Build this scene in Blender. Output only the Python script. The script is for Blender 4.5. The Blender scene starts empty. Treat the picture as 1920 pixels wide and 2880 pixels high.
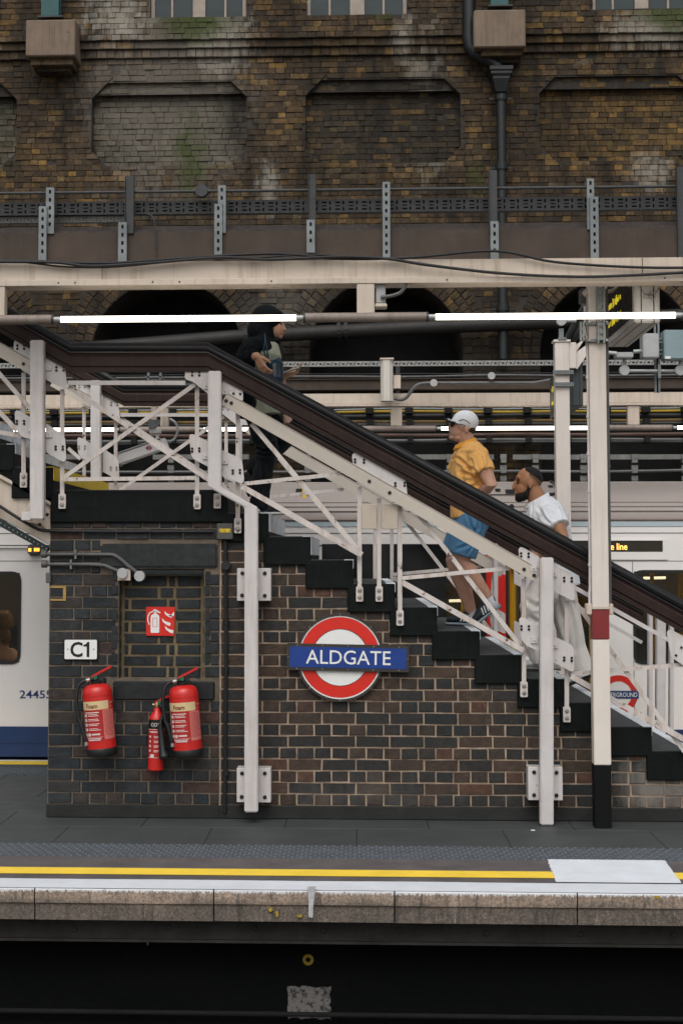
import bpy, bmesh, math, random
from mathutils import Vector, Matrix, noise as mnoise
import numpy as np
random.seed(7)
R = math.radians
scene = bpy.context.scene
COL = scene.collection

# ------------------------------------------------------------------ camera, world, sun, exposure
F = 4500.0                       # focal length in photograph pixels (1920 x 2880)
YAW, PITCH = R(2.6), R(3.6)
PPU = 1000 - F * math.tan(YAW)
PPV = 1570 - F * math.tan(PITCH)
CAM_LOC = Vector((0, 0, 1.68))
cam_data = bpy.data.cameras.new('camera')
cam = bpy.data.objects.new('camera', cam_data)
COL.objects.link(cam)
cam_data.sensor_fit = 'VERTICAL'
cam_data.sensor_height = 36
cam_data.lens = F / 2880 * 36
cam_data.shift_x = (960 - PPU) / 2880
cam_data.shift_y = (PPV - 1440) / 2880
cam_data.clip_end = 500
cam.location = CAM_LOC
cam.rotation_euler = (R(90) + PITCH, 0, YAW)
scene.camera = cam

world = bpy.data.worlds.new('World')
scene.world = world
world.use_nodes = True
wn, wl = world.node_tree.nodes, world.node_tree.links
bg = wn['Background']
sky = wn.new('ShaderNodeTexSky')
sky.sky_type = 'NISHITA'
sky.sun_disc = False
SUN_EL, SUN_ROT = R(52), R(186)
sky.sun_elevation = SUN_EL
sky.sun_rotation = SUN_ROT
sky.dust_density = 4
hs = wn.new('ShaderNodeHueSaturation')
hs.inputs['Saturation'].default_value = 0.14
wl.new(sky.outputs[0], hs.inputs['Color'])
wl.new(hs.outputs[0], bg.inputs[0])
bg.inputs[1].default_value = 0.14

sun_data = bpy.data.lights.new('sun', 'SUN')
sun = bpy.data.objects.new('sun', sun_data)
COL.objects.link(sun)
sun_data.energy = 1.15
sun_data.angle = R(60)
sun_data.color = (1, 0.95, 0.88)
# direction the light comes from: azimuth measured like the sky's sun_rotation (0 = +Y, clockwise)
sd = Vector((math.sin(SUN_ROT) * math.cos(SUN_EL), math.cos(SUN_ROT) * math.cos(SUN_EL), math.sin(SUN_EL)))
sun.rotation_euler = sd.to_track_quat('Z', 'Y').to_euler()
sun.location = (0, 0, 30)

vs = scene.view_settings
vs.view_transform = 'Standard'
vs.look = 'None'
vs.exposure = 0.05
vs.gamma = 1
vs.use_curve_mapping = False

# ------------------------------------------------------------------ pixel -> world helpers
ROT = cam.rotation_euler.to_matrix()
def ray(u, v):
    return ROT @ Vector(((u - PPU) / F, -(v - PPV) / F, -1))
def P(u, v, Y):
    d = ray(u, v)
    return CAM_LOC + d * (Y / d.y)
def PZ(u, v, z):
    d = ray(u, v)
    return CAM_LOC + d * ((z - CAM_LOC.z) / d.z)

# ------------------------------------------------------------------ materials
MATS = {}
def nodes_of(name):
    m = bpy.data.materials.new(name)
    m.use_nodes = True
    nt = m.node_tree
    return m, nt, nt.nodes['Principled BSDF']
def rgba(c): return (c[0], c[1], c[2], 1)
def noise_node(nt, scale, detail=4, rough=.55, vec=None, stretch=None):
    n = nt.nodes.new('ShaderNodeTexNoise')
    n.inputs['Scale'].default_value = scale
    n.inputs['Detail'].default_value = detail
    n.inputs['Roughness'].default_value = rough
    g = vec
    if g is None:
        g = nt.nodes.new('ShaderNodeNewGeometry').outputs['Position']
    if stretch:
        mp = nt.nodes.new('ShaderNodeVectorMath'); mp.operation = 'MULTIPLY'
        mp.inputs[1].default_value = stretch
        nt.links.new(g, mp.inputs[0]); g = mp.outputs[0]
    nt.links.new(g, n.inputs['Vector'])
    return n.outputs['Fac']
def ramp_node(nt, fac, stops, interp='LINEAR'):
    r = nt.nodes.new('ShaderNodeValToRGB')
    r.color_ramp.interpolation = interp
    el = r.color_ramp.elements
    while len(el) > 1: el.remove(el[-1])
    el[0].position = stops[0][0]; el[0].color = rgba(stops[0][1]) if not isinstance(stops[0][1], float) else (stops[0][1],)*3+(1,)
    for p, c in stops[1:]:
        e = el.new(p); e.color = rgba(c) if not isinstance(c, float) else (c, c, c, 1)
    nt.links.new(fac, r.inputs[0])
    return r.outputs[0]
def mixc(nt, fac, a, b, mode='MIX'):
    m = nt.nodes.new('ShaderNodeMix'); m.data_type = 'RGBA'; m.blend_type = mode
    for sock, val in ((m.inputs[0], fac), (m.inputs[6], a), (m.inputs[7], b)):
        if isinstance(val, (int, float)): sock.default_value = val
        elif isinstance(val, tuple): sock.default_value = rgba(val)
        else: nt.links.new(val, sock)
    return m.outputs[2]
def math_node(nt, op, a, b=0.0, c=None, clamp=False):
    m = nt.nodes.new('ShaderNodeMath'); m.operation = op; m.use_clamp = clamp
    for i, val in enumerate((a, b, c)):
        if val is None: continue
        if isinstance(val, (int, float)): m.inputs[i].default_value = val
        else: nt.links.new(val, m.inputs[i])
    return m.outputs[0]
def add_bump(nt, bsdf, fac, strength, dist=.01):
    b = nt.nodes.new('ShaderNodeBump')
    b.inputs['Strength'].default_value = strength
    b.inputs['Distance'].default_value = dist
    nt.links.new(fac, b.inputs['Height'])
    nt.links.new(b.outputs[0], bsdf.inputs['Normal'])
def M(name, col, rough=.6, var=.25, scale=5, metal=0.0, bump=.15, bscale=90, col2=None, chips=None, streak=None, spec=.4, stretch=None):
    if name in MATS: return MATS[name]
    m, nt, b = nodes_of(name)
    if col2 is None: col2 = tuple(c * (1 - var) for c in col)
    n1 = noise_node(nt, scale, 6, .62, stretch=stretch)
    c = mixc(nt, ramp_node(nt, n1, [(.32, 0.0), (.68, 1.0)]), col, col2)
    if streak:                                        # run-off streaks: (amount, colour)
        s = noise_node(nt, 3.0, 4, .6, stretch=(9, 9, .6))
        c = mixc(nt, math_node(nt, 'MULTIPLY', ramp_node(nt, s, [(.5, 0.0), (.75, 1.0)]), streak[0]), c, streak[1])
    if chips:                                         # (threshold, colour, scale)
        k = noise_node(nt, chips[2], 8, .7)
        c = mixc(nt, ramp_node(nt, k, [(chips[0], 0.0), (chips[0] + .025, 1.0)]), c, chips[1])
    nt.links.new(c, b.inputs['Base Color'])
    rr = noise_node(nt, scale * 3, 3)
    nt.links.new(math_node(nt, 'MULTIPLY_ADD', rr, .25, rough - .12, clamp=True), b.inputs['Roughness'])
    b.inputs['Metallic'].default_value = metal
    b.inputs['Specular IOR Level'].default_value = spec
    if bump: add_bump(nt, b, noise_node(nt, bscale, 4), bump)
    MATS[name] = m
    return m
def EM(name, col, strength, base=(.8, .8, .8)):
    if name in MATS: return MATS[name]
    m, nt, b = nodes_of(name)
    b.inputs['Base Color'].default_value = rgba(base)
    b.inputs['Emission Color'].default_value = rgba(col)
    b.inputs['Emission Strength'].default_value = strength
    MATS[name] = m
    return m
def glass_mat(name, tint=(.6, .65, .66), clear=.6):
    if name in MATS: return MATS[name]
    m = bpy.data.materials.new(name); m.use_nodes = True
    nt = m.node_tree; out = nt.nodes['Material Output']
    nt.nodes.remove(nt.nodes['Principled BSDF'])
    t = nt.nodes.new('ShaderNodeBsdfTransparent'); t.inputs[0].default_value = rgba(tuple(c * clear for c in tint))
    g = nt.nodes.new('ShaderNodeBsdfGlossy'); g.inputs['Roughness'].default_value = .03; g.inputs[0].default_value = (.8, .8, .8, 1)
    fr = nt.nodes.new('ShaderNodeFresnel'); fr.inputs[0].default_value = 1.5
    mx = nt.nodes.new('ShaderNodeMixShader')
    nt.links.new(fr.outputs[0], mx.inputs[0]); nt.links.new(t.outputs[0], mx.inputs[1]); nt.links.new(g.outputs[0], mx.inputs[2])
    nt.links.new(mx.outputs[0], out.inputs[0])
    MATS[name] = m
    return m
def brick_mat(name, stops, dirt, dirt_amt=.75, stains=(), fine=45, bump=.5, rough=.85, bloom=.35, run=.5):
    """every brick has its own tone; soot and stains run over the whole wall"""
    m, nt, b = nodes_of(name)
    oi = nt.nodes.new('ShaderNodeObjectInfo')
    at = nt.nodes.new('ShaderNodeAttribute'); at.attribute_name = 'rnd'
    pos = nt.nodes.new('ShaderNodeNewGeometry').outputs['Position']
    r = math_node(nt, 'FRACT', math_node(nt, 'ADD', math_node(nt, 'MULTIPLY', oi.outputs['Random'], 7.31), at.outputs['Fac']))
    r2 = math_node(nt, 'FRACT', math_node(nt, 'MULTIPLY', r, 17.37))
    c = ramp_node(nt, r, stops)
    # grain, pits and pale bloom inside each brick
    g1 = noise_node(nt, fine, 8, .8, vec=pos)
    c = mixc(nt, 1.0, c, ramp_node(nt, g1, [(.30, .40), (.50, .95), (.70, 1.55)]), 'MULTIPLY')
    g2 = noise_node(nt, fine*.42, 6, .7, vec=pos)
    c = mixc(nt, ramp_node(nt, g2, [(.50, 0.0), (.72, .8)]), c, tuple(x * .8 for x in dirt))
    g3 = noise_node(nt, fine*.6, 6, .75, vec=pos)
    c = mixc(nt, ramp_node(nt, g3, [(.60, 0.0), (.72, bloom)]), c, tuple(min(1, x*7+.03) for x in dirt))
    f2 = noise_node(nt, 1.1, 5, .62, vec=pos)
    c = mixc(nt, math_node(nt, 'MULTIPLY', ramp_node(nt, f2, [(.36, 0.0), (.66, 1.0)]), dirt_amt), c, dirt)
    f4 = noise_node(nt, 2.2, 5, .62, vec=pos, stretch=(2.4, 1, .32))
    c = mixc(nt, math_node(nt, 'MULTIPLY', ramp_node(nt, f4, [(.50, 0.0), (.68, 1.0)]), run), c, tuple(x * .7 for x in dirt))
    for (cx, cz, rx, rz, col, amt, th) in stains:
        sub = nt.nodes.new('ShaderNodeVectorMath'); sub.operation = 'SUBTRACT'; sub.inputs[1].default_value = (cx, 0, cz)
        nt.links.new(pos, sub.inputs[0])
        mu = nt.nodes.new('ShaderNodeVectorMath'); mu.operation = 'MULTIPLY'; mu.inputs[1].default_value = (1 / rx, 0, 1 / rz)
        nt.links.new(sub.outputs[0], mu.inputs[0])
        ln = nt.nodes.new('ShaderNodeVectorMath'); ln.operation = 'LENGTH'
        nt.links.new(mu.outputs[0], ln.inputs[0])
        fall = math_node(nt, 'SUBTRACT', 1.0, ln.outputs['Value'], clamp=True)
        nn = noise_node(nt, 3.5, 8, .78, vec=pos, stretch=(2.6, 1, .7))
        k = math_node(nt, 'ADD', math_node(nt, 'ADD', math_node(nt, 'MULTIPLY', fall, .45), nn), math_node(nt, 'MULTIPLY_ADD', r2, .16, -.08))
        k = ramp_node(nt, k, [(th - .02, 0.0), (min(1.0, th + .28), 1.0)])
        k = math_node(nt, 'MULTIPLY', k, math_node(nt, 'MULTIPLY', math_node(nt, 'MINIMUM', math_node(nt, 'MULTIPLY', fall, 3.0), 1.0), amt))
        c = mixc(nt, k, c, col)
    nt.links.new(c, b.inputs['Base Color'])
    b.inputs['Roughness'].default_value = rough
    b.inputs['Specular IOR Level'].default_value = .25
    add_bump(nt, b, noise_node(nt, 70, 5, .7, vec=pos), bump, .012)
    MATS[name] = m
    return m

WHITE = M('white_paint', (.575, .545, .54), .42, .14, 6, bump=.12, chips=(.665, (.15, .085, .05), 17), streak=(.55, (.40, .31, .24)))
WORN = M('worn_white_paint', (.60, .55, .52), .5, .2, 7, bump=.1, chips=(.62, (.10, .055, .035), 14), streak=(.8, (.34, .23, .16)))
CREAM = M('cream_paint', (.56, .48, .40), .5, .18, 3, bump=.06, chips=(.72, (.07, .05, .04), 22), streak=(.55, (.30, .22, .15)))
CHORD = M('beige_paint', (.50, .45, .39), .45, .10, 4, bump=.04, chips=(.74, (.1, .06, .04), 18))
BROWN = M('brown_girder', (.060, .041, .029), .7, .45, 3, bump=.2, streak=(.5, (.05, .04, .035)))
WOOD = M('handrail_brown', (.026, .0125, .0095), .5, .45, 3, bump=.15, spec=.22, streak=(.35, (.045, .030, .024)), stretch=(.6, 3, 3))
ROLL = M('handrail_black', (.009, .009, .011), .42, .3, 6, bump=.05, spec=.28)
DKM = M('dark_metal', (.040, .043, .044), .55, .4, 8, bump=.15)
GALV = M('galvanised', (.20, .22, .225), .45, .35, 9, metal=.35, bump=.1)
LGREY = M('light_grey_metal', (.42, .43, .43), .45, .2, 9, metal=.2, bump=.05)
PIPE = M('conduit_grey', (.10, .10, .10), .5, .35, 8, bump=.1)
BLACK = M('black_paint', (.0036, .0060, .0056), .62, .4, 4, bump=.55, bscale=13, streak=(.14, (.03, .03, .03)), spec=.14, chips=(.69, (.05, .046, .04), 13))
SOOT = M('soot_black', (.008, .0085, .0085), .9, .5, 3, bump=.3)
TREAD = M('tread_grey', (.055, .060, .064), .8, .35, 12, bump=.4)
RUBBER = M('black_rubber', (.012, .012, .013), .6, .3, 9, bump=.1)
NOSE = M('nosing_white', (.74, .78, .82), .7, .3, 10, bump=.3, chips=(.64, (.03, .03, .03), 20))
YEL = M('yellow_paint', (.86, .60, .03), .6, .15, 9, bump=.2, chips=(.70, (.12, .1, .06), 22))
RED = M('signal_red', (.62, .022, .012), .4, .12, 9, bump=.03)
BLUE = M('sign_blue', (.012, .045, .23), .35, .15, 9, bump=.02)
SIGNW = M('sign_white', (.74, .74, .73), .4, .05, 9, bump=.02)
SIGNK = M('sign_black', (.012, .012, .012), .4, .2, 9, bump=.02)
BOLT = M('black_bolt', (.012, .012, .012), .4, .3, 9, bump=0)
STEEL = M('steel_bolt', (.40, .39, .37), .4, .3, 30, metal=.6, bump=.05)
TUBE = EM('lit_tube', (1, .90, .76), 6.5)
MORTAR_D = M('dark_mortar', (.13, .10, .075), .95, .5, 6, bump=.4)
MORTAR_B = M('sand_mortar', (.43, .325, .24), .95, .55, 9, bump=.4)
MORTAR_W = M('sooty_mortar', (.052, .045, .038), .95, .5, 4, bump=.4)

# ------------------------------------------------------------------ mesh helpers
class MB:
    """collects shapes, then links them as ONE mesh object"""
    def __init__(s): s.v = []; s.f = []; s.m = []; s.mi = 0
    def mat(s, i): s.mi = i; return s
    def add(s, vs, fs):
        n = len(s.v)
        s.v += [tuple(p) for p in vs]
        for f in fs: s.f.append(tuple(n + i for i in f)); s.m.append(s.mi)
        return s
    def box(s, x0, x1, y0, y1, z0, z1):
        x0, x1 = min(x0, x1), max(x0, x1); y0, y1 = min(y0, y1), max(y0, y1); z0, z1 = min(z0, z1), max(z0, z1)
        return s.add([(x0,y0,z0),(x1,y0,z0),(x1,y1,z0),(x0,y1,z0),(x0,y0,z1),(x1,y0,z1),(x1,y1,z1),(x0,y1,z1)],
                     [(0,3,2,1),(4,5,6,7),(0,1,5,4),(1,2,6,5),(2,3,7,6),(3,0,4,7)])
    def prism(s, poly, y0, y1):
        """poly: (x, z) outline, extruded from y0 (near) to y1 (far)"""
        a = sum(poly[i][0]*poly[(i+1)%len(poly)][1]-poly[(i+1)%len(poly)][0]*poly[i][1] for i in range(len(poly)))
        if a < 0: poly = poly[::-1]
        n = len(poly)
        vs = [(p[0], y0, p[1]) for p in poly] + [(p[0], y1, p[1]) for p in poly]
        fs = [tuple(range(n)), tuple(range(2*n-1, n-1, -1))]
        for i in range(n):
            j = (i+1) % n
            fs.append((i, n+i, n+j, j))
        return s.add(vs, fs)
    def tube(s, pts, r, seg=10, caps=True):
        pts = [Vector(p) for p in pts]
        rs = r if isinstance(r, (list, tuple)) else [r]*len(pts)
        vs, fs = [], []
        prev = None
        for i, p in enumerate(pts):
            t = (pts[min(i+1, len(pts)-1)] - pts[max(i-1, 0)]).normalized()
            if prev is None:
                a = t.cross(Vector((0,0,1)))
                if a.length < .1: a = t.cross(Vector((0,1,0)))
            else:
                a = prev - t*prev.dot(t)
            a.normalize(); prev = a
            b = t.cross(a)
            for k in range(seg):
                an = 2*math.pi*k/seg
                vs.append(p + (a*math.cos(an) + b*math.sin(an))*rs[i])
        for i in range(len(pts)-1):
            for k in range(seg):
                k2 = (k+1) % seg
                fs.append((i*seg+k, i*seg+k2, (i+1)*seg+k2, (i+1)*seg+k))
        if caps:
            fs.append(tuple(range(seg-1, -1, -1)))
            fs.append(tuple((len(pts)-1)*seg+k for k in range(seg)))
        return s.add(vs, fs)
    def bar(s, p0, p1, w, d):
        """flat bar between two points: w across in the XZ plane, d thick along Y"""
        p0, p1 = Vector(p0), Vector(p1)
        t = (p1-p0).normalized()
        n = Vector((-t.z, 0, t.x)).normalized()*(w/2)
        yy = Vector((0, d, 0))
        c = [p0-n, p1-n, p1+n, p0+n]
        return s.add(c + [q+yy for q in c], [(0,1,2,3),(7,6,5,4),(0,4,5,1),(1,5,6,2),(2,6,7,3),(3,7,4,0)])
    def cyl(s, c, axis, r, h, seg=12, r2=None):
        c, axis = Vector(c), Vector(axis).normalized()
        return s.tube([c, c+axis*h], [r, r if r2 is None else r2], seg)
    def disc_bolt(s, c, r, h, seg=8):
        """round bolt head facing the camera side (-Y)"""
        x, y, z = c
        vs, fs = [], []
        for (rr, yy) in ((r, y), (r, y-h*.6), (r*.6, y-h)):
            for k in range(seg):
                a = 2*math.pi*k/seg
                vs.append((x+rr*math.cos(a), yy, z+rr*math.sin(a)))
        for i in range(2):
            for k in range(seg):
                k2 = (k+1) % seg
                fs.append((i*seg+k, i*seg+k2, (i+1)*seg+k2, (i+1)*seg+k))
        fs.append(tuple(2*seg+k for k in range(seg)))
        return s.add(vs, fs)
    def sphere(s, c, r, seg=12, rings=8):
        rx, ry, rz = r if isinstance(r, tuple) else (r, r, r)
        vs, fs = [], []
        for i in range(rings+1):
            th = math.pi*i/rings
            for k in range(seg):
                a = 2*math.pi*k/seg
                vs.append((c[0]+rx*math.sin(th)*math.cos(a), c[1]+ry*math.sin(th)*math.sin(a), c[2]+rz*math.cos(th)))
        for i in range(rings):
            for k in range(seg):
                k2 = (k+1) % seg
                fs.append((i*seg+k, (i+1)*seg+k, (i+1)*seg+k2, i*seg+k2))
        return s.add(vs, fs)
    def build(s, name, mats, parent=None, bevel=0, smooth=False, rnd=None, segs=1):
        me = bpy.data.meshes.new(name)
        me.from_pydata(s.v, [], s.f)
        if not isinstance(mats, (list, tuple)): mats = [mats]
        for m in mats: me.materials.append(m)
        if len(mats) > 1: me.polygons.foreach_set('material_index', s.m)
        if rnd is not None:
            a = me.attributes.new('rnd', 'FLOAT', 'FACE'); a.data.foreach_set('value', rnd)
        if bevel or smooth:
            bm = bmesh.new(); bm.from_mesh(me)
            if bevel:
                bmesh.ops.remove_doubles(bm, verts=bm.verts, dist=1e-5)
                es = [e for e in bm.edges if len(e.link_faces) == 2 and e.calc_face_angle(0) > .5]
                bmesh.ops.bevel(bm, geom=es, offset=bevel, segments=segs, affect='EDGES', clamp_overlap=True)
            bm.normal_update(); bm.to_mesh(me); bm.free()
        if smooth:
            me.polygons.foreach_set('use_smooth', [True]*len(me.polygons))
            try: me.set_sharp_from_angle(angle=R(40))
            except Exception: pass
        me.update()
        return link(name, me, parent)
def link(name, me, parent=None):
    o = bpy.data.objects.new(name, me)
    COL.objects.link(o)
    if parent is not None:
        o.parent = parent
        off = Vector((0, 0, 0)); q = parent
        while q is not None: off += Vector(q.location); q = q.parent
        o.location = -off
    return o
LABELS = {}
def tag(o, label, cat, group=None):
    o['label'] = label; o['category'] = cat; o['kind'] = 'thing'
    if group: o['group'] = group
    return o
def thing(name, label, cat, loc=(0, 0, 0), group=None):
    o = bpy.data.objects.new(name, None); COL.objects.link(o)
    o.empty_display_size = .1
    o.location = loc
    return tag(o, label, cat, group)
def struct(o): o['kind'] = 'structure'; return o
def stuff(o): o['kind'] = 'stuff'; return o
def inst(name, me, parent, loc, rot=(0, 0, 0), scale=(1, 1, 1)):
    """shares mesh data; loc is in world space"""
    o = bpy.data.objects.new(name, me); COL.objects.link(o)
    off = Vector((0, 0, 0)); q = parent
    while q is not None: off += Vector(q.location); q = q.parent
    o.parent = parent
    o.location = Vector(loc) - off
    o.rotation_euler = rot; o.scale = scale
    return o
def prect(mb, u0, v0, u1, v1, Y, d):
    """a box whose near face covers a pixel rectangle at depth Y"""
    um, vm = (u0+u1)/2, (v0+v1)/2
    return mb.box(P(u0, vm, Y).x, P(u1, vm, Y).x, Y, Y+d, P(um, v1, Y).z, P(um, v0, Y).z)
def ppoly(mb, pts, Y, d):
    return mb.prism([(P(u, v, Y).x, P(u, v, Y).z) for u, v in pts], Y, Y+d)
def rounded(poly, r, n=4):
    """round the corners of an (x, z) polygon"""
    out = []
    m = len(poly)
    for i in range(m):
        a, b, c = Vector(poly[i-1]), Vector(poly[i]), Vector(poly[(i+1) % m])
        d1, d2 = (a-b), (c-b)
        rr = min(r, d1.length*.45, d2.length*.45)
        p1, p2 = b+d1.normalized()*rr, b+d2.normalized()*rr
        for k in range(n+1):
            t = k/n
            out.append(tuple(p1*(1-t)**2 + b*2*t*(1-t) + p2*t*t))
    return out
def rrect(x0, x1, z0, z1, r, n=5):
    return rounded([(x0, z0), (x1, z0), (x1, z1), (x0, z1)], r, n)
def ring(mb, outer, inner, y0, y1):
    """frame between two outlines with the same number of points"""
    n = len(outer)
    vs = [(p[0], y0, p[1]) for p in outer] + [(p[0], y0, p[1]) for p in inner] + [(p[0], y1, p[1]) for p in outer] + [(p[0], y1, p[1]) for p in inner]
    fs = []
    for i in range(n):
        j = (i+1) % n
        fs += [(i, j, n+j, n+i), (2*n+j, 2*n+i, 3*n+i, 3*n+j), (i, 2*n+i, 2*n+j, j), (n+j, 3*n+j, 3*n+i, n+i)]
    return mb.add(vs, fs)
def wall_holes(mb, x0, x1, z0, z1, holes, y0, y1):
    """flat wall with rectangular holes, as one skin with reveals"""
    xs = sorted({x0, x1, *[h[0] for h in holes], *[h[1] for h in holes]})
    zs = sorted({z0, z1, *[h[2] for h in holes], *[h[3] for h in holes]})
    xs = [x for x in xs if x0 <= x <= x1]; zs = [z for z in zs if z0 <= z <= z1]
    for i in range(len(xs)-1):
        for j in range(len(zs)-1):
            a, b, c, d = xs[i], xs[i+1], zs[j], zs[j+1]
            mx, mz = (a+b)/2, (c+d)/2
            if any(h[0] < mx < h[1] and h[2] < mz < h[3] for h in holes): continue
            mb.add([(a,y0,c),(b,y0,c),(b,y0,d),(a,y0,d)], [(0,1,2,3)])
            mb.add([(a,y1,c),(b,y1,c),(b,y1,d),(a,y1,d)], [(3,2,1,0)])
    def rev(a, b, c, d):
        mb.add([(a,y0,c),(b,y0,c),(b,y1,c),(a,y1,c)], [(0,3,2,1)])
        mb.add([(a,y0,d),(b,y0,d),(b,y1,d),(a,y1,d)], [(0,1,2,3)])
        mb.add([(a,y0,c),(a,y0,d),(a,y1,d),(a,y1,c)], [(0,3,2,1)])
        mb.add([(b,y0,c),(b,y0,d),(b,y1,d),(b,y1,c)], [(0,1,2,3)])
    for h in holes: rev(*h)
    rev(x0, x1, z0, z1)
    return mb
def text_mesh(txt, size, depth=.002, squash=1.0, bold=0.0):
    """lettering in the XZ plane, facing -Y, centred"""
    cu = bpy.data.curves.new('lettering', 'FONT')
    cu.body = txt; cu.size = size; cu.align_x = 'CENTER'; cu.align_y = 'CENTER'
    cu.extrude = depth/2; cu.offset = bold; cu.resolution_u = 3
    o = bpy.data.objects.new('lettering_src', cu); COL.objects.link(o)
    dg = bpy.context.evaluated_depsgraph_get()
    me = bpy.data.meshes.new_from_object(o.evaluated_get(dg))
    bpy.data.objects.remove(o)
    me.transform(Matrix.Rotation(R(90), 4, 'X'))
    xs = [v.co.x for v in me.vertices]; zs = [v.co.z for v in me.vertices]
    cx, cz = (min(xs)+max(xs))/2, (min(zs)+max(zs))/2
    me.transform(Matrix.Translation((-cx, 0, -cz)))
    me.transform(Matrix.Diagonal((squash, 1, 1, 1)))
    return me, (max(xs)-min(xs))*squash, max(zs)-min(zs)
def lettering(txt, c, width, height, mat, parent, bold=0.0, rot=0.0, name='lettering', depth=.002):
    me, w, h = text_mesh(txt, .2, depth, 1.0, bold)
    me.transform(Matrix.Diagonal((width/w, 1, height/h, 1)))
    if rot: me.transform(Matrix.Rotation(rot, 4, 'Y'))
    me.materials.clear(); me.materials.append(mat)
    return inst(name, me, parent, c)
# ================================================================== SETTING: ground, platforms
GROUND = M('ballast', (.06, .055, .05), .95, .5, 14, bump=.8)
CONC = M('platform_concrete', (.16, .14, .12), .9, .4, 3, bump=.3)
PAVE = M('asphalt_paving', (.052, .059, .060), .62, .30, 2.2, bump=.25, bscale=160)
TACT = M('tactile_slab', (.075, .088, .105), .75, .3, 8, bump=.3)
RIBBED = M('ribbed_concrete', (.105, .092, .092), .85, .35, 5, bump=.4, bscale=120)
WHITE_LINE = M('line_white', (.62, .65, .70), .65, .12, 6, bump=.3, bscale=120, chips=(.70, (.3, .28, .27), 18))
YELLOW_LINE = M('line_yellow', (.80, .56, .045), .6, .12, 5, bump=.3, chips=(.71, (.35, .27, .1), 20))

g = MB(); g.add([(-120, -60, -1.25), (120, -60, -1.25), (120, 120, -1.25), (-120, 120, -1.25)], [(0, 1, 2, 3)])
struct(g.build('ground', GROUND))

Y_EDGE, Y_TACT0, Y_TACT1 = 8.217, 9.087, 9.497
Y_WALL = 10.42
XL, XR = -9.0, 9.0
mb = MB()
mb.box(XL, XR, 8.66, 13.28, -1.25, -.035)
platform = struct(mb.build('platform', CONC))
# paving slabs
slab_me = None
for row, (ya, yb) in enumerate([(9.50, 10.10), (10.10, 10.70), (10.70, 11.35), (11.35, 12.0), (12.0, 12.65), (12.65, 13.28)]):
    me = None
    n = 14
    for i in range(n):
        x0 = -6.3 + i*.9 + (.45 if row % 2 else 0)
        if row >= 2 and x0 > -1.0: continue                 # under the stairs
        if me is None:
            b = MB(); b.box(.0015, .8985, ya+.0015, yb-.0015, -.035, 0)
            o = b.build('paving_slab', PAVE, platform, bevel=.002)
            me = o.data; o.location = (x0, 0, random.uniform(-.0012, 0))
        else:
            inst('paving_slab', me, platform, (x0, 0, random.uniform(-.0012, 0)))
# blister tiles
b = MB()
b.box(.0035, .3965, Y_TACT0+.003, Y_TACT1-.003, -.035, -.002)
nb = 8
for i in range(nb):
    for j in range(nb):
        cx, cy = .4*(i+(.75 if j % 2 else .25))/nb, Y_TACT0+(Y_TACT1-Y_TACT0)*(j+.5)/nb
        vs = []
        for rr, z in ((.0145, -.002), (.0095, .0055)):
            vs += [(cx+rr*math.cos(a*math.pi/3), cy+rr*math.sin(a*math.pi/3), z) for a in range(6)]
        b.mat(0).add(vs, [(k, (k+1) % 6, 6+(k+1) % 6, 6+k) for k in range(6)]); b.mat(1).add(vs[6:], [(0, 1, 2, 3, 4, 5)]); b.mat(0)
x_t = PZ(1137, 2385, 0).x
o = b.build('tactile_tile', [TACT, M('tactile_dome', (.17, .19, .21), .6, .3, 20, bump=.1)], platform)
tme = o.data; o.location = (x_t-8*.4, 0, 0)
for i in range(-7, 10): inst('tactile_tile', tme, platform, (x_t+i*.4, 0, 0))
b = MB(); b.box(XL, XR, Y_TACT0-.004, Y_TACT1+.004, -.03, -.005); b.build('grout', M('pale_grout', (.20, .19, .17), .95, .4, 20), platform)
# coping stones with ribbed tops
def ribs(y0, y1, z=0.0):
    """ribbed section (y, z), from near to far"""
    out = [(y0, z)]
    pitch = .030
    y = math.ceil(y0/pitch)*pitch
    while y < y1-.012:
        if y > y0+.006:
            out += [(y-.004, z), (y-.002, z-.004), (y+.002, z-.004), (y+.004, z)]
        y += pitch
    out.append((y1, z))
    return out
def ribbed_sheet(mb, x0, x1, y0, y1, z, skirt=None):
    prof = ribs(y0, y1, z)
    n = len(prof)
    vs = [(x0, y, zz) for y, zz in prof] + [(x1, y, zz) for y, zz in prof]
    mb.add(vs, [(i, n+i, n+i+1, i+1) for i in range(n-1)])
COPE, nt, pb = nodes_of('coping_stone')
pos = nt.nodes.new('ShaderNodeNewGeometry').outputs['Position']
sx = nt.nodes.new('ShaderNodeSeparateXYZ'); nt.links.new(pos, sx.inputs[0])
base = mixc(nt, ramp_node(nt, noise_node(nt, 5, 6, .65), [(.3, 0.0), (.7, 1.0)]), (.40, .305, .235), (.20, .155, .122))
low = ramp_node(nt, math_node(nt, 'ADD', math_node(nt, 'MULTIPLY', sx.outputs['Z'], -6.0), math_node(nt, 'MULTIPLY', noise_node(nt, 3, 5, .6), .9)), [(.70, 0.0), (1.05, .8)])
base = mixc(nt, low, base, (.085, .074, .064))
st = noise_node(nt, 4.5, 6, .7, stretch=(5, 5, .5))
base = mixc(nt, ramp_node(nt, st, [(.52, 0.0), (.66, .85)]), base, (.055, .048, .042))
base = mixc(nt, ramp_node(nt, noise_node(nt, 9, 6, .7, stretch=(6, 6, .7)), [(.60, 0.0), (.70, .7)]), base, (.34, .30, .27))
base = mixc(nt, 1.0, base, ramp_node(nt, noise_node(nt, 85, 4, .75), [(.30, .45), (.5, .95), (.70, 1.6)]), 'MULTIPLY')
drip = math_node(nt, 'ADD', math_node(nt, 'MULTIPLY', sx.outputs['Z'], 13.0), noise_node(nt, 55, 6, .75, stretch=(1.6, 1, .6)))
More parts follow.
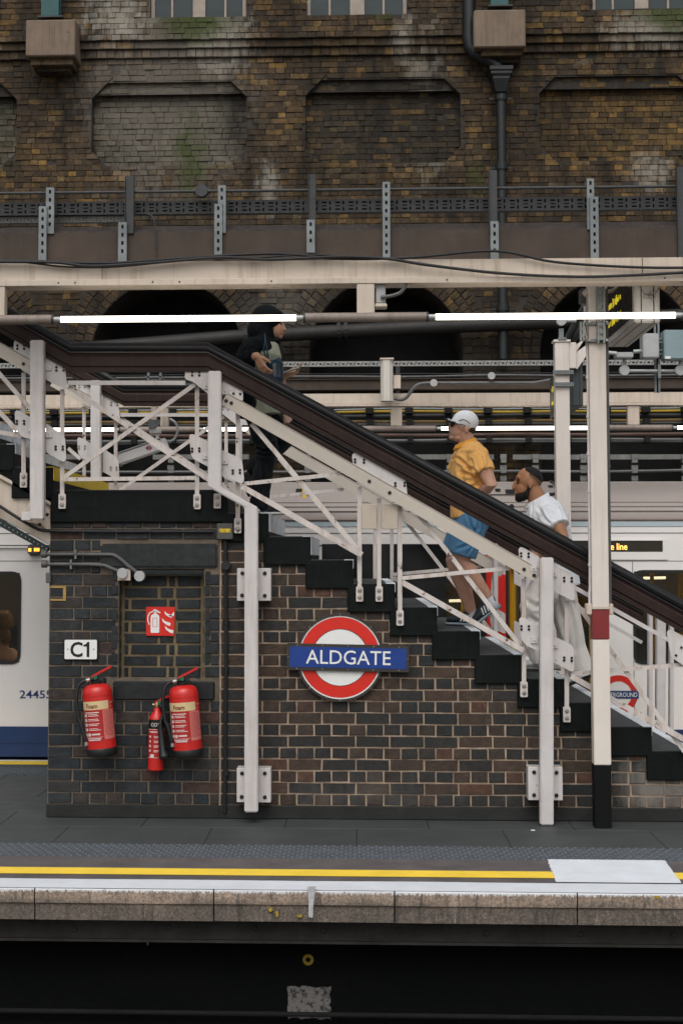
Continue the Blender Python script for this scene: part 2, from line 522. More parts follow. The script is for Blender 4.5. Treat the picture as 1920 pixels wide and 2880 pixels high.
front = math_node(nt, 'LESS_THAN', sx.outputs['Y'], Y_EDGE+.02)
base = mixc(nt, math_node(nt, 'MULTIPLY', ramp_node(nt, drip, [(.30, 0.0), (.36, 1.0)]), front), base, (.62, .63, .65))
nt.links.new(base, pb.inputs['Base Color']); pb.inputs['Roughness'].default_value = .9
add_bump(nt, pb, noise_node(nt, 45, 6, .7), .6, .012)
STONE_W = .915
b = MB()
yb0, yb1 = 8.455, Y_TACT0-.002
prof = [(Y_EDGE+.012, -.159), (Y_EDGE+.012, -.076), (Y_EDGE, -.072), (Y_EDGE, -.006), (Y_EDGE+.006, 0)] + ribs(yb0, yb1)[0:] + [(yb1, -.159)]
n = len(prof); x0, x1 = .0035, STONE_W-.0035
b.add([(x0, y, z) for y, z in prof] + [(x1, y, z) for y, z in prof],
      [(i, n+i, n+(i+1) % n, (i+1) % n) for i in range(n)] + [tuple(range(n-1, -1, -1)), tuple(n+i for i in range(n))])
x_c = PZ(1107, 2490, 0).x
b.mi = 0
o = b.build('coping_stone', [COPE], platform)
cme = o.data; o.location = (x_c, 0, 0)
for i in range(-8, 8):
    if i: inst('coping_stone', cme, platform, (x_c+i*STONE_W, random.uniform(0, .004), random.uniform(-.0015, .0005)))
# ribbed tops are duller: a thin sheet per marking zone
RIB2 = RIBBED
b = MB(); ribbed_sheet(b, XL, XR, 8.46, Y_TACT0-.004, .0012); b.build('ribbed_strip', RIB2, platform)
x_p0, x_p1 = PZ(1545, 2440, 0).x, PZ(1877, 2440, 0).x
b = MB()
ribbed_sheet(b, XL, x_p0+.03, 8.578, 8.757, .0035); ribbed_sheet(b, x_p1-.02, XR, 8.578, 8.757, .0035)
b.build('yellow_line', YELLOW_LINE, platform)
b = MB()
# slightly wandering edges of the hand-painted white line
vs, fs = [], []
nx = 240
for i in range(nx+1):
    x = XL+(XR-XL)*i/nx
    w = .008*(mnoise.noise(Vector((x*1.7, 0, 0))) + .5*mnoise.noise(Vector((x*9, 3, 0))))
    vs += [(x, Y_EDGE+.0045, .0030), (x, 8.452+w, .0030)]
    if i: fs.append((2*i-2, 2*i, 2*i+1, 2*i-1))
b.add(vs, fs); b.build('white_edge_line', WHITE_LINE, platform)
b = MB()
prof = ribs(8.47, 9.10, .0055); n = len(prof)
vs, fs = [], []
for k, (y, z) in enumerate(prof):
    j = .012*mnoise.noise(Vector((0, y*60, 1)))
    f_ = (y-8.47)/.63; vs += [(PZ(1553, 2467, 0).x*(1-f_)+PZ(1527, 2402, 0).x*f_+j, y, z), (PZ(1899, 2470, 0).x*(1-f_)+PZ(1851, 2405, 0).x*f_+.012*mnoise.noise(Vector((5, y*60, 1))), y, z)]
    if k: fs.append((2*k-2, 2*k-1, 2*k+1, 2*k))
b.add(vs, fs); b.build('white_patch', WHITE_LINE, platform)
# under the coping
b = MB()
b.box(XL, XR, 8.40, 8.66, -.30, -.165)
b.box(XL, XR, 8.375, 8.40, -.302, -.288)
for i in range(40):
    x = XL+.3+i*.45+random.uniform(-.1, .1)
    b.disc_bolt((x, 8.40, -.235+random.uniform(-.01, .01)), .016, .014)
b.build('edge_beam', M('edge_beam_steel', (.050, .047, .043), .8, .5, 6, bump=.4, streak=(.35, (.07, .06, .05))), platform)
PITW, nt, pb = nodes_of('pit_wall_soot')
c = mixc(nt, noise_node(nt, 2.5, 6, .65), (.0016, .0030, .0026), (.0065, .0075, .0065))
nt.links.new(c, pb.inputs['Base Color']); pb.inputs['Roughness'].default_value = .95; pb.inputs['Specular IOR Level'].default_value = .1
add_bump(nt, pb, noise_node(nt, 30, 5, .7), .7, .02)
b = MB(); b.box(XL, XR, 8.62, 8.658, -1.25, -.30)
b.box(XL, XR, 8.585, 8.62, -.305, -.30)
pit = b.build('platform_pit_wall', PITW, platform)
b = MB(); p = P(500, 2852, 8.55)
b.tube([(XL, 8.57, P(0, 2845, 8.55).z), (XR, 8.57, P(0, 2845, 8.55).z)], .013, 8)
b.build('pit_pipe', SOOT, platform)
b = MB()
c0 = P(866, 2701, 8.6); rr = [(.026, .012)]
b.mi = 0
oc = [(c0.x+.029*math.cos(a*math.pi/8), c0.z+.029*math.sin(a*math.pi/8)) for a in range(16)]
ic = [(c0.x+.013*math.cos(a*math.pi/8), c0.z+.013*math.sin(a*math.pi/8)) for a in range(16)]
ring(b, oc, ic, 8.610, 8.619)
b.build('yellow_ring_mark', M('ring_yellow', (.30, .22, .02), .8, .4, 30), platform)
# worn white patch of paint on the pit wall
PATCH, nt, pb = nodes_of('worn_pit_paint')
k = ramp_node(nt, noise_node(nt, 32, 8, .8), [(.50, 0.0), (.58, 1.0)])
nt.links.new(mixc(nt, k, (.16, .15, .14), (.01, .01, .01)), pb.inputs['Base Color']); pb.inputs['Roughness'].default_value = .95
b = MB()
a0, a1 = P(810, 2775, 8.617), P(928, 2866, 8.617)
pts = []
for i in range(48):
    t = i/48*4
    s, f = int(t), t % 1
    q = [(a0.x+(a1.x-a0.x)*f, a0.z), (a1.x, a0.z+(a1.z-a0.z)*f), (a1.x+(a0.x-a1.x)*f, a1.z), (a0.x, a1.z+(a0.z-a1.z)*f)][s]
    pts.append((q[0]+random.uniform(-.006, .006), q[1]+random.uniform(-.006, .006)))
b.prism(pts, 8.617, 8.6215); b.build('worn_paint_patch', PATCH, platform)
def run_mark(pts, mat, name):
    b = MB(); b.prism([(P(u, v, Y_EDGE-.003).x, P(u, v, Y_EDGE-.003).z) for u, v in pts], Y_EDGE-.003, Y_EDGE+.0135); return b.build(name, mat, platform)
DRIPW = M('drip_white', (.50, .50, .52), .8, .35, 40, bump=.3)
run_mark([(864, 2494), (889, 2494), (884, 2520), (881, 2545), (880, 2580), (872, 2581), (867, 2578), (868, 2545), (866, 2515)], DRIPW, 'paint_run')
for pts in ([(756, 2556), (764, 2553), (767, 2560), (761, 2565), (755, 2562)], [(774, 2566), (782, 2564), (783, 2577), (777, 2579)], [(835, 2576), (850, 2574), (848, 2580), (836, 2580)], [(1838, 2519), (1856, 2520), (1853, 2527), (1842, 2528)]):
    run_mark(pts, M('drip_yellow', (.42, .29, .03), .8, .35, 40, bump=.3), 'yellow_splash')
for u, v0, v1 in ((416, 2630, 2658), (655, 2630, 2645), (1633, 2636, 2652)):
    q0, q1 = P(u, v0, 8.58), P(u, v1, 8.58); b = MB(); b.tube([(q0.x, 8.58, q0.z+.02), (q0.x, 8.58, q1.z)], .006, 6); b.build('hanging_rod', STEEL, platform)
# the platform the picture is taken from, and the one beyond the far train
b = MB(); b.box(-14, 14, -4, 5.0, -1.25, 0); struct(b.build('near_platform', CONC))
b = MB(); b.box(-14, 14, 16.6, 20.8, -1.25, 0); struct(b.build('far_platform', CONC))

# ================================================================== RETAINING WALL
YW = 21.0
def W(u, v, Y=YW): return P(u, v, Y)
z_low, z_s0, z_s1, z_s2 = W(960, 1420).z, W(860, 160).z, W(860, 137).z, W(860, 116).z
z_top = W(960, -170).z
Y_UP, Y_B1, Y_B2 = YW-.15, YW-.10, YW-.05
xw0, xw1 = W(-700, 400).x, W(2560, 400).x
PC = [-171, 474, 1075, 1732, 2330]
zt, zi, zb = W(474, 231).z, W(474, 262).z, W(474, 466).z
ch = 45/213.0
PANELS = []
for c in PC:
    xa, xb = W(c-216, 350).x, W(c+219, 350).x
    PANELS.append([(xa+ch, zb), (xb-ch, zb), (xb, zb+ch), (xb, zt-ch), (xb-ch, zt), (xa+ch, zt), (xa, zt-ch), (xa, zb+ch)])
ARCH = []
z_spring = W(470, 1000).z
for c in (-150, 470, 1085, 1736, 2330):
    ARCH.append((W(c, 1000).x, 215/213.0))
def inside(poly, x, z):
    for i in range(len(poly)):
        a, b_ = poly[i], poly[(i+1) % len(poly)]
        if (b_[0]-a[0])*(z-a[1])-(b_[1]-a[1])*(x-a[0]) < 0: return False
    return True
def clip_half(poly, a, b_, keep_left=True):
    def s(p):
        v = (b_[0]-a[0])*(p[1]-a[1])-(b_[1]-a[1])*(p[0]-a[0])
        return v if keep_left else -v
    out = []
    for i in range(len(poly)):
        p, q = poly[i], poly[(i+1) % len(poly)]
        sp, sq = s(p), s(q)
        if sp >= 0: out.append(p)
        if sp*sq < 0:
            t = sp/(sp-sq)
            out.append((p[0]+(q[0]-p[0])*t, p[1]+(q[1]-p[1])*t))
    return out
wx = lambda u, v=300: W(u, v).x
wz = lambda v, u=500: W(u, v).z
def st_(u, v, ru, rv, col, amt, th):
    q = W(u, v); return (q.x, q.z, ru/213, rv/213, col, amt, th)
MOSS, PALE, SOOTC = (.040, .055, .012), (.30, .28, .24), (.016, .014, .012)
STAINS = [
    st_(470, 260, 330, 420, (.17, .15, .125), .62, .52), st_(620, 110, 150, 150, PALE, .8, .62), st_(330, 70, 160, 120, PALE, .8, .64),
    st_(1200, 300, 110, 330, PALE, .55, .66), st_(1820, 90, 200, 90, PALE, .8, .62), st_(750, 520, 60, 150, PALE, .6, .66), st_(800, 900, 200, 190, PALE, .5, .66),
    st_(1830, 480, 90, 120, PALE, .7, .66), st_(1130, 120, 60, 100, PALE, .6, .64),
    st_(560, 75, 150, 80, MOSS, .9, .55), st_(530, 430, 90, 220, MOSS, .85, .66), st_(1870, 60, 140, 70, MOSS, .9, .58), st_(1080, 30, 60, 60, MOSS, .8, .6), st_(1330, 500, 50, 120, MOSS, .7, .68),
    st_(1210, 320, 110, 150, SOOTC, .9, .60), st_(660, 330, 60, 170, SOOTC, .8, .62), st_(960, 1050, 1500, 330, SOOTC, .8, .52), st_(110, 100, 110, 120, SOOTC, .6, .6),
]
STOCK = brick_mat('stock_brick', [(0, (.058, .040, .024)), (.22, (.100, .066, .036)), (.36, (.038, .028, .019)), (.48, (.125, .078, .035)), (.60, (.070, .049, .030)), (.72, (.048, .037, .025)), (.80, (.200, .118, .036)), (.86, (.115, .086, .056)), (.94, (.240, .140, .040)), (1, (.055, .040, .026))],
                  (.018, .0145, .0105), .78, STAINS, fine=24, bloom=.5, run=.8)
SP = [(0, (.08, .074, .054)), (.3, (.125, .115, .088)), (.45, (.055, .052, .035)), (.6, (.17, .15, .115)), (.75, (.105, .08, .048)), (.88, (.044, .048, .026)), (1, (.11, .096, .072))]
STOCK_PALE = brick_mat('stock_brick_pale', SP, (.030, .028, .019), .62, STAINS, fine=24, bloom=.6, run=.8)
SS = [(0, (.040, .033, .024)), (.3, (.062, .047, .032)), (.5, (.028, .024, .019)), (.7, (.095, .068, .036)), (.8, (.035, .028, .021)), (.92, (.19, .118, .042)), (1, (.034, .028, .020))]
STOCK_SOOT = brick_mat('stock_brick_sooty', SS, (.015, .013, .0105), .75, [], fine=24, bloom=.45, run=.8)
SO = [(0, (.065, .046, .026)), (.25, (.17, .105, .036)), (.4, (.045, .035, .023)), (.6, (.22, .13, .040)), (.75, (.060, .045, .028)), (.9, (.27, .155, .045)), (1, (.050, .038, .025))]
STOCK_ORANGE = brick_mat('stock_brick_orange', SO, (.022, .0175, .012), .62, STAINS, fine=24, bloom=.5, run=.6)
PANEL_MATS = [1, 1, 2, 3, 0]
WMORT = brick_mat('wall_mortar', [(0, (.048, .042, .036)), (1, (.055, .047, .040))], (.022, .019, .016), .7, STAINS, bump=.3, fine=24)

rw = thing('retaining_wall', 'tall sooty stock brick retaining wall with recessed panels and dark arches behind the station', 'brick wall', (W(960, 1420).x, YW, z_low))
# --- mortar skin with panels and arches
b = MB()
def skin(poly, y):
    b.add([(p[0], y, p[1]) for p in poly], [tuple(range(len(poly)))])
# strips between panels, above arches
z_mid = zb - .02
for c, poly in zip(PC, PANELS):
    xa, xb = poly[7][0], poly[2][0]
    # corners
    for tri in ([(xa, zb), (xa+ch, zb), (xa, zb+ch)], [(xb-ch, zb), (xb, zb), (xb, zb+ch)], [(xb, zt-ch), (xb, zt), (xb-ch, zt)], [(xa, zt-ch), (xa+ch, zt), (xa, zt)]): skin(tri, YW)
    skin(poly, YW+.18)
    skin([(xa+.06, zi), (xb-.06, zi), (xb-.1, zt), (xa+.1, zt)], YW+.06)
    n = len(poly)
    for i in range(n):                                  # reveals
        p, q = poly[i], poly[(i+1) % n]
        b.add([(p[0], YW, p[1]), (q[0], YW, q[1]), (q[0], YW+.18, q[1]), (p[0], YW+.18, p[1])], [(0, 1, 2, 3)])
edges = [xw0] + [e for poly in PANELS for e in (poly[7][0], poly[2][0])] + [xw1]
for i in range(0, len(edges), 2):
    if edges[i+1] > edges[i]: skin([(edges[i], zb), (edges[i+1], zb), (edges[i+1], zt), (edges[i], zt)], YW)
skin([(xw0, zt), (xw1, zt), (xw1, z_s0), (xw0, z_s0)], YW)
# arch zone
R_A = ARCH[0][1]
z_at = z_spring+R_A+.25
skin([(xw0, z_at), (xw1, z_at), (xw1, zb), (xw0, zb)], YW)
xprev = xw0
for (ax, ar) in ARCH:
    if ax-ar > xprev: skin([(xprev, z_low), (ax-ar, z_low), (ax-ar, z_at), (xprev, z_at)], YW)
    N = 24
    pts = [(ax-ar*math.cos(math.pi*k/N), z_spring+ar*math.sin(math.pi*k/N)) for k in range(N+1)]
    for k in range(N):
        p, q = pts[k], pts[k+1]
        skin([p, q, (q[0], z_at), (p[0], z_at)], YW)
        b.add([(p[0], YW, p[1]), (q[0], YW, q[1]), (q[0], YW+1.2, q[1]), (p[0], YW+1.2, p[1])], [(3, 2, 1, 0)])
    for xx in (ax-ar, ax+ar):
        b.add([(xx, YW, z_low), (xx, YW, z_spring), (xx, YW+1.2, z_spring), (xx, YW+1.2, z_low)], [(0, 1, 2, 3)])
    xprev = ax+ar
skin([(xprev, z_low), (xw1, z_low), (xw1, z_at), (xprev, z_at)], YW)
# stepped courses and the upper wall with its windows
for y, za, zb_ in ((Y_B2, z_s0, z_s1), (Y_B1, z_s1, z_s2)):
    b.box(xw0, xw1, y, YW+.1, za, zb_)
WINS = [(427, 694, 52), (863, 1143, 43), (1660, 1930, 25)]
z_win_top = z_top-.1
holes = []
for (ua, ub, v) in WINS:
    holes.append((wx(ua, 0), wx(ub, 0), W((ua+ub)/2, v, Y_UP).z, z_win_top))
wall_holes(b, xw0, xw1, z_s2, z_top, holes, Y_UP, YW+.15)
b.build('mortar_bed', WMORT, rw)
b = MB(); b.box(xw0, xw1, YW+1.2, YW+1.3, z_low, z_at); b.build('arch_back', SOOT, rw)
# --- brick courses
rows = []
z = z_s0
k = 0
while z > z_low:
    rows.append((z-.0755, z, YW, k)); z -= .0755; k += 1
rows.append((z_s0, z_s1, Y_B2, 0)); rows.append((z_s1, z_s2, Y_B1, 1))
z = z_s2; k = 0
while z < z_top:
    rows.append((z, z+.0755, Y_UP, k)); z += .0755; k += 1
J = .007
bricks = []           # (poly, y)
for (za, zb_, yy, k) in rows:
    pitch = .237 if k % 2 else .1185
    x = xw0 - random.uniform(0, .1)
    while x < xw1:
        w = pitch*random.uniform(.94, 1.06)
        if k % 2 and random.random() < .12: w *= .5
        r = [(x+J/2, za+J/2), (x+w-J/2, za+J/2), (x+w-J/2, zb_-J/2), (x+J/2, zb_-J/2)]
        mx, mz = x+w/2, (za+zb_)/2
        x += w
        y = yy; mi = 0
        if yy == YW and PANELS[1][2][0] < mx < PANELS[2][7][0] and random.random() < .0: mi = 3
        poly = r
        if yy == YW:
            for pi, pl in enumerate(PANELS):
                if not (pl[7][0]-.3 < mx < pl[2][0]+.3 and zb-.2 < mz < zt+.2): continue
                n = len(pl)
                if inside(pl, mx, mz):
                    y = YW+(.07 if mz > zi else .18); mi = PANEL_MATS[pi]
                    for i in range(n): poly = clip_half(poly, pl[i], pl[(i+1) % n])
                else:
                    best, bi = 0, 0
                    for i in range(n):
                        a, c2 = pl[i], pl[(i+1) % n]
                        L = math.hypot(c2[0]-a[0], c2[1]-a[1])
                        d = -((c2[0]-a[0])*(mz-a[1])-(c2[1]-a[1])*(mx-a[0]))/L
                        if d > best: best, bi = d, i
                    poly = clip_half(poly, pl[bi], pl[(bi+1) % n], False)
            skip = False
            for ax, ar in ARCH:
                if (mz < z_spring and abs(mx-ax) < ar+w/2+.004) or (mz >= z_spring and math.hypot(mx-ax, mz-z_spring) < ar+.40): skip = True
                if mz < z_spring and ar < abs(mx-ax) < ar+w/2+.004:          # closer brick at the jamb
                    xj = ax+math.copysign(ar, mx-ax)
                    poly = clip_half(poly, (xj, -50), (xj, 50), mx < xj) if False else poly
                    if mx > ax: poly = [(max(p[0], xj), p[1]) for p in poly]
                    else: poly = [(min(p[0], xj), p[1]) for p in poly]
                    skip = False
            if skip: continue
        else:
            if yy == Y_UP and any(h[0] < mx < h[1] and mz > h[2] for h in holes): continue
            for h in holes:
                if yy == Y_UP and mz > h[2]:
                    if h[0]-.15 < mx < h[0]: poly = [(min(p[0], h[0]), p[1]) for p in poly]
                    if h[1] < mx < h[1]+.15: poly = [(max(p[0], h[1]), p[1]) for p in poly]
        if len(poly) < 3: continue
        xs = [p[0] for p in poly]; zs2 = [p[1] for p in poly]
        if max(xs)-min(xs) < .02 or max(zs2)-min(zs2) < .012: continue
        if random.random() < .006: continue                    # a missing brick
        bricks.append((poly, y-random.uniform(.003, .020), mi))
def px_of(x, y, z):
    q = ROT.transposed() @ (Vector((x, y, z))-CAM_LOC)
    return PPU+F*q.x/-q.z, PPV-F*q.y/-q.z
JIT = [.0035]
def brick_shape(mb, poly, y, back=.03, ch_=.004):
    n = len(poly)
    cx = sum(p[0] for p in poly)/n; cz = sum(p[1] for p in poly)/n
    jit = lambda: random.uniform(-JIT[0], JIT[0])
    inner = []
    for p in poly:
        d = math.hypot(p[0]-cx, p[1]-cz)
        t = 1-ch_*1.3/max(d, .01)
        inner.append((cx+(p[0]-cx)*t, cz+(p[1]-cz)*t))
    vs = [(p[0], y+back, p[1]) for p in poly]+[(p[0]+jit(), y+ch_, p[1]+jit()) for p in poly]+[(p[0], y+jit(), p[1]) for p in inner]
    fs = []
    for i in range(n):
        j = (i+1) % n
        fs += [(i, j, n+j, n+i), (n+i, n+j, 2*n+j, 2*n+i)]
    fs.append(tuple(2*n+i for i in range(n)))
    mb.add(vs, fs)
    return len(fs)
vis = []
for i, (poly, y, mi) in enumerate(bricks):
    cx = sum(p[0] for p in poly)/len(poly); cz = sum(p[1] for p in poly)/len(poly)
    u, v = px_of(cx, y, cz)
    area = (max(p[0] for p in poly)-min(p[0] for p in poly))
    ok = 0 < u < 1920 and (10 < v < 500) and abs(u-1400) > 95
    if ok: vis.append((area+u/1920*.02, i))
vis.sort(reverse=True)
chosen = set(i for _, i in vis[:280])
rest, rnd = MB(), []
STOCKS = [STOCK, STOCK_PALE, STOCK_SOOT, STOCK_ORANGE]
for i, (poly, y, mi) in enumerate(bricks):
    if i in chosen:
        s = MB(); brick_shape(s, poly, y)
        s.build('brick', STOCKS[mi], rw)
    else:
        rest.mat(mi); nf = brick_shape(rest, poly, y)
        rnd += [random.random()]*nf
stuff(rest.build('brickwork', STOCKS, rw, rnd=rnd))
# --- voussoirs: three rings of radial bricks
crown, crnd = MB(), []
for (ax, ar) in ARCH:
    for ringi in range(3):
        r0 = ar+.004+ringi*.122; r1 = r0+.115
        nn = int(math.pi*(r0+r1)/2/.098)
        for k in range(nn):
            a0 = math.pi*(k+.06)/nn; a1 = math.pi*(k+.94)/nn
            poly = [(ax+r*math.cos(a), z_spring+r*math.sin(a)) for r, a in ((r0, a0), (r1, a0), (r1, a1), (r0, a1))]
            u, v = px_of(poly[0][0], YW, poly[0][1])
            y = YW-random.uniform(.006, .02)
            if v > 800 and 0 < u < 1920:
                s = MB(); brick_shape(s, poly, y, ch_=.008); s.build('voussoir', STOCK, rw)
            else:
                nf = brick_shape(crown, poly, y, ch_=.008); crnd += [random.random()]*nf
stuff(crown.build('arch_crown', STOCK, rw, rnd=crnd))
# --- corbel stones and the brick steps under them
STONE = M('corbel_stone', (.20, .15, .11), .85, .3, 3, bump=.3, streak=(.7, (.09, .065, .045)), chips=(.66, (.06, .05, .04), 5))
for (ua, ub, va, vb, steps) in ((73, 212, 55, 157, ((88, 205, 158, 182), (105, 197, 183, 200))), (1332, 1477, 27, 132, ((1352, 1466, 133, 156), (1372, 1458, 157, 176)))):
    s = MB(); prect(s, ua, va, ub, vb, 20.52, .62); s.build('corbel_stone', STONE, rw, bevel=.015)
    for i, (a, b2, c, d) in enumerate(steps):
        yy = 20.62+.12*i
        s = MB(); prect(s, a, c, b2, d, yy, YW-yy+.05); s.build('corbel_step', STOCK, rw, bevel=.006)
# --- windows
WFR = M('window_frame_paint', (.36, .30, .25), .6, .3, 8, bump=.1)
PANE_M, nt, pb = nodes_of('window_pane')
nt.links.new(mixc(nt, noise_node(nt, 1.4, 3, .6, stretch=(1, 1, 2)), (.012, .020, .022), (.05, .065, .068)), pb.inputs['Base Color'])
pb.inputs['Roughness'].default_value = .10; pb.inputs['Specular IOR Level'].default_value = .32
for h, bars in zip(holes, ((486, 548, 575, 635), (927, 988, 1020, 1078), (1720, 1785, 1815, 1875))):
    s = MB()
    y0 = Y_UP+.09
    s.box(h[0], h[0]+.05, y0, y0+.06, h[2], h[3]); s.box(h[1]-.05, h[1], y0, y0+.06, h[2], h[3])
    s.box(h[0]+.05, h[1]-.05, y0, y0+.06, h[2], h[2]+.03)
    xm = [wx(q, 20) for q in bars]
    s.box(xm[0]-.015, xm[0]+.015, y0+.005, y0+.05, h[2]+.03, h[3])
    s.box(xm[1]-.02, xm[2]+.02, y0-.01, y0+.06, h[2]+.03, h[3])
    s.box(xm[3]-.015, xm[3]+.015, y0+.005, y0+.05, h[2]+.03, h[3])
    wo = s.build('window', WFR, rw, bevel=.004)
    for (a, c) in ((h[0]+.05, xm[0]-.015), (xm[0]+.015, xm[1]-.02), (xm[2]+.02, xm[3]-.015), (xm[3]+.015, h[1]-.05)):
        s = MB(); s.box(a, c, y0+.03, y0+.036, h[2]+.03, h[3])
        s.build('pane', PANE_M, wo)
# --- teal steel columns on the corbels
TEAL = M('teal_paint', (.010, .085, .085), .45, .3, 6, bump=.1)
for lab, (ua, ub, vb) in (('teal painted steel column standing on the left stone corbel', (117, 166, 50)), ('teal painted steel column standing on the right stone corbel by the downpipe', (1380, 1428, 19))):
    t = thing('teal_column', lab, 'column', (W((ua+ub)/2, vb, 20.6).x, 20.65, W(ua, vb, 20.6).z), 'teal columns')
    s = MB(); xa, xb = W(ua, vb, 20.6).x, W(ub, vb, 20.6).x; zb2 = W(ua, vb, 20.6).z
    s.box(xa, xb, 20.58, 20.60, zb2, z_top); s.box((xa+xb)/2-.01, (xa+xb)/2+.01, 20.60, 20.76, zb2, z_top); s.box(xa, xb, 20.76, 20.78, zb2, z_top)
    s.build('shaft', TEAL, t)
    s = MB(); s.box(xa-.04, xb+.06, 20.56, 20.82, zb2-.004, zb2+.016); s.build('base_plate', DKM, t)
# --- the rainwater pipe with its hopper
IRON = M('cast_iron_black', (.012, .015, .016), .45, .3, 6, bump=.15)
yp = 20.80
t = thing('downpipe', 'black cast iron rainwater pipe with hopper head running down the brick wall', 'drainpipe', W(1408, 900, yp))
s = MB(); s.tube([W(1318, -60, yp), W(1318, 110, yp), W(1321, 132, yp), W(1332, 148, yp), W(1352, 160, yp), W(1385, 176, yp), W(1398, 186, yp), W(1402, 202, yp)], .088, 14)
s.build('upper_pipe', IRON, t, smooth=True)
s = MB()
x0, z0 = W(1406, 200, yp).x, W(1406, 195, yp).z
k = 1/213
def frustum(mb, x, y, zs, hw, hd):
    vs = []
    for zz, w, d in zip(zs, hw, hd): vs += [(x-w, y-d, zz), (x+w, y-d, zz), (x+w, y+d, zz), (x-w, y+d, zz)]
    fs = [(3, 2, 1, 0)]
    m_ = len(zs)
    for i in range(m_-1):
        for q in range(4): fs.append((4*i+q, 4*i+(q+1) % 4, 4*i+4+(q+1) % 4, 4*i+4+q))
    fs.append((4*m_-4, 4*m_-3, 4*m_-2, 4*m_-1))
    mb.add(vs, fs)
frustum(s, x0, yp, [z0-70*k, z0-62*k, z0-34*k, z0-28*k, z0-22*k, z0-14*k, z0-12*k, z0],
        [14*k, 17*k, 24*k, 24*k, 30*k, 30*k, 33*k, 33*k], [.10, .11, .15, .15, .17, .17, .185, .185])
s.build('hopper', IRON, t, bevel=.006)
s = MB(); pa, pb_ = W(1408, 265, yp), W(1414, 1010, yp)
s.tube([pa, (pa.x, yp, pb_.z)], .062, 14); s.build('pipe', IRON, t, smooth=True)
for v in (275, 470, 868):
    s = MB(); q = W(1408, v, yp); s.cyl((pa.x, yp, q.z-.03), (0, 0, 1), .083, .065, 14); s.cyl((pa.x, yp, q.z-.045), (0, 0, 1), .074, .1, 14)
    s.box(pa.x-.15, pa.x+.15, yp+.05, yp+.08, q.z-.012, q.z+.02)
    s.build('collar', IRON, t)
# ================================================================== STAIRCASE
YS = 10.42                      # near face of the stairs' black side
WID = 2.35                      # width of the stairs between the two railings
RISE, Z_LAND = .15235, 2.124
sx_ = lambda u, v=1600: P(u, v, YS).x
RUN = .2722
N_ST = 13
x_n = [sx_(756, 1450)+RUN*i for i in range(N_ST)]           # right end of step 1..13
z_n = [Z_LAND-RISE*(i+1) for i in range(N_ST)]
x_land0, x_land1 = sx_(150, 1350), x_n[0]-RUN+.002
st = thing('staircase', 'black painted concrete staircase with white nosings climbing over the brick wall to the footbridge', 'staircase', (x_n[-1], YS, 0))
DEEP = .184
b = MB(); b.box(sx_(143, 1420), x_land1, YS, YS+WID, Z_LAND-.21, Z_LAND); b.build('landing', [BLACK], st, bevel=.006)
b = MB(); b.box(x_land0+.01, x_land1-.06, YS+.012, YS+WID-.012, Z_LAND, Z_LAND+.004); b.build('landing_surface', TREAD, st)
for i in range(N_ST):
    xa, xb, z1 = x_n[i]-RUN-.034, x_n[i], z_n[i]
    z0 = max(z1-DEEP, .001)
    xa2 = xa
    b = MB(); b.box(xa2, xb, YS+random.uniform(-.002, .002), YS+WID, z0, z1); step = b.build('step', BLACK, st, bevel=.005)
    b = MB(); b.box(x_n[i]-RUN+.003, xb-.058, YS+.010, YS+WID-.01, z1-.002, z1+.004); b.build('tread', TREAD, step)
    # white nosing: on the tread and folded down the riser
    b = MB(); b.box(xb-.055, xb+.004, YS+.010, YS+WID-.01, z1-.002, z1+.005); b.box(xb-.001, xb+.004, YS+.010, YS+WID-.01, z1-(.055 if i > 1 else .118), z1-.001)
    b.build('nosing', NOSE, step)
# solid core carrying the steps (hidden behind the brick face)
b = MB()
prof = [(sx_(143, 1420)+.02, 0.0), (x_n[-1]-.05, 0.0)]
for i in range(N_ST-1, -1, -1):
    prof += [(x_n[i]-.03, z_n[i]-.10), (x_n[i]-RUN-.03, z_n[i]-.10)]
prof += [(sx_(143, 1420)+.02, Z_LAND-.2)]
core_poly = [p for i, p in enumerate(prof) if i == 0 or p != prof[i-1]]
b.prism(core_poly, YS+.16, YS+WID-.05)
b.build('core', SOOT, st)
# upper flight towards the left
UF = [(sx_(150, 1330), sx_(42, 1330), Z_LAND+RISE), (sx_(42, 1270), sx_(-66, 1270), Z_LAND+2*RISE), (sx_(-66, 1210), sx_(-176, 1210), Z_LAND+3*RISE), (sx_(-176, 1210), sx_(-290, 1210), Z_LAND+4*RISE)]
for k, (xb, xa, z1) in enumerate(UF):
    b = MB(); b.box(xa-.02, xb, YS, YS+WID, z1-RISE-.02 if k else Z_LAND-.05, z1); step = b.build('step', BLACK, st, bevel=.005)
    b = MB(); b.box(xa+.003, xb-.058, YS+.01, YS+WID-.01, z1-.002, z1+.004); b.build('tread', TREAD, step)
    b = MB(); b.box(xb-.055, xb+.004, YS+.01, YS+WID-.01, z1-.002, z1+.005)
    b.box(xb-.001, xb+.004, YS+.01, YS+WID-.01, z1-(.085 if k == 0 else .06), z1-.001)
    b.build('nosing', YEL if k == 0 else NOSE, step)
b = MB(); ppoly(b, [(-70, 1308), (0, 1346), (60, 1378), (143, 1422), (143, 1534), (0, 1456), (-70, 1418)], YS+.03, .14)
ppoly(b, [(-70, 1294), (0, 1334), (143, 1412), (143, 1422), (0, 1346), (-70, 1308)], YS+.0, .2)
sof = b.build('stringer', CREAM, st, bevel=.004)
b = MB(); ppoly(b, [(-70, 1418), (0, 1456), (143, 1534), (143, 1524), (0, 1446), (-70, 1408)], YS+.18, WID-.2); b.build('soffit', CREAM, st)
b = MB(); ppoly(b, [(-70, 1422), (0, 1460), (138, 1540), (132, 1552), (0, 1480), (-70, 1442)], YS+.0, .06)
tray = b.build('cable_tray', M('dark_green_metal', (.008, .022, .022), .5, .4, 9, bump=.1), st)
b = MB()
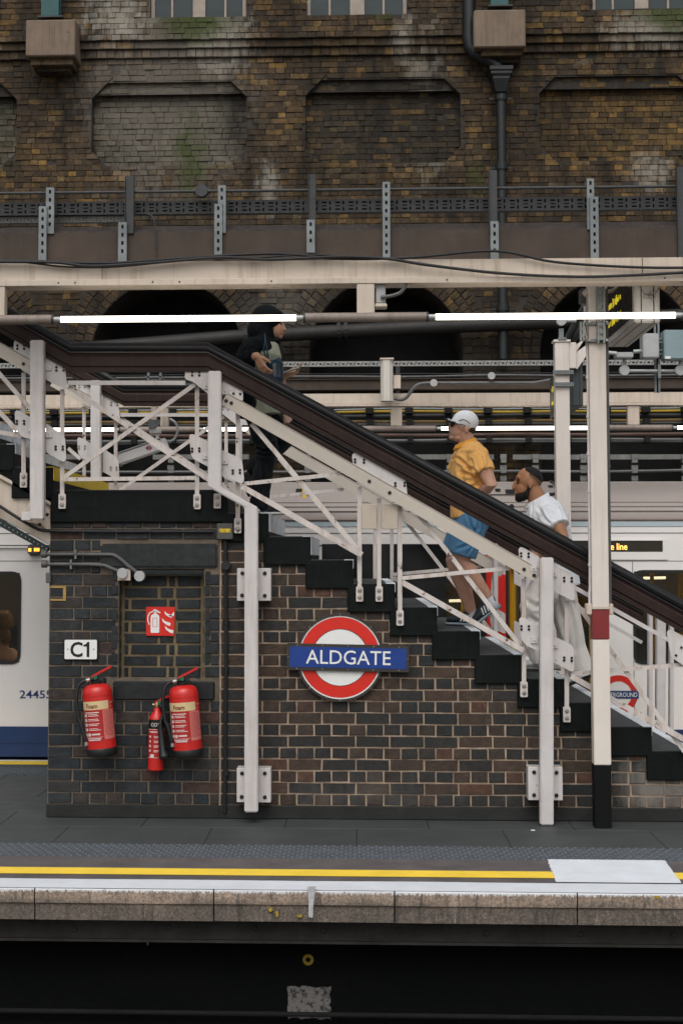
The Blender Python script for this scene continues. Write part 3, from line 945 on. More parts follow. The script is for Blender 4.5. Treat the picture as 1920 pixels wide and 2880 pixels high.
for k in range(14):
    q = P(-20+k*11.6, 1458+k*6.55, YS-.002); b.disc_bolt((q.x, YS-.0005, q.z), .0045, .003, 6)
stuff(b.build('rivets', STEEL, tray))
b = MB(); ppoly(b, [(66, 1440), (92, 1402), (142, 1434), (142, 1500), (118, 1478), (70, 1466)], YS+.012, .018); gp = b.build('gusset_plate', CREAM, st, bevel=.003)
b = MB()
for (u, v) in ((134, 1447), (113, 1475), (96, 1425)): q = P(u, v, YS+.012); b.disc_bolt((q.x, YS+.012, q.z), .011, .01)
stuff(b.build('bolts', BOLT, gp))

# ================================================================== BRICK WALLS under the stairs
YB = YS+.028                     # near face of the bricks
C_H = .0746
bx = lambda u, v=1900: P(u, v, YB).x
bz = lambda v, u=700: P(u, v, YB).z
BRK_D = brick_mat('engineering_brick', [(0, (.016, .021, .025)), (.35, (.024, .030, .035)), (.6, (.034, .037, .040)), (.80, (.044, .039, .036)), (.92, (.052, .037, .031)), (1, (.080, .037, .028))], (.013, .014, .015), .5, bump=.4, rough=.55, fine=18, bloom=.12, run=.3)
BRK_B = brick_mat('brown_brick', [(0, (.017, .022, .024)), (.22, (.030, .030, .029)), (.36, (.019, .024, .026)), (.5, (.056, .038, .028)), (.72, (.075, .048, .034)), (.86, (.045, .036, .029)), (.94, (.115, .053, .034)), (1, (.032, .027, .023))], (.030, .026, .023), .45,
                  [(P(1840, 2200, YB).x, P(1840, 2200, YB).z, .35, .3, (.22, .20, .18), .75, .60), (P(1040, 2235, YB).x, P(1040, 2235, YB).z, .9, .22, (.12, .105, .095), .35, .66)], bump=.5, rough=.68, fine=20, bloom=.22, run=.3)
def lower_limit(z):
    """largest x a course at height z may reach before it comes out under the steps"""
    x = x_land1
    for i in range(N_ST):
        if z < z_n[i]-DEEP: x = x_n[i]
    return x
z_pl = bz(2266, 900)
x_left, x_split = bx(137), bx(618)
x_pier_r = x_split
# niche, lintel and sill in pixel terms
NX0, NX1, NZ0, NZ1 = bx(334, 1750), bx(574, 1750), bz(1908, 450), bz(1600, 450)
LX0, LX1, LZ0, LZ1 = bx(284, 1560), bx(612, 1560), bz(1597, 450), bz(1529, 450)
SX0, SX1, SZ0, SZ1 = bx(313, 1940), bx(610, 1940), bz(1975, 450), bz(1908, 450)
def unit_brick(w, h=C_H-.0095, y0=0.0, d=.05, jitter=.0012):
    JIT[0] = .0022
    s = MB(); c = .0045
    j = lambda: random.uniform(-jitter, jitter)
    w2, h2 = w/2, h/2
    outer = [(-w2, -h2), (w2, -h2), (w2, h2), (-w2, h2)]
    brick_shape(s, outer, 0, back=d, ch_=c)
    return s
BR_MESH = {}
def brick_me(w, mat, tagk):
    key = (round(w, 3), mat.name, tagk)
    if key not in BR_MESH:
        s = unit_brick(w)
        me = bpy.data.meshes.new('brick'); me.from_pydata(s.v, [], s.f); me.materials.append(mat)
        BR_MESH[key] = me
    return BR_MESH[key]
def lay(parent, mat, x0, x1f, z0, z1, y, skip=None, joint=.0108, phase=0, start=0):
    z = z0; k = start
    n = 0
    while z < z1-.02:
        stretcher = k % 2 == 0
        pitch = .2195 if stretcher else .1118
        x_end = x1f(z) if callable(x1f) else x1f
        x = x0
        if not stretcher: first = pitch*.98
        else: first = pitch
        if stretcher and phase: first = pitch
        else: first = pitch if stretcher else pitch*1.45
        while x < x_end-.02:
            w = first if first else pitch
            first = None
            w = min(w, x_end-x)
            if x_end-(x+w) < .03: w = x_end-x
            a, c = x+joint/2, x+w-joint/2
            x += w
            if c-a < .02: continue
            segs = [(a, c)]
            if skip: segs = skip(a, c, z, z+C_H)
            for (p, q) in segs:
                if q-p < .02: continue
                wq = round((q-p)/.004)*.004 if q-p < .2 and abs((q-p)-(pitch-joint)) > .004 else q-p
                o = inst('brick', brick_me(wq, mat, random.randint(0, 6)), parent,
                         ((p+q)/2, y+random.uniform(-.006, .0005), z+C_H/2+random.uniform(-.0015, .0015)), rot=(random.uniform(-.008, .008), random.uniform(-.006, .006), random.uniform(-.008, .008)))
                n += 1
        z += C_H; k += 1
    return n
def cut(a, c, r0, r1):
    out = []
    if a < r0: out.append((a, min(c, r0)))
    if c > r1: out.append((max(a, r1), c))
    return out
def skip_pier(a, c, z0, z1):
    zc = (z0+z1)/2
    if NZ0 < zc < NZ1: return cut(a, c, NX0-.005, NX1+.005) if c > NX0 and a < NX1 else [(a, c)]
    if LZ0-.01 < zc < LZ1+.01: return cut(a, c, LX0-.004, LX1+.004) if c > LX0 and a < LX1 else [(a, c)]
    if SZ0-.01 < zc < SZ1: return cut(a, c, SX0-.004, SX1+.004) if c > SX0 and a < SX1 else [(a, c)]
    return [(a, c)]
pier = thing('brick_pier', 'dark blue brick pier with a recessed niche and black lintel under the stair landing', 'brick wall', ((x_left+x_split)/2, YB, 0))
z_pt = Z_LAND-.21
b = MB()
b.mi = 0
for (xa, xb, za, zb_) in ((x_left, NX0, 0, z_pt), (NX1, x_split, 0, z_pt), (NX0, NX1, 0, NZ0), (NX0, NX1, NZ1, z_pt)):
    b.box(xa, xb, YB+.005, YB+.16, za, zb_)
b.box(NX0, NX1, YB+.118, YB+.16, NZ0, NZ1)
b.build('mortar_bed', M('pier_mortar', (.175, .14, .105), .95, .5, 6, bump=.4), pier)
b = MB(); b.box(x_left-.006, x_split, YB-.012, YB+.02, .0, z_pl); b.build('plinth', M('plinth_soot', (.022, .023, .022), .9, .4, 5, bump=.4), pier, bevel=.006)
# side of the pier
b = MB(); b.box(x_left-.003, x_left+.10, YB+.02, YS+WID, 0, z_pt); b.build('side_wall', BRK_D, pier)
lay(pier, BRK_D, x_left, x_split, z_pl, z_pt, YB, skip_pier, start=1)
BRK_N = brick_mat('niche_brick', [(0, (.016, .021, .024)), (.5, (.022, .027, .030)), (1, (.030, .034, .036))], (.014, .015, .016), .4, bump=.35, rough=.6, fine=22)
MB_N = M('niche_mortar', (.19, .145, .085), .95, .4, 9, bump=.4)
b = MB(); b.box(NX0+.002, NX1-.002, YB+.112, YB+.118, NZ0, NZ1); b.build('niche_mortar_bed', MB_N, pier)
def niche_rows():
    z = NZ0+.004; k = 0
    while z < NZ1-.02:
        h = .0745
        x = NX0+.026; xe = NX1-.012
        pat = [.235, .105, .24] if k % 2 else [.045, .25, .055, .22]
        i = 0
        while x < xe-.03:
            w = min(pat[i % len(pat)], xe-x); i += 1
            s = MB(); brick_shape(s, [(x, z), (x+w-.022, z), (x+w-.022, z+h-.017), (x, z+h-.017)], YB+.102)
            s.build('brick', BRK_N, pier)
            x += w
        z += h; k += 1
niche_rows()
GLAZE = M('black_glazed_block', (.014, .017, .018), .38, .4, 5, bump=.25, bscale=20, streak=(.3, (.04, .042, .042)))
b = MB(); b.box(LX0, LX1, YB-.016, YB+.12, LZ0, LZ1); b.box(NX0-.004, NX1+.004, YB+.02, YB+.12, LZ0-.05, LZ0-.001); b.build('lintel', GLAZE, pier, bevel=.012, segs=2)
b = MB(); b.box(SX0, SX1, YB-.016, YB+.14, SZ0, SZ1-.004); b.build('sill', GLAZE, pier, bevel=.022, segs=3)
for (xa, xb) in ((NX0-.055, NX0+.006), (NX1-.006, NX1+.055)):
    n = 8; hh = (NZ1-NZ0)/n
    for i in range(n):
        b = MB(); b.box(xa, xb, YB-.006, YB+.11, NZ0+i*hh+.003, NZ0+(i+1)*hh-.003); b.build('bullnose_block', GLAZE, pier, bevel=.014, segs=2)
# yellow outline around one brick
yy_ = M('yellow_marking', (.38, .24, .07), .8, .2, 30, bump=.2)
b = MB()
q0, q1 = P(142, 1651, YB), P(186, 1687, YB)
b.box(q0.x, q1.x, YB-.0045, YB+.004, q0.z-.006, q0.z+.006); b.box(q0.x, q1.x, YB-.0045, YB+.004, q1.z-.006, q1.z+.006); b.box(q1.x-.018, q1.x+.001, YB-.005, YB+.004, q1.z+.006, q0.z-.006)
b.build('yellow_outline', yy_, pier)

wall = thing('stair_wall', 'brown brick wall in English bond filling the triangle under the black stairs', 'brick wall', ((x_split+x_n[-1])/2, YB, 0))
b = MB()
prof = [(x_split, 0.0), (x_n[-1]-.02, 0.0)]
for i in range(N_ST-1, -1, -1):
    prof += [(x_n[i]-.01, max(z_n[i]-DEEP+.01, .02)), (x_n[i]-RUN-.01, max(z_n[i]-DEEP+.01, .02))]
prof += [(x_split, z_n[0]-.1)]
pp = []
for p in prof:
    if not pp or (abs(p[0]-pp[-1][0])+abs(p[1]-pp[-1][1])) > 1e-4: pp.append(p)
b.prism(pp, YB+.005, YB+.12); b.build('mortar_bed', MORTAR_B, wall)
b = MB(); b.box(x_split, x_n[-1]+.5, YB-.012, YB+.02, 0, z_pl); b.build('plinth', MATS['plinth_soot'], wall, bevel=.006)
nb_ = lay(wall, BRK_B, x_split+.004, lower_limit, z_pl, z_n[0]-DEEP, YB, start=1)
print('stair wall bricks', nb_)

# ================================================================== RAILINGS
YRL = 10.34
def frame_bar(mb, p, q, w, Y, d=.012):
    a, c = P(*p, YRL), P(*q, YRL)
    a.y = c.y = Y
    mb.bar(a, c, w/432, d)
def XZ(u, v):
    p = P(u, v, YRL); return (p.x, p.z)
GUSS = {
 'upper_left': [(40, 962), (46, 954), (56, 956), (95, 978), (95, 1060), (62, 1042), (40, 990)],
 'upper_left2': [(130, 1002), (176, 1024), (183, 1032), (190, 1088), (186, 1095), (176, 1092), (130, 1068)],
 'lower_left': [(42, 1162), (47, 1153), (56, 1156), (95, 1178), (95, 1238), (62, 1228), (46, 1208)],
 'lower_left2': [(130, 1190), (176, 1222), (184, 1232), (187, 1290), (182, 1299), (172, 1296), (130, 1272)],
 'landing_top': [(520, 1066), (521, 1044), (527, 1038), (578, 1038), (676, 1090), (683, 1098), (684, 1128), (640, 1112), (588, 1110), (545, 1075)],
 'landing_low': [(532, 1226), (538, 1220), (548, 1223), (589, 1243), (589, 1314), (545, 1292), (538, 1280)],
 'landing_low2': [(622, 1264), (672, 1288), (681, 1297), (687, 1350), (682, 1360), (672, 1358), (622, 1332)],
 'middle': [(989, 1282), (994, 1273), (1004, 1275), (1134, 1346), (1141, 1354), (1145, 1392), (993, 1310)],
 'right_top': [(1457, 1545), (1462, 1538), (1472, 1541), (1516, 1566), (1516, 1630), (1462, 1596)],
 'right_top2': [(1546, 1585), (1604, 1612), (1611, 1620), (1617, 1682), (1611, 1690), (1602, 1686), (1546, 1658)],
 'right_low': [(1458, 1742), (1464, 1735), (1474, 1738), (1516, 1761), (1516, 1832), (1480, 1816), (1466, 1800)],
 'right_low2': [(1546, 1784), (1604, 1812), (1612, 1822), (1614, 1880), (1609, 1890), (1600, 1886), (1546, 1858)],
 'far_right': [(1873, 1778), (1880, 1770), (1890, 1773), (1990, 1826), (1990, 1910), (1920, 1872), (1884, 1846)],
}
GB = {  # small dark bolts on each plate
 'upper_left': [(50, 972), (50, 981), (69, 972), (69, 981)], 'upper_left2': [(160, 1033), (160, 1042), (180, 1033), (180, 1042)],
 'lower_left': [(49, 1184), (49, 1192), (69, 1184), (69, 1192)], 'lower_left2': [(158, 1256), (158, 1264), (178, 1256), (178, 1264)],
 'landing_top': [(541, 1047), (541, 1056), (561, 1047), (561, 1056), (657, 1107), (676, 1108), (635, 1100)],
 'landing_low': [(541, 1262), (541, 1270), (561, 1261), (561, 1269)], 'landing_low2': [(655, 1323), (655, 1331), (675, 1322), (675, 1330)],
 'middle': [(998, 1292), (998, 1300), (1023, 1293), (1023, 1301), (1111, 1359), (1111, 1367), (1137, 1358), (1137, 1366)],
 'right_top': [(1464, 1556), (1464, 1565), (1485, 1557), (1485, 1566)], 'right_top2': [(1585, 1625), (1585, 1634), (1606, 1626), (1606, 1635)],
 'right_low': [(1465, 1761), (1465, 1770), (1486, 1761), (1486, 1770)], 'right_low2': [(1585, 1849), (1585, 1857), (1606, 1850), (1606, 1858)],
 'far_right': [(1914, 1821), (1899, 1843)],
}
LUGS = [(62, 1330), (171, 1390), (552, 1391), (609, 1389), (667, 1459), (1011, 1652), (1066, 1652), (1125, 1720), (1475, 1922), (1596, 1993)]
def railing(Y, far=False):
    name = 'stair_railing'
    t = thing(name, 'white steel stair railing on the far side, behind the walkers' if far else 'white lattice stair railing in front of the walkers with dark brown handrail and bolted posts', 'railing', (sx_(1000), Y, 0))
    bars = [((190, 1076), (521, 1076), 12, WHITE), ((177, 1343), (547, 1080), 12, WORN), ((190, 1086), (588, 1350), 13, WORN), ((172, 1348), (548, 1344), 11, WORN),
            ((685, 1360), (958, 1332), 11, WORN), ((706, 1190), (1006, 1545), 13, WORN), ((680, 1368), (1018, 1560), 15, WORN),
            ((1131, 1626), (1434, 1598), 11, WORN), ((1172, 1440), (1463, 1816), 12, WORN), ((1131, 1638), (1472, 1830), 15, WORN),
            ((1605, 1896), (1945, 1868), 11, WORN), ((1612, 1684), (1930, 2120), 12, WORN), ((1605, 1902), (1945, 2092), 15, WORN),
            ((-30, 1128), (46, 1210), 13, WORN), ((-30, 1210), (60, 1225), 12, WORN), ((-20, 1030), (95, 1160), 12, WORN),
            ((190, 1260), (225, 1290), 10, WORN)]
    if far: bars = bars[:10]+bars[11:13]
    for i, (p, q, w, m) in enumerate(bars):
        b = MB(); frame_bar(b, p, q, w, Y+.010+.0135*(i % 3), .011); b.build('brace', m, t)
    # hangers down to the lugs bolted on the stair side
    tops = [(62, 1045), (171, 1092), (552, 1072), None, (667, 1118), (1011, 1368), (1066, 1400), (1125, 1420), (1475, 1628), (1596, 1690)]
    for (u, v), top in zip(LUGS, tops):
        if top:
            b = MB(); frame_bar(b, top, (u, v+8), 12, Y+.055, .012); h = b.build('hanger', WORN, t)
        else: h = t
        if far and u > 600: continue
        b = MB(); x, z = XZ(u, v+18); s = 1/432
        b.prism(rounded([(x-10*s, z-22*s), (x+10*s, z-22*s), (x+10*s, z+20*s), (x-10*s, z+20*s)], .008, 3), Y+.052, Y+.078)
        l = b.build('lug', WORN, h)
        b = MB()
        for dz in (-10, 9): b.disc_bolt((x, Y+.052, z+dz*s), .013, .012)
        if h is t: stuff(b.build('bolts', STEEL, l))
        else: stuff(b.build('lug_bolts', STEEL, h))
    # top chord
    def chord(p, q, name='chord'):
        b = MB(); a, c = P(*p, YRL), P(*q, YRL); a.y = c.y = Y-.012
        b.bar(a, c, 36/432, .012)
        n = (c-a).normalized(); up = Vector((-n.z, 0, n.x))
        if up.z < 0: up = -up
        o = up*(18/432-.004); a2, c2 = a+o, c+o; a2.y = c2.y = Y-.006+.006
        b.bar(a+up*(18/432), c+up*(18/432), .007, .060)
        return b.build(name, CHORD, t)
    ch1 = chord((630, 1122), (1508, 1618)); ch2 = chord((-40, 962), (94, 1036))
    if not far:
        b = MB()
        for (u, v) in ((637, 1128), (651, 1134), (1038, 1354), (1095, 1386), (1472, 1601), (1500, 1618)):
            x, z = XZ(u, v); b.disc_bolt((x, Y-.012, z), .0115, .010, 10)
        stuff(b.build('chord_bolts', BOLT, ch1))
        b = MB(); x, z = XZ(68, 1024); b.disc_bolt((x, Y-.012, z), .011, .010); stuff(b.build('chord_bolts', BOLT, ch2))
    # lower right chord, thin
    b = MB(); frame_bar(b, (1611, 1650), (1990, 1862), 11, Y+.004, .02); b.build('chord', WHITE, t)
    for k, pts in GUSS.items():
        if far and k in ('middle', 'far_right'): continue
        b = MB(); b.prism(rounded([XZ(*p) for p in pts], .012, 2), Y-.004, Y+.006); gpl = b.build('gusset', WHITE, t)
        b = MB()
        for (u, v) in GB[k]:
            x, z = XZ(u, v); b.disc_bolt((x, Y-.004, z), .0085, .008)
        stuff(b.build('gusset_bolts', STEEL if far else BOLT, gpl))
    # posts
    def post(pts, w, d=.085):
        b = MB()
        L, Rr = [], []
        pp = [Vector((*XZ(*p),)) for p in pts]
        hw = w/432/2
        for i, p in enumerate(pp):
            L.append((p.x-hw, p.y)); Rr.append((p.x+hw, p.y))
        b.prism(L[::-1]+Rr, Y-.10, Y-.10+d)
        return b.build('post', WHITE, t, bevel=.007, segs=2)
    if not far:
        p1 = post([(112, 962), (112, 1462)], 38)
        b = MB(); x, z = XZ(78, 1452); b.box(x-.03, x+.03, Y-.05, Y+.03, z-.028, z+.028); b.build('post_foot', WHITE, p1, bevel=.003)
        p2 = post([(607, 1048), (607, 1371), (709, 1428), (709, 2278)], 37)
        for (u0, v0, u1, v1) in ((667, 1598, 762, 1690), (666, 2160, 762, 2256)):
            b = MB(); a, c = XZ(u0, v1), XZ(u1, v0); b.box(a[0], c[0], Y-.012, YB+.003, a[1], c[1]); pl = b.build('base_plate', WHITE, p2, bevel=.003)
            b = MB()
            for (u, v) in ((u0+15, v0+14), (u1-17, v0+14), (u0+14, v1-16), (u1-17, v1-15)):
                x, z = XZ(u, v); b.disc_bolt((x, Y-.012, z), .0125, .012, 10)
            stuff(b.build('plate_bolts', BOLT, p2))
        p3 = post([(1532, 1568), (1532, 2314)], 36)
        b = MB(); a, c = XZ(1484, 2250), XZ(1580, 2157); b.box(a[0], c[0], Y-.012, YB+.003, a[1], c[1]); b.build('base_plate', WHITE, p3, bevel=.003)
        b = MB()
        for (u, v) in ((1500, 2171), (1563, 2172), (1500, 2235), (1563, 2236)):
            x, z = XZ(u, v); b.disc_bolt((x, Y-.012, z), .0125, .012, 10)
        stuff(b.build('plate_bolts', BOLT, p3))
        for (u, v) in ((91, 1020), (139, 1034), (90, 1206), (140, 1222), (581, 1086), (634, 1101), (580, 1283), (633, 1297), (1499, 1598), (1556, 1613), (1501, 1800), (1558, 1814)):
            b = MB(); x, z = XZ(u, v); s = 8.5/432
            b.box(x-s, x+s, Y-.016, Y-.0035, z-s, z+s); b.disc_bolt((x, Y-.016, z), .007, .007)
            b.build('cleat', WHITE, p1 if u < 200 else p2 if u < 700 else p3)
        for (u0, u1) in ((1017, 1059), (1073, 1118)):
            b = MB(); a, c = XZ(u0, 1488), XZ(u1, 1418); b.box(a[0], c[0], Y+.030, Y+.045, a[1], c[1]); b.build('infill_panel', M('cream_panel', (.50, .43, .35), .5, .2, 4, streak=(.5, (.3, .2, .13))), t, bevel=.003)
    else:
        post([(112, 962), (112, 1620)], 34); post([(604, 1110), (604, 1600)], 14); post([(1480, 1520), (1480, 2300)], 14); post([(1150, 1380), (1150, 1750)], 14); post([(2012, 1730), (2012, 2270)], 13); post([(2085, 1760), (2085, 2300)], 13); post([(2048, 1745), (2048, 2290)], 30)
    # handrail: boxed timber board with a black roll on top, mitred at the landing
    path = [(-60, 829-14), (202, 966), (585, 966), (1990, 1729)]
    def rail_strip(offs, prof, name, mat, smooth=False):
        """prof: list of (y, dv) in px of height below the top line"""
        b = MB(); pts = [XZ(*p) for p in path]
        n = len(prof)
        vs = []
        for i, (x, z) in enumerate(pts):
            f = 1.0 if i in (1, 2) else 1.0
            vert = 1.14 if i in (0, 3) else 1.05
            vs += [(x, Y+y, z-dv*vert/432) for y, dv in prof]
        fs = [(i*n+k, i*n+(k+1) % n, (i+1)*n+(k+1) % n, (i+1)*n+k) for i in range(len(pts)-1) for k in range(n)]
        fs += [tuple(range(n-1, -1, -1)), tuple((len(pts)-1)*n+k for k in range(n))]
        b.add(vs, fs)
        return b.build(name, mat, t, smooth=smooth)
    rail_strip(0, [(-.035, 27), (-.030, 30), (-.026, 36), (-.030, 40), (-.030, 62), (-.022, 66), (-.022, 76), (.055, 76), (.055, 27)], 'handrail_board', WOOD)
    cyl_ = [(-.008-.036*math.cos(a), 13-15.5*math.sin(a)) for a in [2*math.pi*k/14 for k in range(14)]]
    rail_strip(0, cyl_, 'handrail_roll', ROLL, True)
    rail_strip(0, [(-.040, 24), (-.040, 27.5), (.05, 27.5), (.05, 24)], 'handrail_bead', M('handrail_bead', (.012, .011, .011), .35, .2, 5, bump=0))
    return t
railing(YRL)
railing(YRL+WID, True)
# black board closing the far side of the stairs
DRIP = M('dripped_black_board', (.010, .012, .012), .6, .4, 4, bump=.3, chips=(.70, (.25, .22, .15), 9))
b = MB(); ppoly(b, [(905, 1530), (1254, 1530), (1254, 1775), (905, 1775)], 12.86, .06)
tag(b.build('side_board', DRIP, None, bevel=.004), 'black painted board with pale drips closing the far side of the stairs', 'board')
# ================================================================== NEAR LIGHTING BEAM AND CABLE GANTRY
YG = 9.80
xg0, xg1 = P(-140, 760, YG).x, P(2060, 760, YG).x
gz = lambda v, u=960, Y=YG: P(u, v, Y).z
beam = thing('lighting_beam', 'cream painted steel beam across the top with black cables draped along it', 'beam', ((xg0+xg1)/2, YG, gz(800)))
b = MB()
xj = [xg0, P(288, 760, YG).x, P(1805, 760, YG).x, xg1]
b.box(xg0, xg1, YG, YG+.006, gz(782), gz(731.5)); b.box(xg0, xg1, YG+.006, YG+.16, gz(736), gz(731.5))
b.build('web', M('beam_cream', (.60, .51, .42), .55, .22, 1.3, bump=.08, chips=(.70, (.10, .07, .05), 11), streak=(.6, (.30, .21, .14)), stretch=(1, 1, 3)), beam)
b = MB(); b.box(xg0, xg1, YG-.022, YG+.16, gz(799), gz(782.5))
b.build('flange', CREAM, beam, bevel=.002)
for x in xj[1:3]:
    b = MB(); b.box(x-.0018, x+.0018, YG-.0025, YG+.004, gz(781), gz(733)); b.build('joint', SIGNK, beam)
b = MB()
for u in (165, 212, 430, 505, 763, 1256, 1868): b.disc_bolt((P(u, 791, YG-.022).x, YG-.0215, gz(791)), .006, .003, 8)
stuff(b.build('bolts', BOLT, beam))
def rod(name, pts, r, mat, parent=None, seg=8, smooth=True):
    b = MB(); b.tube(pts, r, seg); return b.build(name, mat, parent, smooth=smooth)
def smooth_path(pts, n=6):
    out = []
    pts = [Vector(p) for p in pts]
    for i in range(len(pts)-1):
        p0, p1, p2, p3 = pts[max(i-1, 0)], pts[i], pts[i+1], pts[min(i+2, len(pts)-1)]
        for k in range(n):
            t = k/n
            out.append(.5*((2*p1)+(p2-p0)*t+(2*p0-5*p1+4*p2-p3)*t*t+(3*p1-p0-3*p2+p3)*t**3))
    out.append(pts[-1])
    return out
def cable(label, pxs, Y, r, mat=RUBBER, name='cable', cat='cable', grp=None):
    o = rod(name, smooth_path([P(u, v, Y+(d if len(q) > 2 else 0)) for q in pxs for (u, v, *rest) in [q] for d in [rest[0] if rest else 0]]), r, mat)
    tag(o, label, cat, grp); return o
cable('upper black cable sagging from the dark upright across the right end of the cream beam', [(-60, 731), (110, 735), (300, 740), (500, 727), (640, 718), (800, 714), (960, 728), (1160, 724), (1390, 706), (1560, 737), (1800, 752), (2000, 752)], YG-.03, .0085)
cable('lower black cable hanging lowest over the right half of the cream beam', [(-60, 736), (150, 738), (260, 748), (440, 738), (620, 724), (760, 730), (960, 722), (1090, 728), (1200, 745), (1400, 768), (1600, 778), (1760, 775), (2000, 762)], YG-.045, .0095)
cable('thin black cable looping low over the left half of the cream beam', [(-60, 733), (70, 738), (180, 750), (300, 752), (420, 742), (560, 728), (700, 726), (860, 716), (980, 722)], YG-.032, .006)
# girder behind the beam
YGB = 9.97
gird = thing('roof_girder', 'dark brown steel girder running above the cream beam', 'girder', ((xg0+xg1)/2, YGB, gz(735, Y=YGB)))
zz = lambda v: gz(v, 960, YGB)
b = MB(); b.box(xg0, xg1, YGB, YGB+.10, zz(737), zz(648)); b.build('web', BROWN, gird)
b = MB(); b.box(xg0, xg1, YGB+.02, YGB+.16, zz(647.5), zz(640)); b.box(xg0, xg1, YGB+.10, YGB+.15, zz(640), zz(622)); b.build('top_flange', M('girder_dark', (.050, .040, .036), .75, .4, 5, bump=.25, streak=(.5, (.09, .08, .07))), gird)
# perforated cable tray
def perforated(mb, x0, x1, z0, z1, y, d, pat):
    """plate with slots: built from strips and bridges, real holes"""
    hs = []
    for (fx0, fx1, fz0, fz1, pitch) in pat:
        x = x0+.02
        while x+pitch < x1:
            hs.append((x+fx0*pitch, x+fx1*pitch, z0+(z1-z0)*fz0, z0+(z1-z0)*fz1)); x += pitch
    # quads only on the front, split by rows of slots
    zs = sorted({z0, z1, *[h[2] for h in hs], *[h[3] for h in hs]})
    for j in range(len(zs)-1):
        mz = (zs[j]+zs[j+1])/2
        cuts = sorted([(h[0], h[1]) for h in hs if h[2] < mz < h[3]])
        x = x0
        for a, c in cuts:
            if a > x: mb.add([(x, y, zs[j]), (a, y, zs[j]), (a, y, zs[j+1]), (x, y, zs[j+1])], [(0, 1, 2, 3)])
            x = max(x, c)
        if x < x1: mb.add([(x, y, zs[j]), (x1, y, zs[j]), (x1, y, zs[j+1]), (x, y, zs[j+1])], [(0, 1, 2, 3)])
    mb.add([(x0, y, z1), (x1, y, z1), (x1, y+d, z1), (x0, y+d, z1)], [(0, 1, 2, 3)])
    mb.add([(x0, y, z0), (x1, y, z0), (x1, y+d, z0), (x0, y+d, z0)], [(3, 2, 1, 0)])
YT = 10.06
t = thing('cable_tray', 'long dark perforated cable tray fixed behind the uprights above the girder', 'cable tray', ((xg0+xg1)/2, YT, gz(590, Y=YT)))
b = MB(); pitch = 38/448
perforated(b, xg0, xg1, gz(597, Y=YT), gz(560, Y=YT), YT, .06, [(.08, .44, .70, .82, pitch), (.08, .44, .18, .30, pitch), (.08, .44, .46, .54, pitch), (.62, .74, .60, .86, pitch), (.62, .74, .14, .40, pitch)])
b.build('tray', M('tray_dark', (.030, .031, .032), .6, .35, 9, bump=.1), t)
b = MB(); b.box(xg0, xg1, YT+.030, YT+.034, gz(595, Y=YT), gz(562, Y=YT)); b.build('tray_back', SOOT, t)
YT2 = 10.08
t = thing('cable_tray', 'short lighter perforated cable tray at the left under the dark tray', 'cable tray', (P(170, 620, YT2).x, YT2, gz(620, Y=YT2)))
b = MB(); perforated(b, xg0, P(350, 615, YT2).x, gz(626, 170, YT2), gz(607, 170, YT2), YT2, .04, [(.1, .35, .3, .7, 20/448), (.55, .8, .5, .85, 20/448), (.6, .75, .12, .35, 20/448)])
b.build('tray', M('tray_mid', (.075, .078, .078), .55, .3, 9, metal=.2, bump=.1), t)
YC = 10.0
t = thing('conduit', 'thin dark conduit with a round junction box along the top of the uprights', 'conduit', P(960, 535, YC))
zc = P(960, 534, YC).z
rod('pipe', [(xg0, YC, zc), (xg1, YC, zc)], .0095, DKM, t)
q = P(568, 541, YC); b = MB(); b.cyl((q.x, YC-.03, zc), (0, 1, 0), .040, .05, 18); b.cyl((q.x-.055, YC, zc), (1, 0, 0), .016, .11, 10); b.build('junction_box', DKM, t)
rod('drop', smooth_path([P(385, 603, 10.02), P(415, 602, 9.97), P(432, 615, 9.95), P(438, 660, 9.945), P(439, 728, 9.945)]), .005, DKM, t)
# slotted uprights
def strut(u0, u1, v0, v1, Y, slotted, label):
    um = (u0+u1)/2
    pa, pb_ = P(um, v0, Y), P(um, v1, Y)
    w = abs(P(u1, v0, Y).x-P(u0, v0, Y).x)
    t = thing('strut', label, 'upright', (pa.x, Y, pb_.z), 'slotted steel uprights on the girder')
    mat = GALV if slotted else DKM
    b = MB(); x0, x1 = pa.x-w/2, pa.x+w/2
    if slotted:
        z0, z1 = pb_.z, pa.z
        sl = .024; n = int((z1-z0)/.052)
        zs = []
        for i in range(n):
            zc = z1-.028-i*.052
            if zc-sl/2 > z0+.01: zs.append((zc-sl/2, zc+sl/2))
        cx0, cx1 = pa.x-.007, pa.x+.007
        b.box(x0, cx0, Y, Y+.003, z0, z1); b.box(cx1, x1, Y, Y+.003, z0, z1)
        zp = z1
        for (a, c) in zs: b.box(cx0, cx1, Y, Y+.003, c, zp); zp = a
        b.box(cx0, cx1, Y, Y+.003, z0, zp)
        b.box(x0, x0+.003, Y+.003, Y+.03, z0, z1); b.box(x1-.003, x1, Y+.003, Y+.03, z0, z1)
        b.build('channel', mat, t)
        b = MB(); b.box(x0+.004, x1-.004, Y+.022, Y+.026, z0+.005, z1-.005); b.build('channel_back', SOOT, t)
    else:
        b.box(x0, x1, Y, Y+.035, pb_.z, pa.z); b.build('channel', mat, t, bevel=.002)
        b = MB(); b.box(x0-.003, x0, Y-.012, Y+.035, pb_.z, pa.z); b.build('lip', mat, t)
    return t
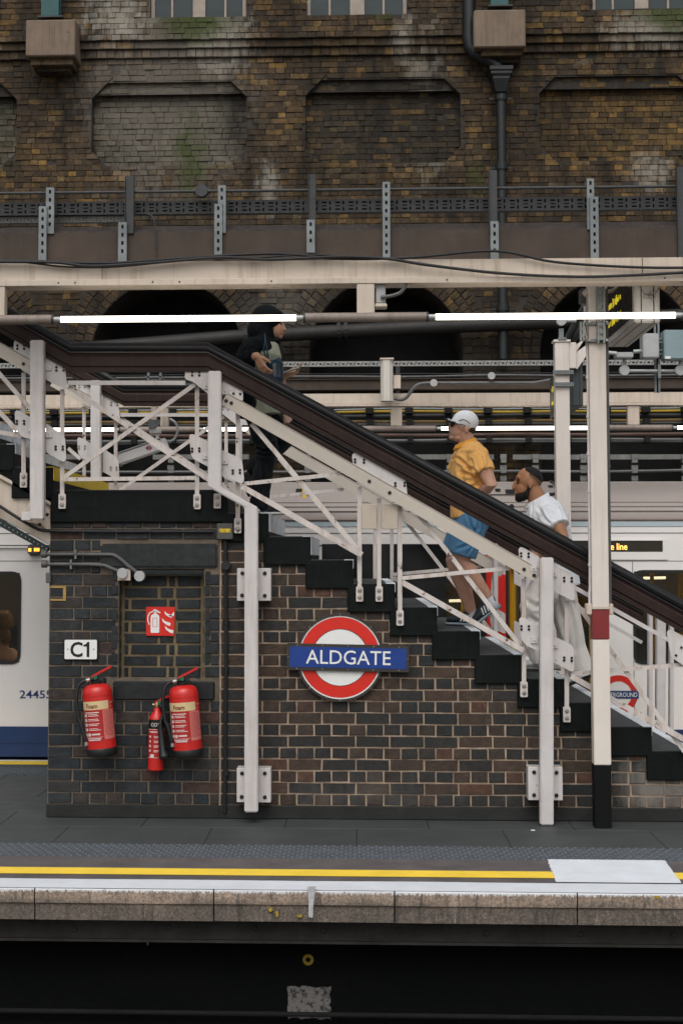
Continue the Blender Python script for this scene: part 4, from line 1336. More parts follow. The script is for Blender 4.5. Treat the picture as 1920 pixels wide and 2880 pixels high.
for a in [(130, 153, 527, 657, 9.955, True, 'taller slotted grey upright of the pair at the far left'), (110, 132, 580, 735, 9.93, True, 'shorter slotted grey upright of the pair at the far left, down to the cream beam'),
          (354, 377, 495, 657, 9.955, False, 'plain dark upright left of the round junction box'), (333, 357, 625, 737, 9.93, True, 'short slotted dark upright below the plain one left of the round junction box'),
          (613, 635, 521, 655, 9.955, True, 'taller slotted grey upright just right of the round junction box'), (603, 625, 573, 725, 9.93, True, 'shorter slotted grey upright just right of the round junction box'),
          (868, 888, 490, 657, 9.955, False, 'plain dark upright near the middle, above the walking woman'), (862, 885, 618, 710, 9.93, True, 'short slotted dark upright below the plain one near the middle'),
          (1075, 1096, 511, 727, 9.93, True, 'single tall slotted grey upright over the hanger of the tube lamp'),
          (1375, 1397, 478, 655, 9.955, False, 'plain dark upright in front of the downpipe'), (1378, 1401, 622, 730, 9.93, True, 'short slotted dark upright in front of the downpipe'),
          (1649, 1669, 502, 645, 9.955, True, 'taller slotted grey upright over the red banded column'), (1658, 1681, 553, 727, 9.93, True, 'shorter slotted grey upright over the red banded column'),
          (1902, 1926, 470, 725, 9.955, False, 'plain dark upright at the right edge')]:
    strut(*a)
# tube lamps
def tube_lamp(segs_lit, segs_batten, Y, v_at, labels_l, labels_b, r=.0185):
    z = P(960, v_at, Y).z
    for (ua, ub), lab in zip(segs_lit, labels_l):
        xa, xb = P(ua, v_at, Y).x, P(ub, v_at, Y).x
        t = thing('tube_lamp', lab, 'tube lamp', ((xa+xb)/2, Y, z), 'lit tube lamps')
        b = MB(); b.tube([(xa+.045, Y, z), (xb-.045, Y, z)], r, 14); b.build('tube', TUBE, t, smooth=True)
        for xx in (xa, xb-.045):
            b = MB(); b.tube([(xx, Y, z), (xx+.045, Y, z)], r*.92, 12); b.build('end_cap', LGREY, t, smooth=True)
    for (ua, ub), lab in zip(segs_batten, labels_b):
        xa, xb = P(ua, v_at, Y).x, P(ub, v_at, Y).x
        t = thing('lamp_batten', lab, 'lamp housing', ((xa+xb)/2, Y, z), 'housings between the tube lamps')
        b = MB(); b.tube([(xa, Y, z), (xb, Y, z)], r*1.62, 16); b.build('housing', M('batten_brown', (.25, .205, .175), .5, .3, 3, bump=.1, streak=(.6, (.11, .08, .065))), t, smooth=True)
        for xx in (xa-.002, xb-.010):
            b = MB(); b.tube([(xx, Y, z), (xx+.012, Y, z)], r*1.7, 16); b.build('end_ring', DKM, t, smooth=True)
YL = 9.74
tube_lamp([(152, 853), (1204, 1918)], [(-90, 151), (854, 1203), (1919, 2060)], YL, 893,
          ['lit tube lamp passing in front of the woman in the black headscarf', 'lit tube lamp passing in front of the hanging indicator board'],
          ['brown lamp housing at the left end of the near row', 'brown lamp housing hanging in the middle of the near row', 'brown lamp housing at the right edge of the near row'])
zl = P(960, 893, YL).z
for lab, ua, ub in (('cream hanger holding the middle lamp housing below the beam', 1003, 1053), ('cream hanger holding the lamp housing at the left edge', -35, 16)):
    xa, xb = P(ua, 840, YG).x, P(ub, 840, YG).x
    t = thing('lamp_hanger', lab, 'hanger', ((xa+xb)/2, YG, zl), 'cream lamp hangers')
    b = MB(); b.box(xa, xb, YG-.018, YG+.06, zl+.026, gz(799.5)); b.build('stem', CREAM, t, bevel=.004)
    b = MB(); b.box(xa-.01, xb+.01, YG-.030, YG+.03, zl+.020, zl+.032); b.build('foot', CREAM, t, bevel=.003)
t = thing('junction_box', 'small grey box with a flexible hose beside the cream lamp hanger', 'junction box', P(1068, 862, YG))
b = MB(); prect(b, 1056, 797, 1084, 852, YG+.02, .05); b.build('body', LGREY, t, bevel=.004)
b = MB(); prect(b, 1054, 853, 1088, 864, YG-.01, .10); b.build('lid', CREAM, t, bevel=.006)
rod('hose', smooth_path([P(1070, 836, YG), P(1100, 832, YG), P(1125, 823, YG), P(1138, 806, YG), P(1142, 797, YG)]), .012, PIPE, t)

# ================================================================== COLUMNS
def column(u0, u1, v0, v1, Y, label, bands=None, depth=None):
    vm = (v0+v1)/2
    xa, xb = P(u0, vm, Y).x, P(u1, vm, Y).x
    d = depth or (xb-xa)
    return xa, xb, d
YCOL = 10.17
xa, xb = P(1665.5, 1800, YCOL).x, P(1713, 1800, YCOL).x
cz = lambda v: P(1690, v, YCOL).z
t = thing('platform_column', 'square cream steel column with a dark red band and a black foot', 'column', ((xa+xb)/2, YCOL, 0))
d = xb-xa
COLC = M('column_cream', (.66, .60, .55), .45, .1, 4, bump=.05, chips=(.73, (.12, .08, .05), 14), streak=(.3, (.4, .32, .25)))
for nm, va, vb, m in (('shaft', 790, 1714, COLC), ('red_band', 1715, 1798, M('band_red', (.20, .022, .022), .45, .12, 9, bump=.05)), ('white_shaft', 1799, 2152, M('column_white', (.68, .62, .56), .45, .08, 4, bump=.05, chips=(.74, (.12, .08, .05), 14))), ('black_foot', 2153, 2400, M('column_black', (.0036, .0045, .0045), .55, .3, 5, bump=.08, spec=.15, chips=(.73, (.3, .28, .25), 14)))):
    b = MB(); b.box(xa, xb, YCOL, YCOL+d, max(cz(vb), 0.0), cz(va)-.0005); b.build(nm, m, t, bevel=.004, segs=2)
b = MB(); b.box(xa-.002, xb+.002, YCOL-.002, YCOL+d, cz(1713), cz(1706)); b.build('seam', CREAM, t)
# conduits up the column
tc = thing('conduit', 'slim white conduit clipped up the left side of the red banded column', 'conduit', P(1652, 1710, YCOL))
xq = P(1655, 1400, YCOL+.03).x
rod('pipe', smooth_path([(xq-.004, YCOL+.03, cz(1702)), (xq-.004, YCOL+.03, cz(1660)), (xq, YCOL+.03, cz(1600)), (xq, YCOL+.03, cz(1000)), (xq-.012, YCOL+.03, cz(940)), (xq-.012, YCOL+.03, cz(860))], 3), .008, WHITE, tc)
for v in (1060, 1170, 1275, 1380, 1485, 1588): b = MB(); b.cyl((xq, YCOL+.03, cz(v)-.009), (0, 0, 1), .012, .018, 10); b.build('coupler', WHITE, tc)
b = MB(); b.box(xq-.03, xa-.002, YCOL+.0, YCOL+.07, cz(1729), cz(1698)); b.build('end_box', CREAM, tc, bevel=.004)
tc = thing('conduit', 'grey steel conduit running up the right side of the red banded column', 'conduit', P(1718, 1710, YCOL))
xq = xb+.013
rod('pipe', [(xq, YCOL+.04, cz(1696)), (xq, YCOL+.04, cz(810))], .010, PIPE, tc)
b = MB(); b.box(xb+.002, xb+.026, YCOL, YCOL+.07, cz(1729), cz(1698)); b.build('end_box', CREAM, tc, bevel=.004)
for v in (1000, 1310, 1590): b = MB(); b.cyl((xq, YCOL+.04, cz(v)-.01), (0, 0, 1), .014, .02, 10); b.build('coupler', PIPE, tc)
# strut clamp cluster at the column head
t = thing('strut_bracket', 'cluster of galvanised strut channels clamped round the head of the red banded column', 'bracket', P(1690, 960, YCOL))
for (ua, ub, va, vb, yy) in ((1645, 1712, 953, 962, YCOL-.03), (1645, 1712, 905, 914, YCOL-.03)):
    b = MB(); prect(b, ua, va, ub, vb, yy, .028); b.build('clamp', GALV, t, bevel=.002)
for (ua, ub, va, vb) in ((1679, 1698, 770, 965), (1630, 1642, 905, 958)):
    b = MB(); pz0, pz1 = P(ua, vb, YCOL-.07), P(ub, va, YCOL-.07)
    b.box(pz0.x, pz0.x+.012, YCOL-.07, YCOL-.035, pz0.z, pz1.z); b.box(pz1.x-.012, pz1.x, YCOL-.07, YCOL-.035, pz0.z, pz1.z)
    z = pz0.z+.02
    while z < pz1.z-.05: b.box(pz0.x+.012, pz1.x-.012, YCOL-.066, YCOL-.062, z, z+.022); z += .045
    b.build('channel', GALV, t)
b = MB()
for (u, v) in ((1655, 906), (1704, 906), (1655, 957), (1704, 957)): q = P(u, v, YCOL-.03); b.disc_bolt((q.x, YCOL-.03, q.z), .010, .012)
stuff(b.build('bolts', STEEL, t))
t = thing('junction_box', 'dark grey box with a thick cream pipe at the head of the red banded column', 'junction box', P(1640, 850, YCOL+.1))
b = MB(); prect(b, 1631, 811, 1657, 851, YCOL+.12, .09); b.build('body', M('box_grey', (.10, .10, .095), .6, .3, 6), t, bevel=.006)
b = MB(); prect(b, 1655, 797, 1690, 880, YCOL+.16, .12); b.build('bracket', CREAM, t, bevel=.005)
rod('pipe', smooth_path([P(1641, 830, YCOL+.06), P(1655, 820, YCOL+.05), P(1690, 820, YCOL+.06), P(1722, 817, YCOL+.12), P(1738, 800, YCOL+.3), P(1752, 770, YCOL+.5)]), [.022]*6+[.012]*25, CREAM, t, seg=10)
# hanging indicator boards with yellow dots
LED = EM('led_yellow', (1, .80, .03), .55, (.3, .25, .02))
IND = M('indicator_grey', (.50, .48, .45), .5, .12, 6, bump=.05)
INDK = M('indicator_glass', (.010, .011, .011), .25, .2, 6, bump=0)
def indicator(x0, x1, y0, y1, z0, z1, label, mat):
    t = thing('indicator_board', label, 'indicator board', ((x0+x1)/2, (y0+y1)/2, z0), 'hanging indicator boards')
    b = MB(); b.box(x0, x1, y0, y1, z0, z1); b.build('case', mat, t, bevel=.008, segs=2)
    for f in (.27, .76):
        b = MB(); xs = x0+(x1-x0)*f; b.box(xs-.003, xs+.003, y0-.002, y1+.002, z0-.002, z1+.002); b.build('seam', SIGNK, t)
    b = MB(); b.box(x0-.004, x0-.0008, y0+.07, y1-.10, z0+.045, z1-.03); b.build('screen', INDK, t)
    b = MB(); yy = y0+(y1-y0)*.40
    random.seed(5)
    for row in range(2):
        yy = y0+(y1-y0)*.42
        while yy < y1-.16:
            zc = z0+.12+row*.12
            h = random.uniform(.015, .045)
            b.box(x0-.0055, x0-.0041, yy, yy+.012, zc-h*.5, zc+h)
            yy += random.choice((.024, .030, .055))
    stuff(b.build('led_text', LED, t))
    b = MB()
    b.box(x0+.02, x0+.05, (y0+y1)/2-.03, (y0+y1)/2+.03, z1, z1+.08); b.build('hanger', CREAM, t)
    return t
q0, q1 = P(1783, 908, 10.0), P(1855, 908, 10.0)
ti = indicator(q0.x, q1.x, 10.0, 11.15, q0.z, q0.z+.52, 'grey hanging indicator board with yellow dot lettering above the red banded column', IND)
b = MB(); q = P(1822, 834, 9.99); b.box(q.x-.03, q.x+.022, 9.985, 9.999, q.z-.013, q.z+.013); b.tube([(q.x+.02+.02*math.cos(a), 9.975, q.z+.022*math.sin(a)) for a in [k*math.pi/6 for k in range(-4, 8)]], .004, 6); b.build('padlock', STEEL, ti)
rod('safety_wire', smooth_path([P(1798, 800, 9.97), P(1806, 820, 9.97), P(1820, 830, 9.97), P(1842, 824, 9.97), P(1856, 798, 9.97)]), .002, DKM, ti, 5)
q0, q1 = P(1598, 1143, 13.05), P(1639, 1143, 13.05)
indicator(q0.x, q1.x, 13.05, 14.3, q0.z, q0.z+.37, 'dark grey indicator board behind the column with the braces, its yellow text half hidden', M('indicator_dark', (.045, .058, .06), .45, .2, 6, bump=.05))
# second column beyond the stairs, with its head gear
YC2 = 12.95
xa, xb = P(1563, 1300, YC2).x, P(1603, 1300, YC2).x
c2 = lambda v: P(1585, v, YC2).z
t = thing('platform_column', 'cream square column behind the bearded man, with clamps and a brace at its head', 'column', ((xa+xb)/2, YC2, 0))
b = MB(); b.box(xa, xb, YC2, YC2+.115, 0, c2(962)); b.build('shaft', COLC, t, bevel=.004)
b = MB(); b.box(xa-.012, xb+.012, YC2-.01, YC2+.125, c2(962), c2(955)); b.build('cap', COLC, t, bevel=.003)
for v in (1042, 1048, 1076, 1082):
    b = MB(); b.box(xa-.02, xb+.03, YC2-.03, YC2-.005, c2(v+5), c2(v)); b.build('clamp', GALV, t)
b = MB(); b.box(xb-.02, xb+.06, YC2+.02, YC2+.09, c2(1035), c2(962)); b.build('bracket', COLC, t, bevel=.004)
b = MB(); pA, pB = P(1610, 1030, YC2+.05), P(1660, 955, YC2+.05); b.bar(pA, pB, .085, .06); pA, pB = P(1612, 985, YC2+.05), P(1650, 958, YC2+.05); b.bar(pA, pB, .05, .05); b.build('brace', COLC, t)
t = thing('round_box', 'pale round junction box above the capped column behind the bearded man', 'junction box', P(1577, 955, YC2))
b = MB(); q = P(1577, 902, YC2); b.cyl((q.x, YC2-.02, q.z), (0, 1, 0), .040, .05, 18); b.cyl((q.x+.03, YC2, q.z), (1, 0, 0), .014, .09, 10); b.build('lid', LGREY, t)
b = MB(); prect(b, 1571, 924, 1584, 952, YC2-.01, .04); prect(b, 1569, 949, 1592, 955, YC2-.02, .06); b.build('bracket', GALV, t)
for (u0, v0, u1, v1, w, lab) in ((1598, 950, 1645, 862, .07, 'upper grey pipe sloping up behind the column head'), (1612, 955, 1634, 925, .045, 'short dark pipe sloping up behind the column head')):
    o = rod('pipe', [P(u0, v0, YC2+.3), P(u1, v1, YC2+.1)], w/2, DKM, None, 10); tag(o, lab, 'pipe')
# boxes and conduits right of the column
YR = 13.0
for (r, lab, m) in (((1807, 937, 1852, 1006), 'plain grey metal box beside the pale blue cabinet', LGREY), ((1866, 927, 1990, 1010), 'pale blue grey cabinet at the right edge under the tube lamp', M('cabinet_blue', (.22, .30, .32), .5, .1, 6)), ((1733, 990, 1780, 1006), 'small flat grey box on a conduit under the indicator board', LGREY)):
    t = thing('equipment_box', lab, 'box', P((r[0]+r[2])/2, r[3], YR))
    b = MB(); prect(b, *r, YR-.1, .16); b.build('case', m, t, bevel=.008, segs=2)
    if r[0] == 1866:
        b = MB(); prect(b, 1869, 1002, 1884, 1009, YR-.104, .004); b.build('sticker', SIGNW, t)
        b = MB()
        for v in (953, 963, 985, 996):
            pa = P(1852, v, YR); pc = P(1868, v, YR); b.tube([pa, pc], .005, 6)
        stuff(b.build('wires', LGREY, t))
t = thing('conduit', 'pale conduit run with two round boxes under the plain grey box', 'conduit', P(1830, 1043, YR))
for u in (1753.5, 1910):
    b = MB(); q = P(u, 1042, YR); b.cyl((q.x, YR-.03, q.z), (0, 1, 0), .041, .05, 20); b.build('round_box', LGREY, t)
rod('pipe', [P(1766, 1043, YR), P(1900, 1043, YR)], .013, LGREY, t, 10)
rod('riser', [P(1754, 1030, YR), P(1754, 1007, YR)], .014, LGREY, t, 10)
rod('riser', [P(1911, 1030, YR), P(1911, 1012, YR)], .014, LGREY, t, 10)
rod('upper_pipe', [P(1708, 992, YR), P(1733, 994, YR)], .016, LGREY, t, 10)
rod('upper_pipe', [P(1780, 989, YR), P(1807, 987, YR)], .016, LGREY, t, 10)
b = MB(); q = P(1851, 1043, YR); b.box(q.x-.012, q.x+.012, YR-.03, YR-.01, q.z-.06, q.z+.05); b.build('clip', GALV, t)
t = thing('strut', 'dark slotted vertical channel behind the plain grey box', 'upright', P(1846, 1104, YR))
b = MB(); prect(b, 1839, 900, 1844, 1104, YR+.08, .03); prect(b, 1849, 900, 1854, 1104, YR+.08, .03); b.build('channel', GALV, t)
b = MB(); prect(b, 1844, 900, 1849, 1104, YR+.10, .01); b.build('channel_back', SOOT, t)

# ================================================================== FAR SIDE: wall cables, beam, lamps
YF = 20.55
xf0, xf1 = P(-250, 1200, YF).x, P(2170, 1200, YF).x
fz = lambda v, Y=YF: P(960, v, Y).z
t = thing('cable_tray', 'light grey perforated cable tray along the far brick wall', 'cable tray', ((xf0+xf1)/2, YF, fz(1030)))
b = MB(); perforated(b, xf0, xf1, fz(1037), fz(1023), YF-.25, .08, [(.1, .4, .3, .65, 21/218), (.6, .72, .15, .6, 21/218), (.8, .9, .45, .85, 21/218)]); b.build('tray', M('tray_light', (.30, .30, .29), .5, .3, 7, metal=.2), t)
b = MB(); b.box(xf0, xf1, YF-.22, YF-.21, fz(1037), fz(1023)); b.build('tray_back', SOOT, t)
ro = MB(); rod_o = rod('drain_pipe', [P(-200, 1012, 20.75), P(230, 982, 20.75), P(700, 945, 20.75), P(1180, 921, 20.75), P(1560, 905, 20.75), P(2100, 880, 20.75)], .095, M('pipe_soot', (.016, .015, .014), .6, .4, 4, bump=.2), None, 14)
tag(rod_o, 'thick sooty pipe sloping along the wall across the dark arches', 'pipe')
for (u, v, r) in ((952, 931, .12), (690, 945, .115)):
    b = MB(); q = P(u, v, 20.75); dirv = (P(u+50, v-2.6, 20.75)-q).normalized(); b.cyl(q-dirv*.02, dirv, r, .05, 14); b.cyl(q+dirv*.07, dirv, r, .05, 14)
    o = b.build('pipe_collar', MATS['pipe_soot'], rod_o)
for (v, r, m, lab) in ((1057, .017, PIPE, 'uppermost grey conduit under the far grey tray'), (1078, .016, DKM, 'dark conduit over the far brown girder'), (1050, .008, RUBBER, 'thin black wire just under the far grey tray'), (1064, .006, RUBBER, 'thin sagging black wire between the far conduits'),
                      (1150, .014, GALV, 'pale grey cable above the long yellow cable'), (1157, .017, M('yellow_cable', (.42, .27, .02), .6, .3, 3, chips=(.62, (.05, .045, .04), 1.4)), 'long yellow cable under the far cream beam'), (1168, .03, RUBBER, 'thick black cable under the yellow cable'), (1184, .02, M('dirty_yellow_cable', (.16, .10, .03), .7, .4, 3, chips=(.58, (.03, .03, .03), 1.2)), 'dirty yellow cable above the far lamps'), (1192, .018, DKM, 'grey cable just above the far lamps'),
                      (1222, .026, M('red_brown_cable', (.085, .045, .035), .6, .4, 3), 'red brown cable just below the far lamps'), (1237, .022, PIPE, 'grey cable pair below the far lamps'), (1243, .016, DKM, 'dark cable lowest below the far lamps'), (1326, .020, PIPE, 'grey pipe low on the wall above the train roof')):
    pts = []
    for k in range(41):
        x = xf0+(xf1-xf0)*k/40
        pts.append((x, YF+.1+.02*mnoise.noise(Vector((x*.5, v, 0))), fz(v)+.018*mnoise.noise(Vector((x*.8, v*1.3, 2)))))
    tag(rod('wall_cable', pts, r, m, None, 7), lab, 'cable', 'cables along the far wall')
t = thing('cable_bracket', 'row of small black cable brackets under the far cream beam', 'brackets', P(900, 1170, YF))
for k in range(18):
    u = 40+k*111
    b = MB(); q = P(u, 1160, YF); b.box(q.x-.05, q.x+.05, YF-.02, YF+.3, fz(1163), fz(1146)); b.build('bracket', SOOT, t); b = MB(); b.box(q.x-.03, q.x+.05, YF, YF+.3, fz(1195), fz(1178)); b.build('bracket', SOOT, t); b = MB(); b.box(q.x-.02, q.x+.05, YF, YF+.3, fz(1246), fz(1228)); b.build('bracket', SOOT, t)
# brown girder and cream beam over the far platform
YB2 = 16.5
x20, x21 = P(-250, 1120, YB2).x, P(2170, 1120, YB2).x
z2 = lambda v: P(960, v, YB2).z
t = thing('far_girder', 'brown steel girder seen above the far cream beam', 'girder', ((x20+x21)/2, YB2+.3, z2(1098)))
b = MB(); zz3 = lambda v: P(960, v, YB2+.3).z
b.box(x20, x21, YB2+.3, YB2+.45, zz3(1096), zz3(1066)); b.box(x20, x21, YB2+.27, YB2+.5, zz3(1068), zz3(1066)); b.build('web', BROWN, t)
b = MB(); b.box(x20, x21, YB2+.5, YB2+.7, zz3(1104), zz3(1060)); b.build('back_web', SOOT, t)
tb = thing('far_beam', 'pale cream beam carrying the far row of lamps beyond the train', 'beam', ((x20+x21)/2, YB2, z2(1143)))
b = MB(); b.box(x20, x21, YB2, YB2+.14, z2(1135), z2(1107)); b.build('web', CREAM, tb)
b = MB(); b.box(x20, x21, YB2-.02, YB2+.16, z2(1143), z2(1136)); b.build('flange', CREAM, tb)
zt2 = P(960, 1206, YB2).z
for lab, ua, ub in (('pale hanger below the far beam beside the loudspeaker', 1098, 1130), ('pale hanger below the far beam right of the red banded column', 1764, 1797), ('pale hanger below the far beam behind the security camera', 452, 474)):
    xa, xb = P(ua, 1170, YB2).x, P(ub, 1170, YB2).x
    t = thing('lamp_hanger', lab, 'hanger', ((xa+xb)/2, YB2, zt2), 'cream lamp hangers')
    b = MB(); b.box(xa, xb, YB2, YB2+.08, zt2+.03, z2(1143.5)); b.build('stem', CREAM, t, bevel=.004)
tube_lamp([(-160, 336), (562, 990 - 200), (1228, 1700), (1891, 2300)], [(337, 561), (791, 1227), (1701, 1890)], YB2, 1206,
          ['far lit tube lamp seen through the left landing railing', 'far lit tube lamp behind the woman', 'far lit tube lamp behind the head of the man in the cap', 'far lit tube lamp at the right edge'],
          ['far lamp housing beside the security camera', 'far lamp housing left of the man in the cap', 'far lamp housing right of the red banded column'], r=.019)
# brick wall fittings just over the train roof
t = thing('wall_rail', 'broken grey steel rail with brackets low on the sooty wall', 'rail', P(1500, 1285, 20.7))
RAILG = M('rail_grey', (.20, .20, .19), .6, .45, 4, bump=.2, streak=(.5, (.1, .09, .08)))
for (ua, ub) in ((1140, 1265), (1372, 1388), (1441, 1570), (1575, 1950), (430, 700), (60, 260)):
    b = MB(); prect(b, ua, 1278, ub, 1292, 20.70, .04); b.build('rail', RAILG, t)
for u in (1264, 1415, 1505, 1640, 1784, 1925, 480, 865, 640):
    for (va, vb) in ((1277, 1301), (1308, 1330), (1338, 1354)):
        b = MB(); prect(b, u-9, va, u+9, va+13, 20.66, .06); b.build('bracket', RAILG, t); b = MB(); prect(b, u-7, va+14, u+8, vb, 20.62, .10); b.build('bracket', RAILG, t)
# loudspeaker
t = thing('loudspeaker', 'pale column loudspeaker hanging upright on the far beam', 'loudspeaker', P(1087, 1128, 16.2))
q0, q1 = P(1070, 1010, 16.2), P(1105, 1127, 16.2)
w = q1.x-q0.x; b = MB()
b.prism([(q0.x, q1.z), (q1.x, q1.z), (q1.x, q0.z), (q0.x, q0.z)], 16.24, 16.36)
vs = [(q0.x, 16.24, q1.z), (q0.x+w*.22, 16.20, q1.z), (q0.x+w*.72, 16.20, q1.z), (q1.x, 16.24, q1.z)]
b.add(vs+[(x, y, q0.z) for x, y, z in vs], [(0, 1, 5, 4), (1, 2, 6, 5), (2, 3, 7, 6), (3, 2, 1, 0), (4, 5, 6, 7)])
b.build('case', M('speaker_cream', (.55, .52, .47), .5, .12, 3, streak=(.5, (.4, .28, .16))), t)
b = MB(); prect(b, 1068, 1006, 1107, 1010, 16.19, .18); b.build('top_cap', CREAM, t)
b = MB(); prect(b, 1106, 1055, 1126, 1092, 16.28, .05); b.build('bracket', CREAM, t); b = MB(); prect(b, 1112, 1030, 1124, 1105, 16.33, .04); b.build('mount', DKM, t)
t = thing('conduit', 'grey flexible conduit curving from the loudspeaker to a round box', 'conduit', P(1160, 1120, 16.3))
rod('pipe', smooth_path([P(1108, 1120, 16.3), P(1128, 1124, 16.3), P(1145, 1115, 16.3), P(1160, 1094, 16.3), P(1180, 1080, 16.3), P(1215, 1077, 16.3)]), .018, PIPE, t)
rod('pipe', [P(1220, 1077, 16.3), P(1500, 1077, 16.3), P(1560, 1066, 16.3)], .017, PIPE, t)
b = MB(); q = P(1219, 1077, 16.27); b.cyl((q.x, 16.25, q.z), (0, 1, 0), .037, .05, 16); q = P(1381, 1057, 16.27); b.cyl((q.x, 16.25, q.z), (0, 1, 0), .037, .05, 16); b.build('round_box', LGREY, t)
# security camera
YCC = 12.98
t = thing('security_camera', 'white boxy security camera tilted on a bracket below the landing handrail', 'security camera', P(440, 1215, YCC))
pA, pB = P(330, 1294, YCC), P(470, 1245, YCC)
dx = (pB-pA); dirv = dx.normalized(); up = Vector((-dirv.z, 0, dirv.x)); L = dx.length
def cam_box(mb, s0, s1, t0, t1, y0, y1):
    ps = [pA+dirv*a+up*c for a, c in ((s0, t0), (s1, t0), (s1, t1), (s0, t1))]
    mb.prism([(p.x, p.z) for p in ps], y0, y1)
CAMW = M('camera_white', (.62, .61, .60), .4, .08, 8, bump=0)
b = MB(); cam_box(b, 0, L, -.045, .038, YCC-.07, YCC+.07); b.build('body', CAMW, t, bevel=.006, segs=2)
b = MB(); cam_box(b, -.02, L*.93, .0385, .05, YCC-.078, YCC+.078); b.build('sunshield', M('camera_grey', (.33, .33, .33), .4, .1, 8), t, bevel=.004)
b = MB(); cam_box(b, .002, .02, -.055, -.046, YCC-.06, YCC+.06); b.build('wiper_edge', SIGNK, t)
b = MB(); c0 = pA+dirv*(L*.66); rr = [(c0.x+.020*math.cos(a*math.pi/8), c0.z+.020*math.sin(a*math.pi/8)) for a in range(16)]; ri = [(c0.x+.013*math.cos(a*math.pi/8), c0.z+.013*math.sin(a*math.pi/8)) for a in range(16)]
ring(b, rr, ri, YCC-.0725, YCC-.069); rg = b.build('roundel_ring', RED, t)
b = MB(); cx = c0; b.box(cx.x-.026, cx.x+.026, YCC-.0735, YCC-.0728, cx.z-.005, cx.z+.005); b.build('roundel_bar', BLUE, t)
b = MB(); prect(b, 438, 1222, 446, 1238, YCC-.02, .04); prect(b, 420, 1205, 452, 1218, YCC-.03, .06); b.build('knuckle', CAMW, t, bevel=.003)
b = MB(); ppoly(b, [(417, 1180), (448, 1180), (448, 1190), (432, 1206), (418, 1206)], YCC-.04, .08); b.build('bracket', GALV, t)
b = MB(); prect(b, 425, 1125, 440, 1180, YCC, .05); prect(b, 455, 1150, 472, 1198, YCC+.06, .05); b.build('drop_rod', CREAM, t)
rod('hose', smooth_path([P(476, 1242, YCC), P(490, 1235, YCC), P(500, 1212, YCC), P(494, 1190, YCC), P(478, 1178, YCC)]), .010, LGREY, t)
b = MB(); prect(b, 408, 1058, 458, 1062, YCC, .1); prect(b, 414, 1044, 420, 1068, YCC, .05); prect(b, 448, 1044, 454, 1068, YCC, .05); prect(b, 418, 1062, 446, 1070, YCC+.02, .06); b.build('top_clamp', GALV, t)
# ================================================================== FAR TRAIN
YTR = 13.42
tz = lambda v, u=1700: P(u, v, YTR).z
tx = lambda u, v=1700: P(u, v, YTR).x
TRW = M('train_white', (.76, .73, .71), .35, .05, 2, bump=.0)
TRG = M('train_roof', (.31, .27, .25), .5, .14, 1.2, bump=.05, streak=(.3, (.25, .21, .19)), stretch=(.4, 3, 3))
TRB = M('train_blue', (.010, .035, .12), .4, .2, 2, bump=.05, streak=(.3, (.03, .05, .1)))
STRIP = M('train_blue_grey', (.42, .50, .54), .35, .06, 2, bump=0)
INT = M('train_interior', (.16, .13, .10), .8, .3, 2, bump=0)
OLIVE = M('bulkhead_yellow', (.30, .19, .035), .5, .2, 1.5, bump=0)
POLE = M('pole_yellow', (.62, .36, .02), .35, .1, 5, bump=0)
GLASS = glass_mat('train_glass', (.80, .80, .74), .80)
RUBK = M('window_rubber', (.010, .010, .011), .5, .2, 5, bump=0)
train = thing('train', 'white underground train with blue skirt standing beyond the stairs', 'train', (tx(960), YTR+1.3, -.8))
xt0, xt1 = tx(-420), tx(2400)
z_sk0, z_sk1 = tz(2128, 60), tz(2043, 60)
z_can = tz(1481)
W_L = (tx(-200), tx(60), tz(1868, 30), tz(1607, 30))
W_R = (tx(1778), tx(2140), tz(1868), tz(1603))
D_O = (tx(1252), tx(1664), tz(2043), tz(1560))          # doorway
DSP = (tx(1636), tx(1862), tz(1551), tz(1522))
def inset(w, d): return (w[0]+d, w[1]-d, w[2]+d, w[3]-d)
holes = [inset(W_L, .012), inset(W_R, .012), D_O]
b = MB(); wall_holes(b, xt0, xt1, z_sk1, z_can, holes, YTR, YTR+.05)
b.build('body_side', TRW, train)
b = MB(); b.box(xt0, xt1, YTR-.012, YTR+.06, z_sk0, z_sk1-.001); b.box(xt0, xt1, YTR-.018, YTR+.05, (z_sk0+z_sk1)/2-.012, (z_sk0+z_sk1)/2+.006); b.build('skirt', TRB, train)
b = MB(); b.box(xt0, xt1, YTR+.1, YTR+2.5, z_sk0-.25, z_sk0); b.build('underframe', SOOT, train)
# roof shell (y, z): cantrail strip, ledge, curved roof
z_r = tz(1464); pr = [(YTR-.004, z_can), (YTR-.004, z_r), (YTR+.02, z_r+.002)]
b = MB(); b.box(xt0, xt1, YTR-.006, YTR+.03, z_can+.002, z_r); b.build('cantrail', STRIP, train)
apex = P(960, 1356, YTR+.75).z
prof = []
for k in range(15):
    a = math.pi/2*k/14
    prof.append((YTR+.02+.78*(1-math.cos(a)), z_r+.004+(apex-z_r-.004)*math.sin(a)))
prof += [(YTR+1.4, apex+.015), (YTR+2.0, apex-.01), (YTR+2.66, z_r), (YTR+2.68, z_can-.3)]
b = MB(); n = len(prof)
b.add([(xt0, y, z) for y, z in prof]+[(xt1, y, z) for y, z in prof], [(i, n+i, n+i+1, i+1) for i in range(n-1)])
b.build('roof', TRG, train, smooth=True)
for k, rr in ((2, .010), (3, .007), (4, .006), (11, .010)):
    y, z = prof[k]; rod('roof_rib', [(xt0, y-.004, z), (xt1, y-.004, z)], rr, TRG, train, 6)
rod('roof_gutter', [(xt0, YTR-.004, z_r+.006), (xt1, YTR-.004, z_r+.006)], .012, M('gutter_dirty', (.22, .17, .14), .7, .4, 2), train, 6)
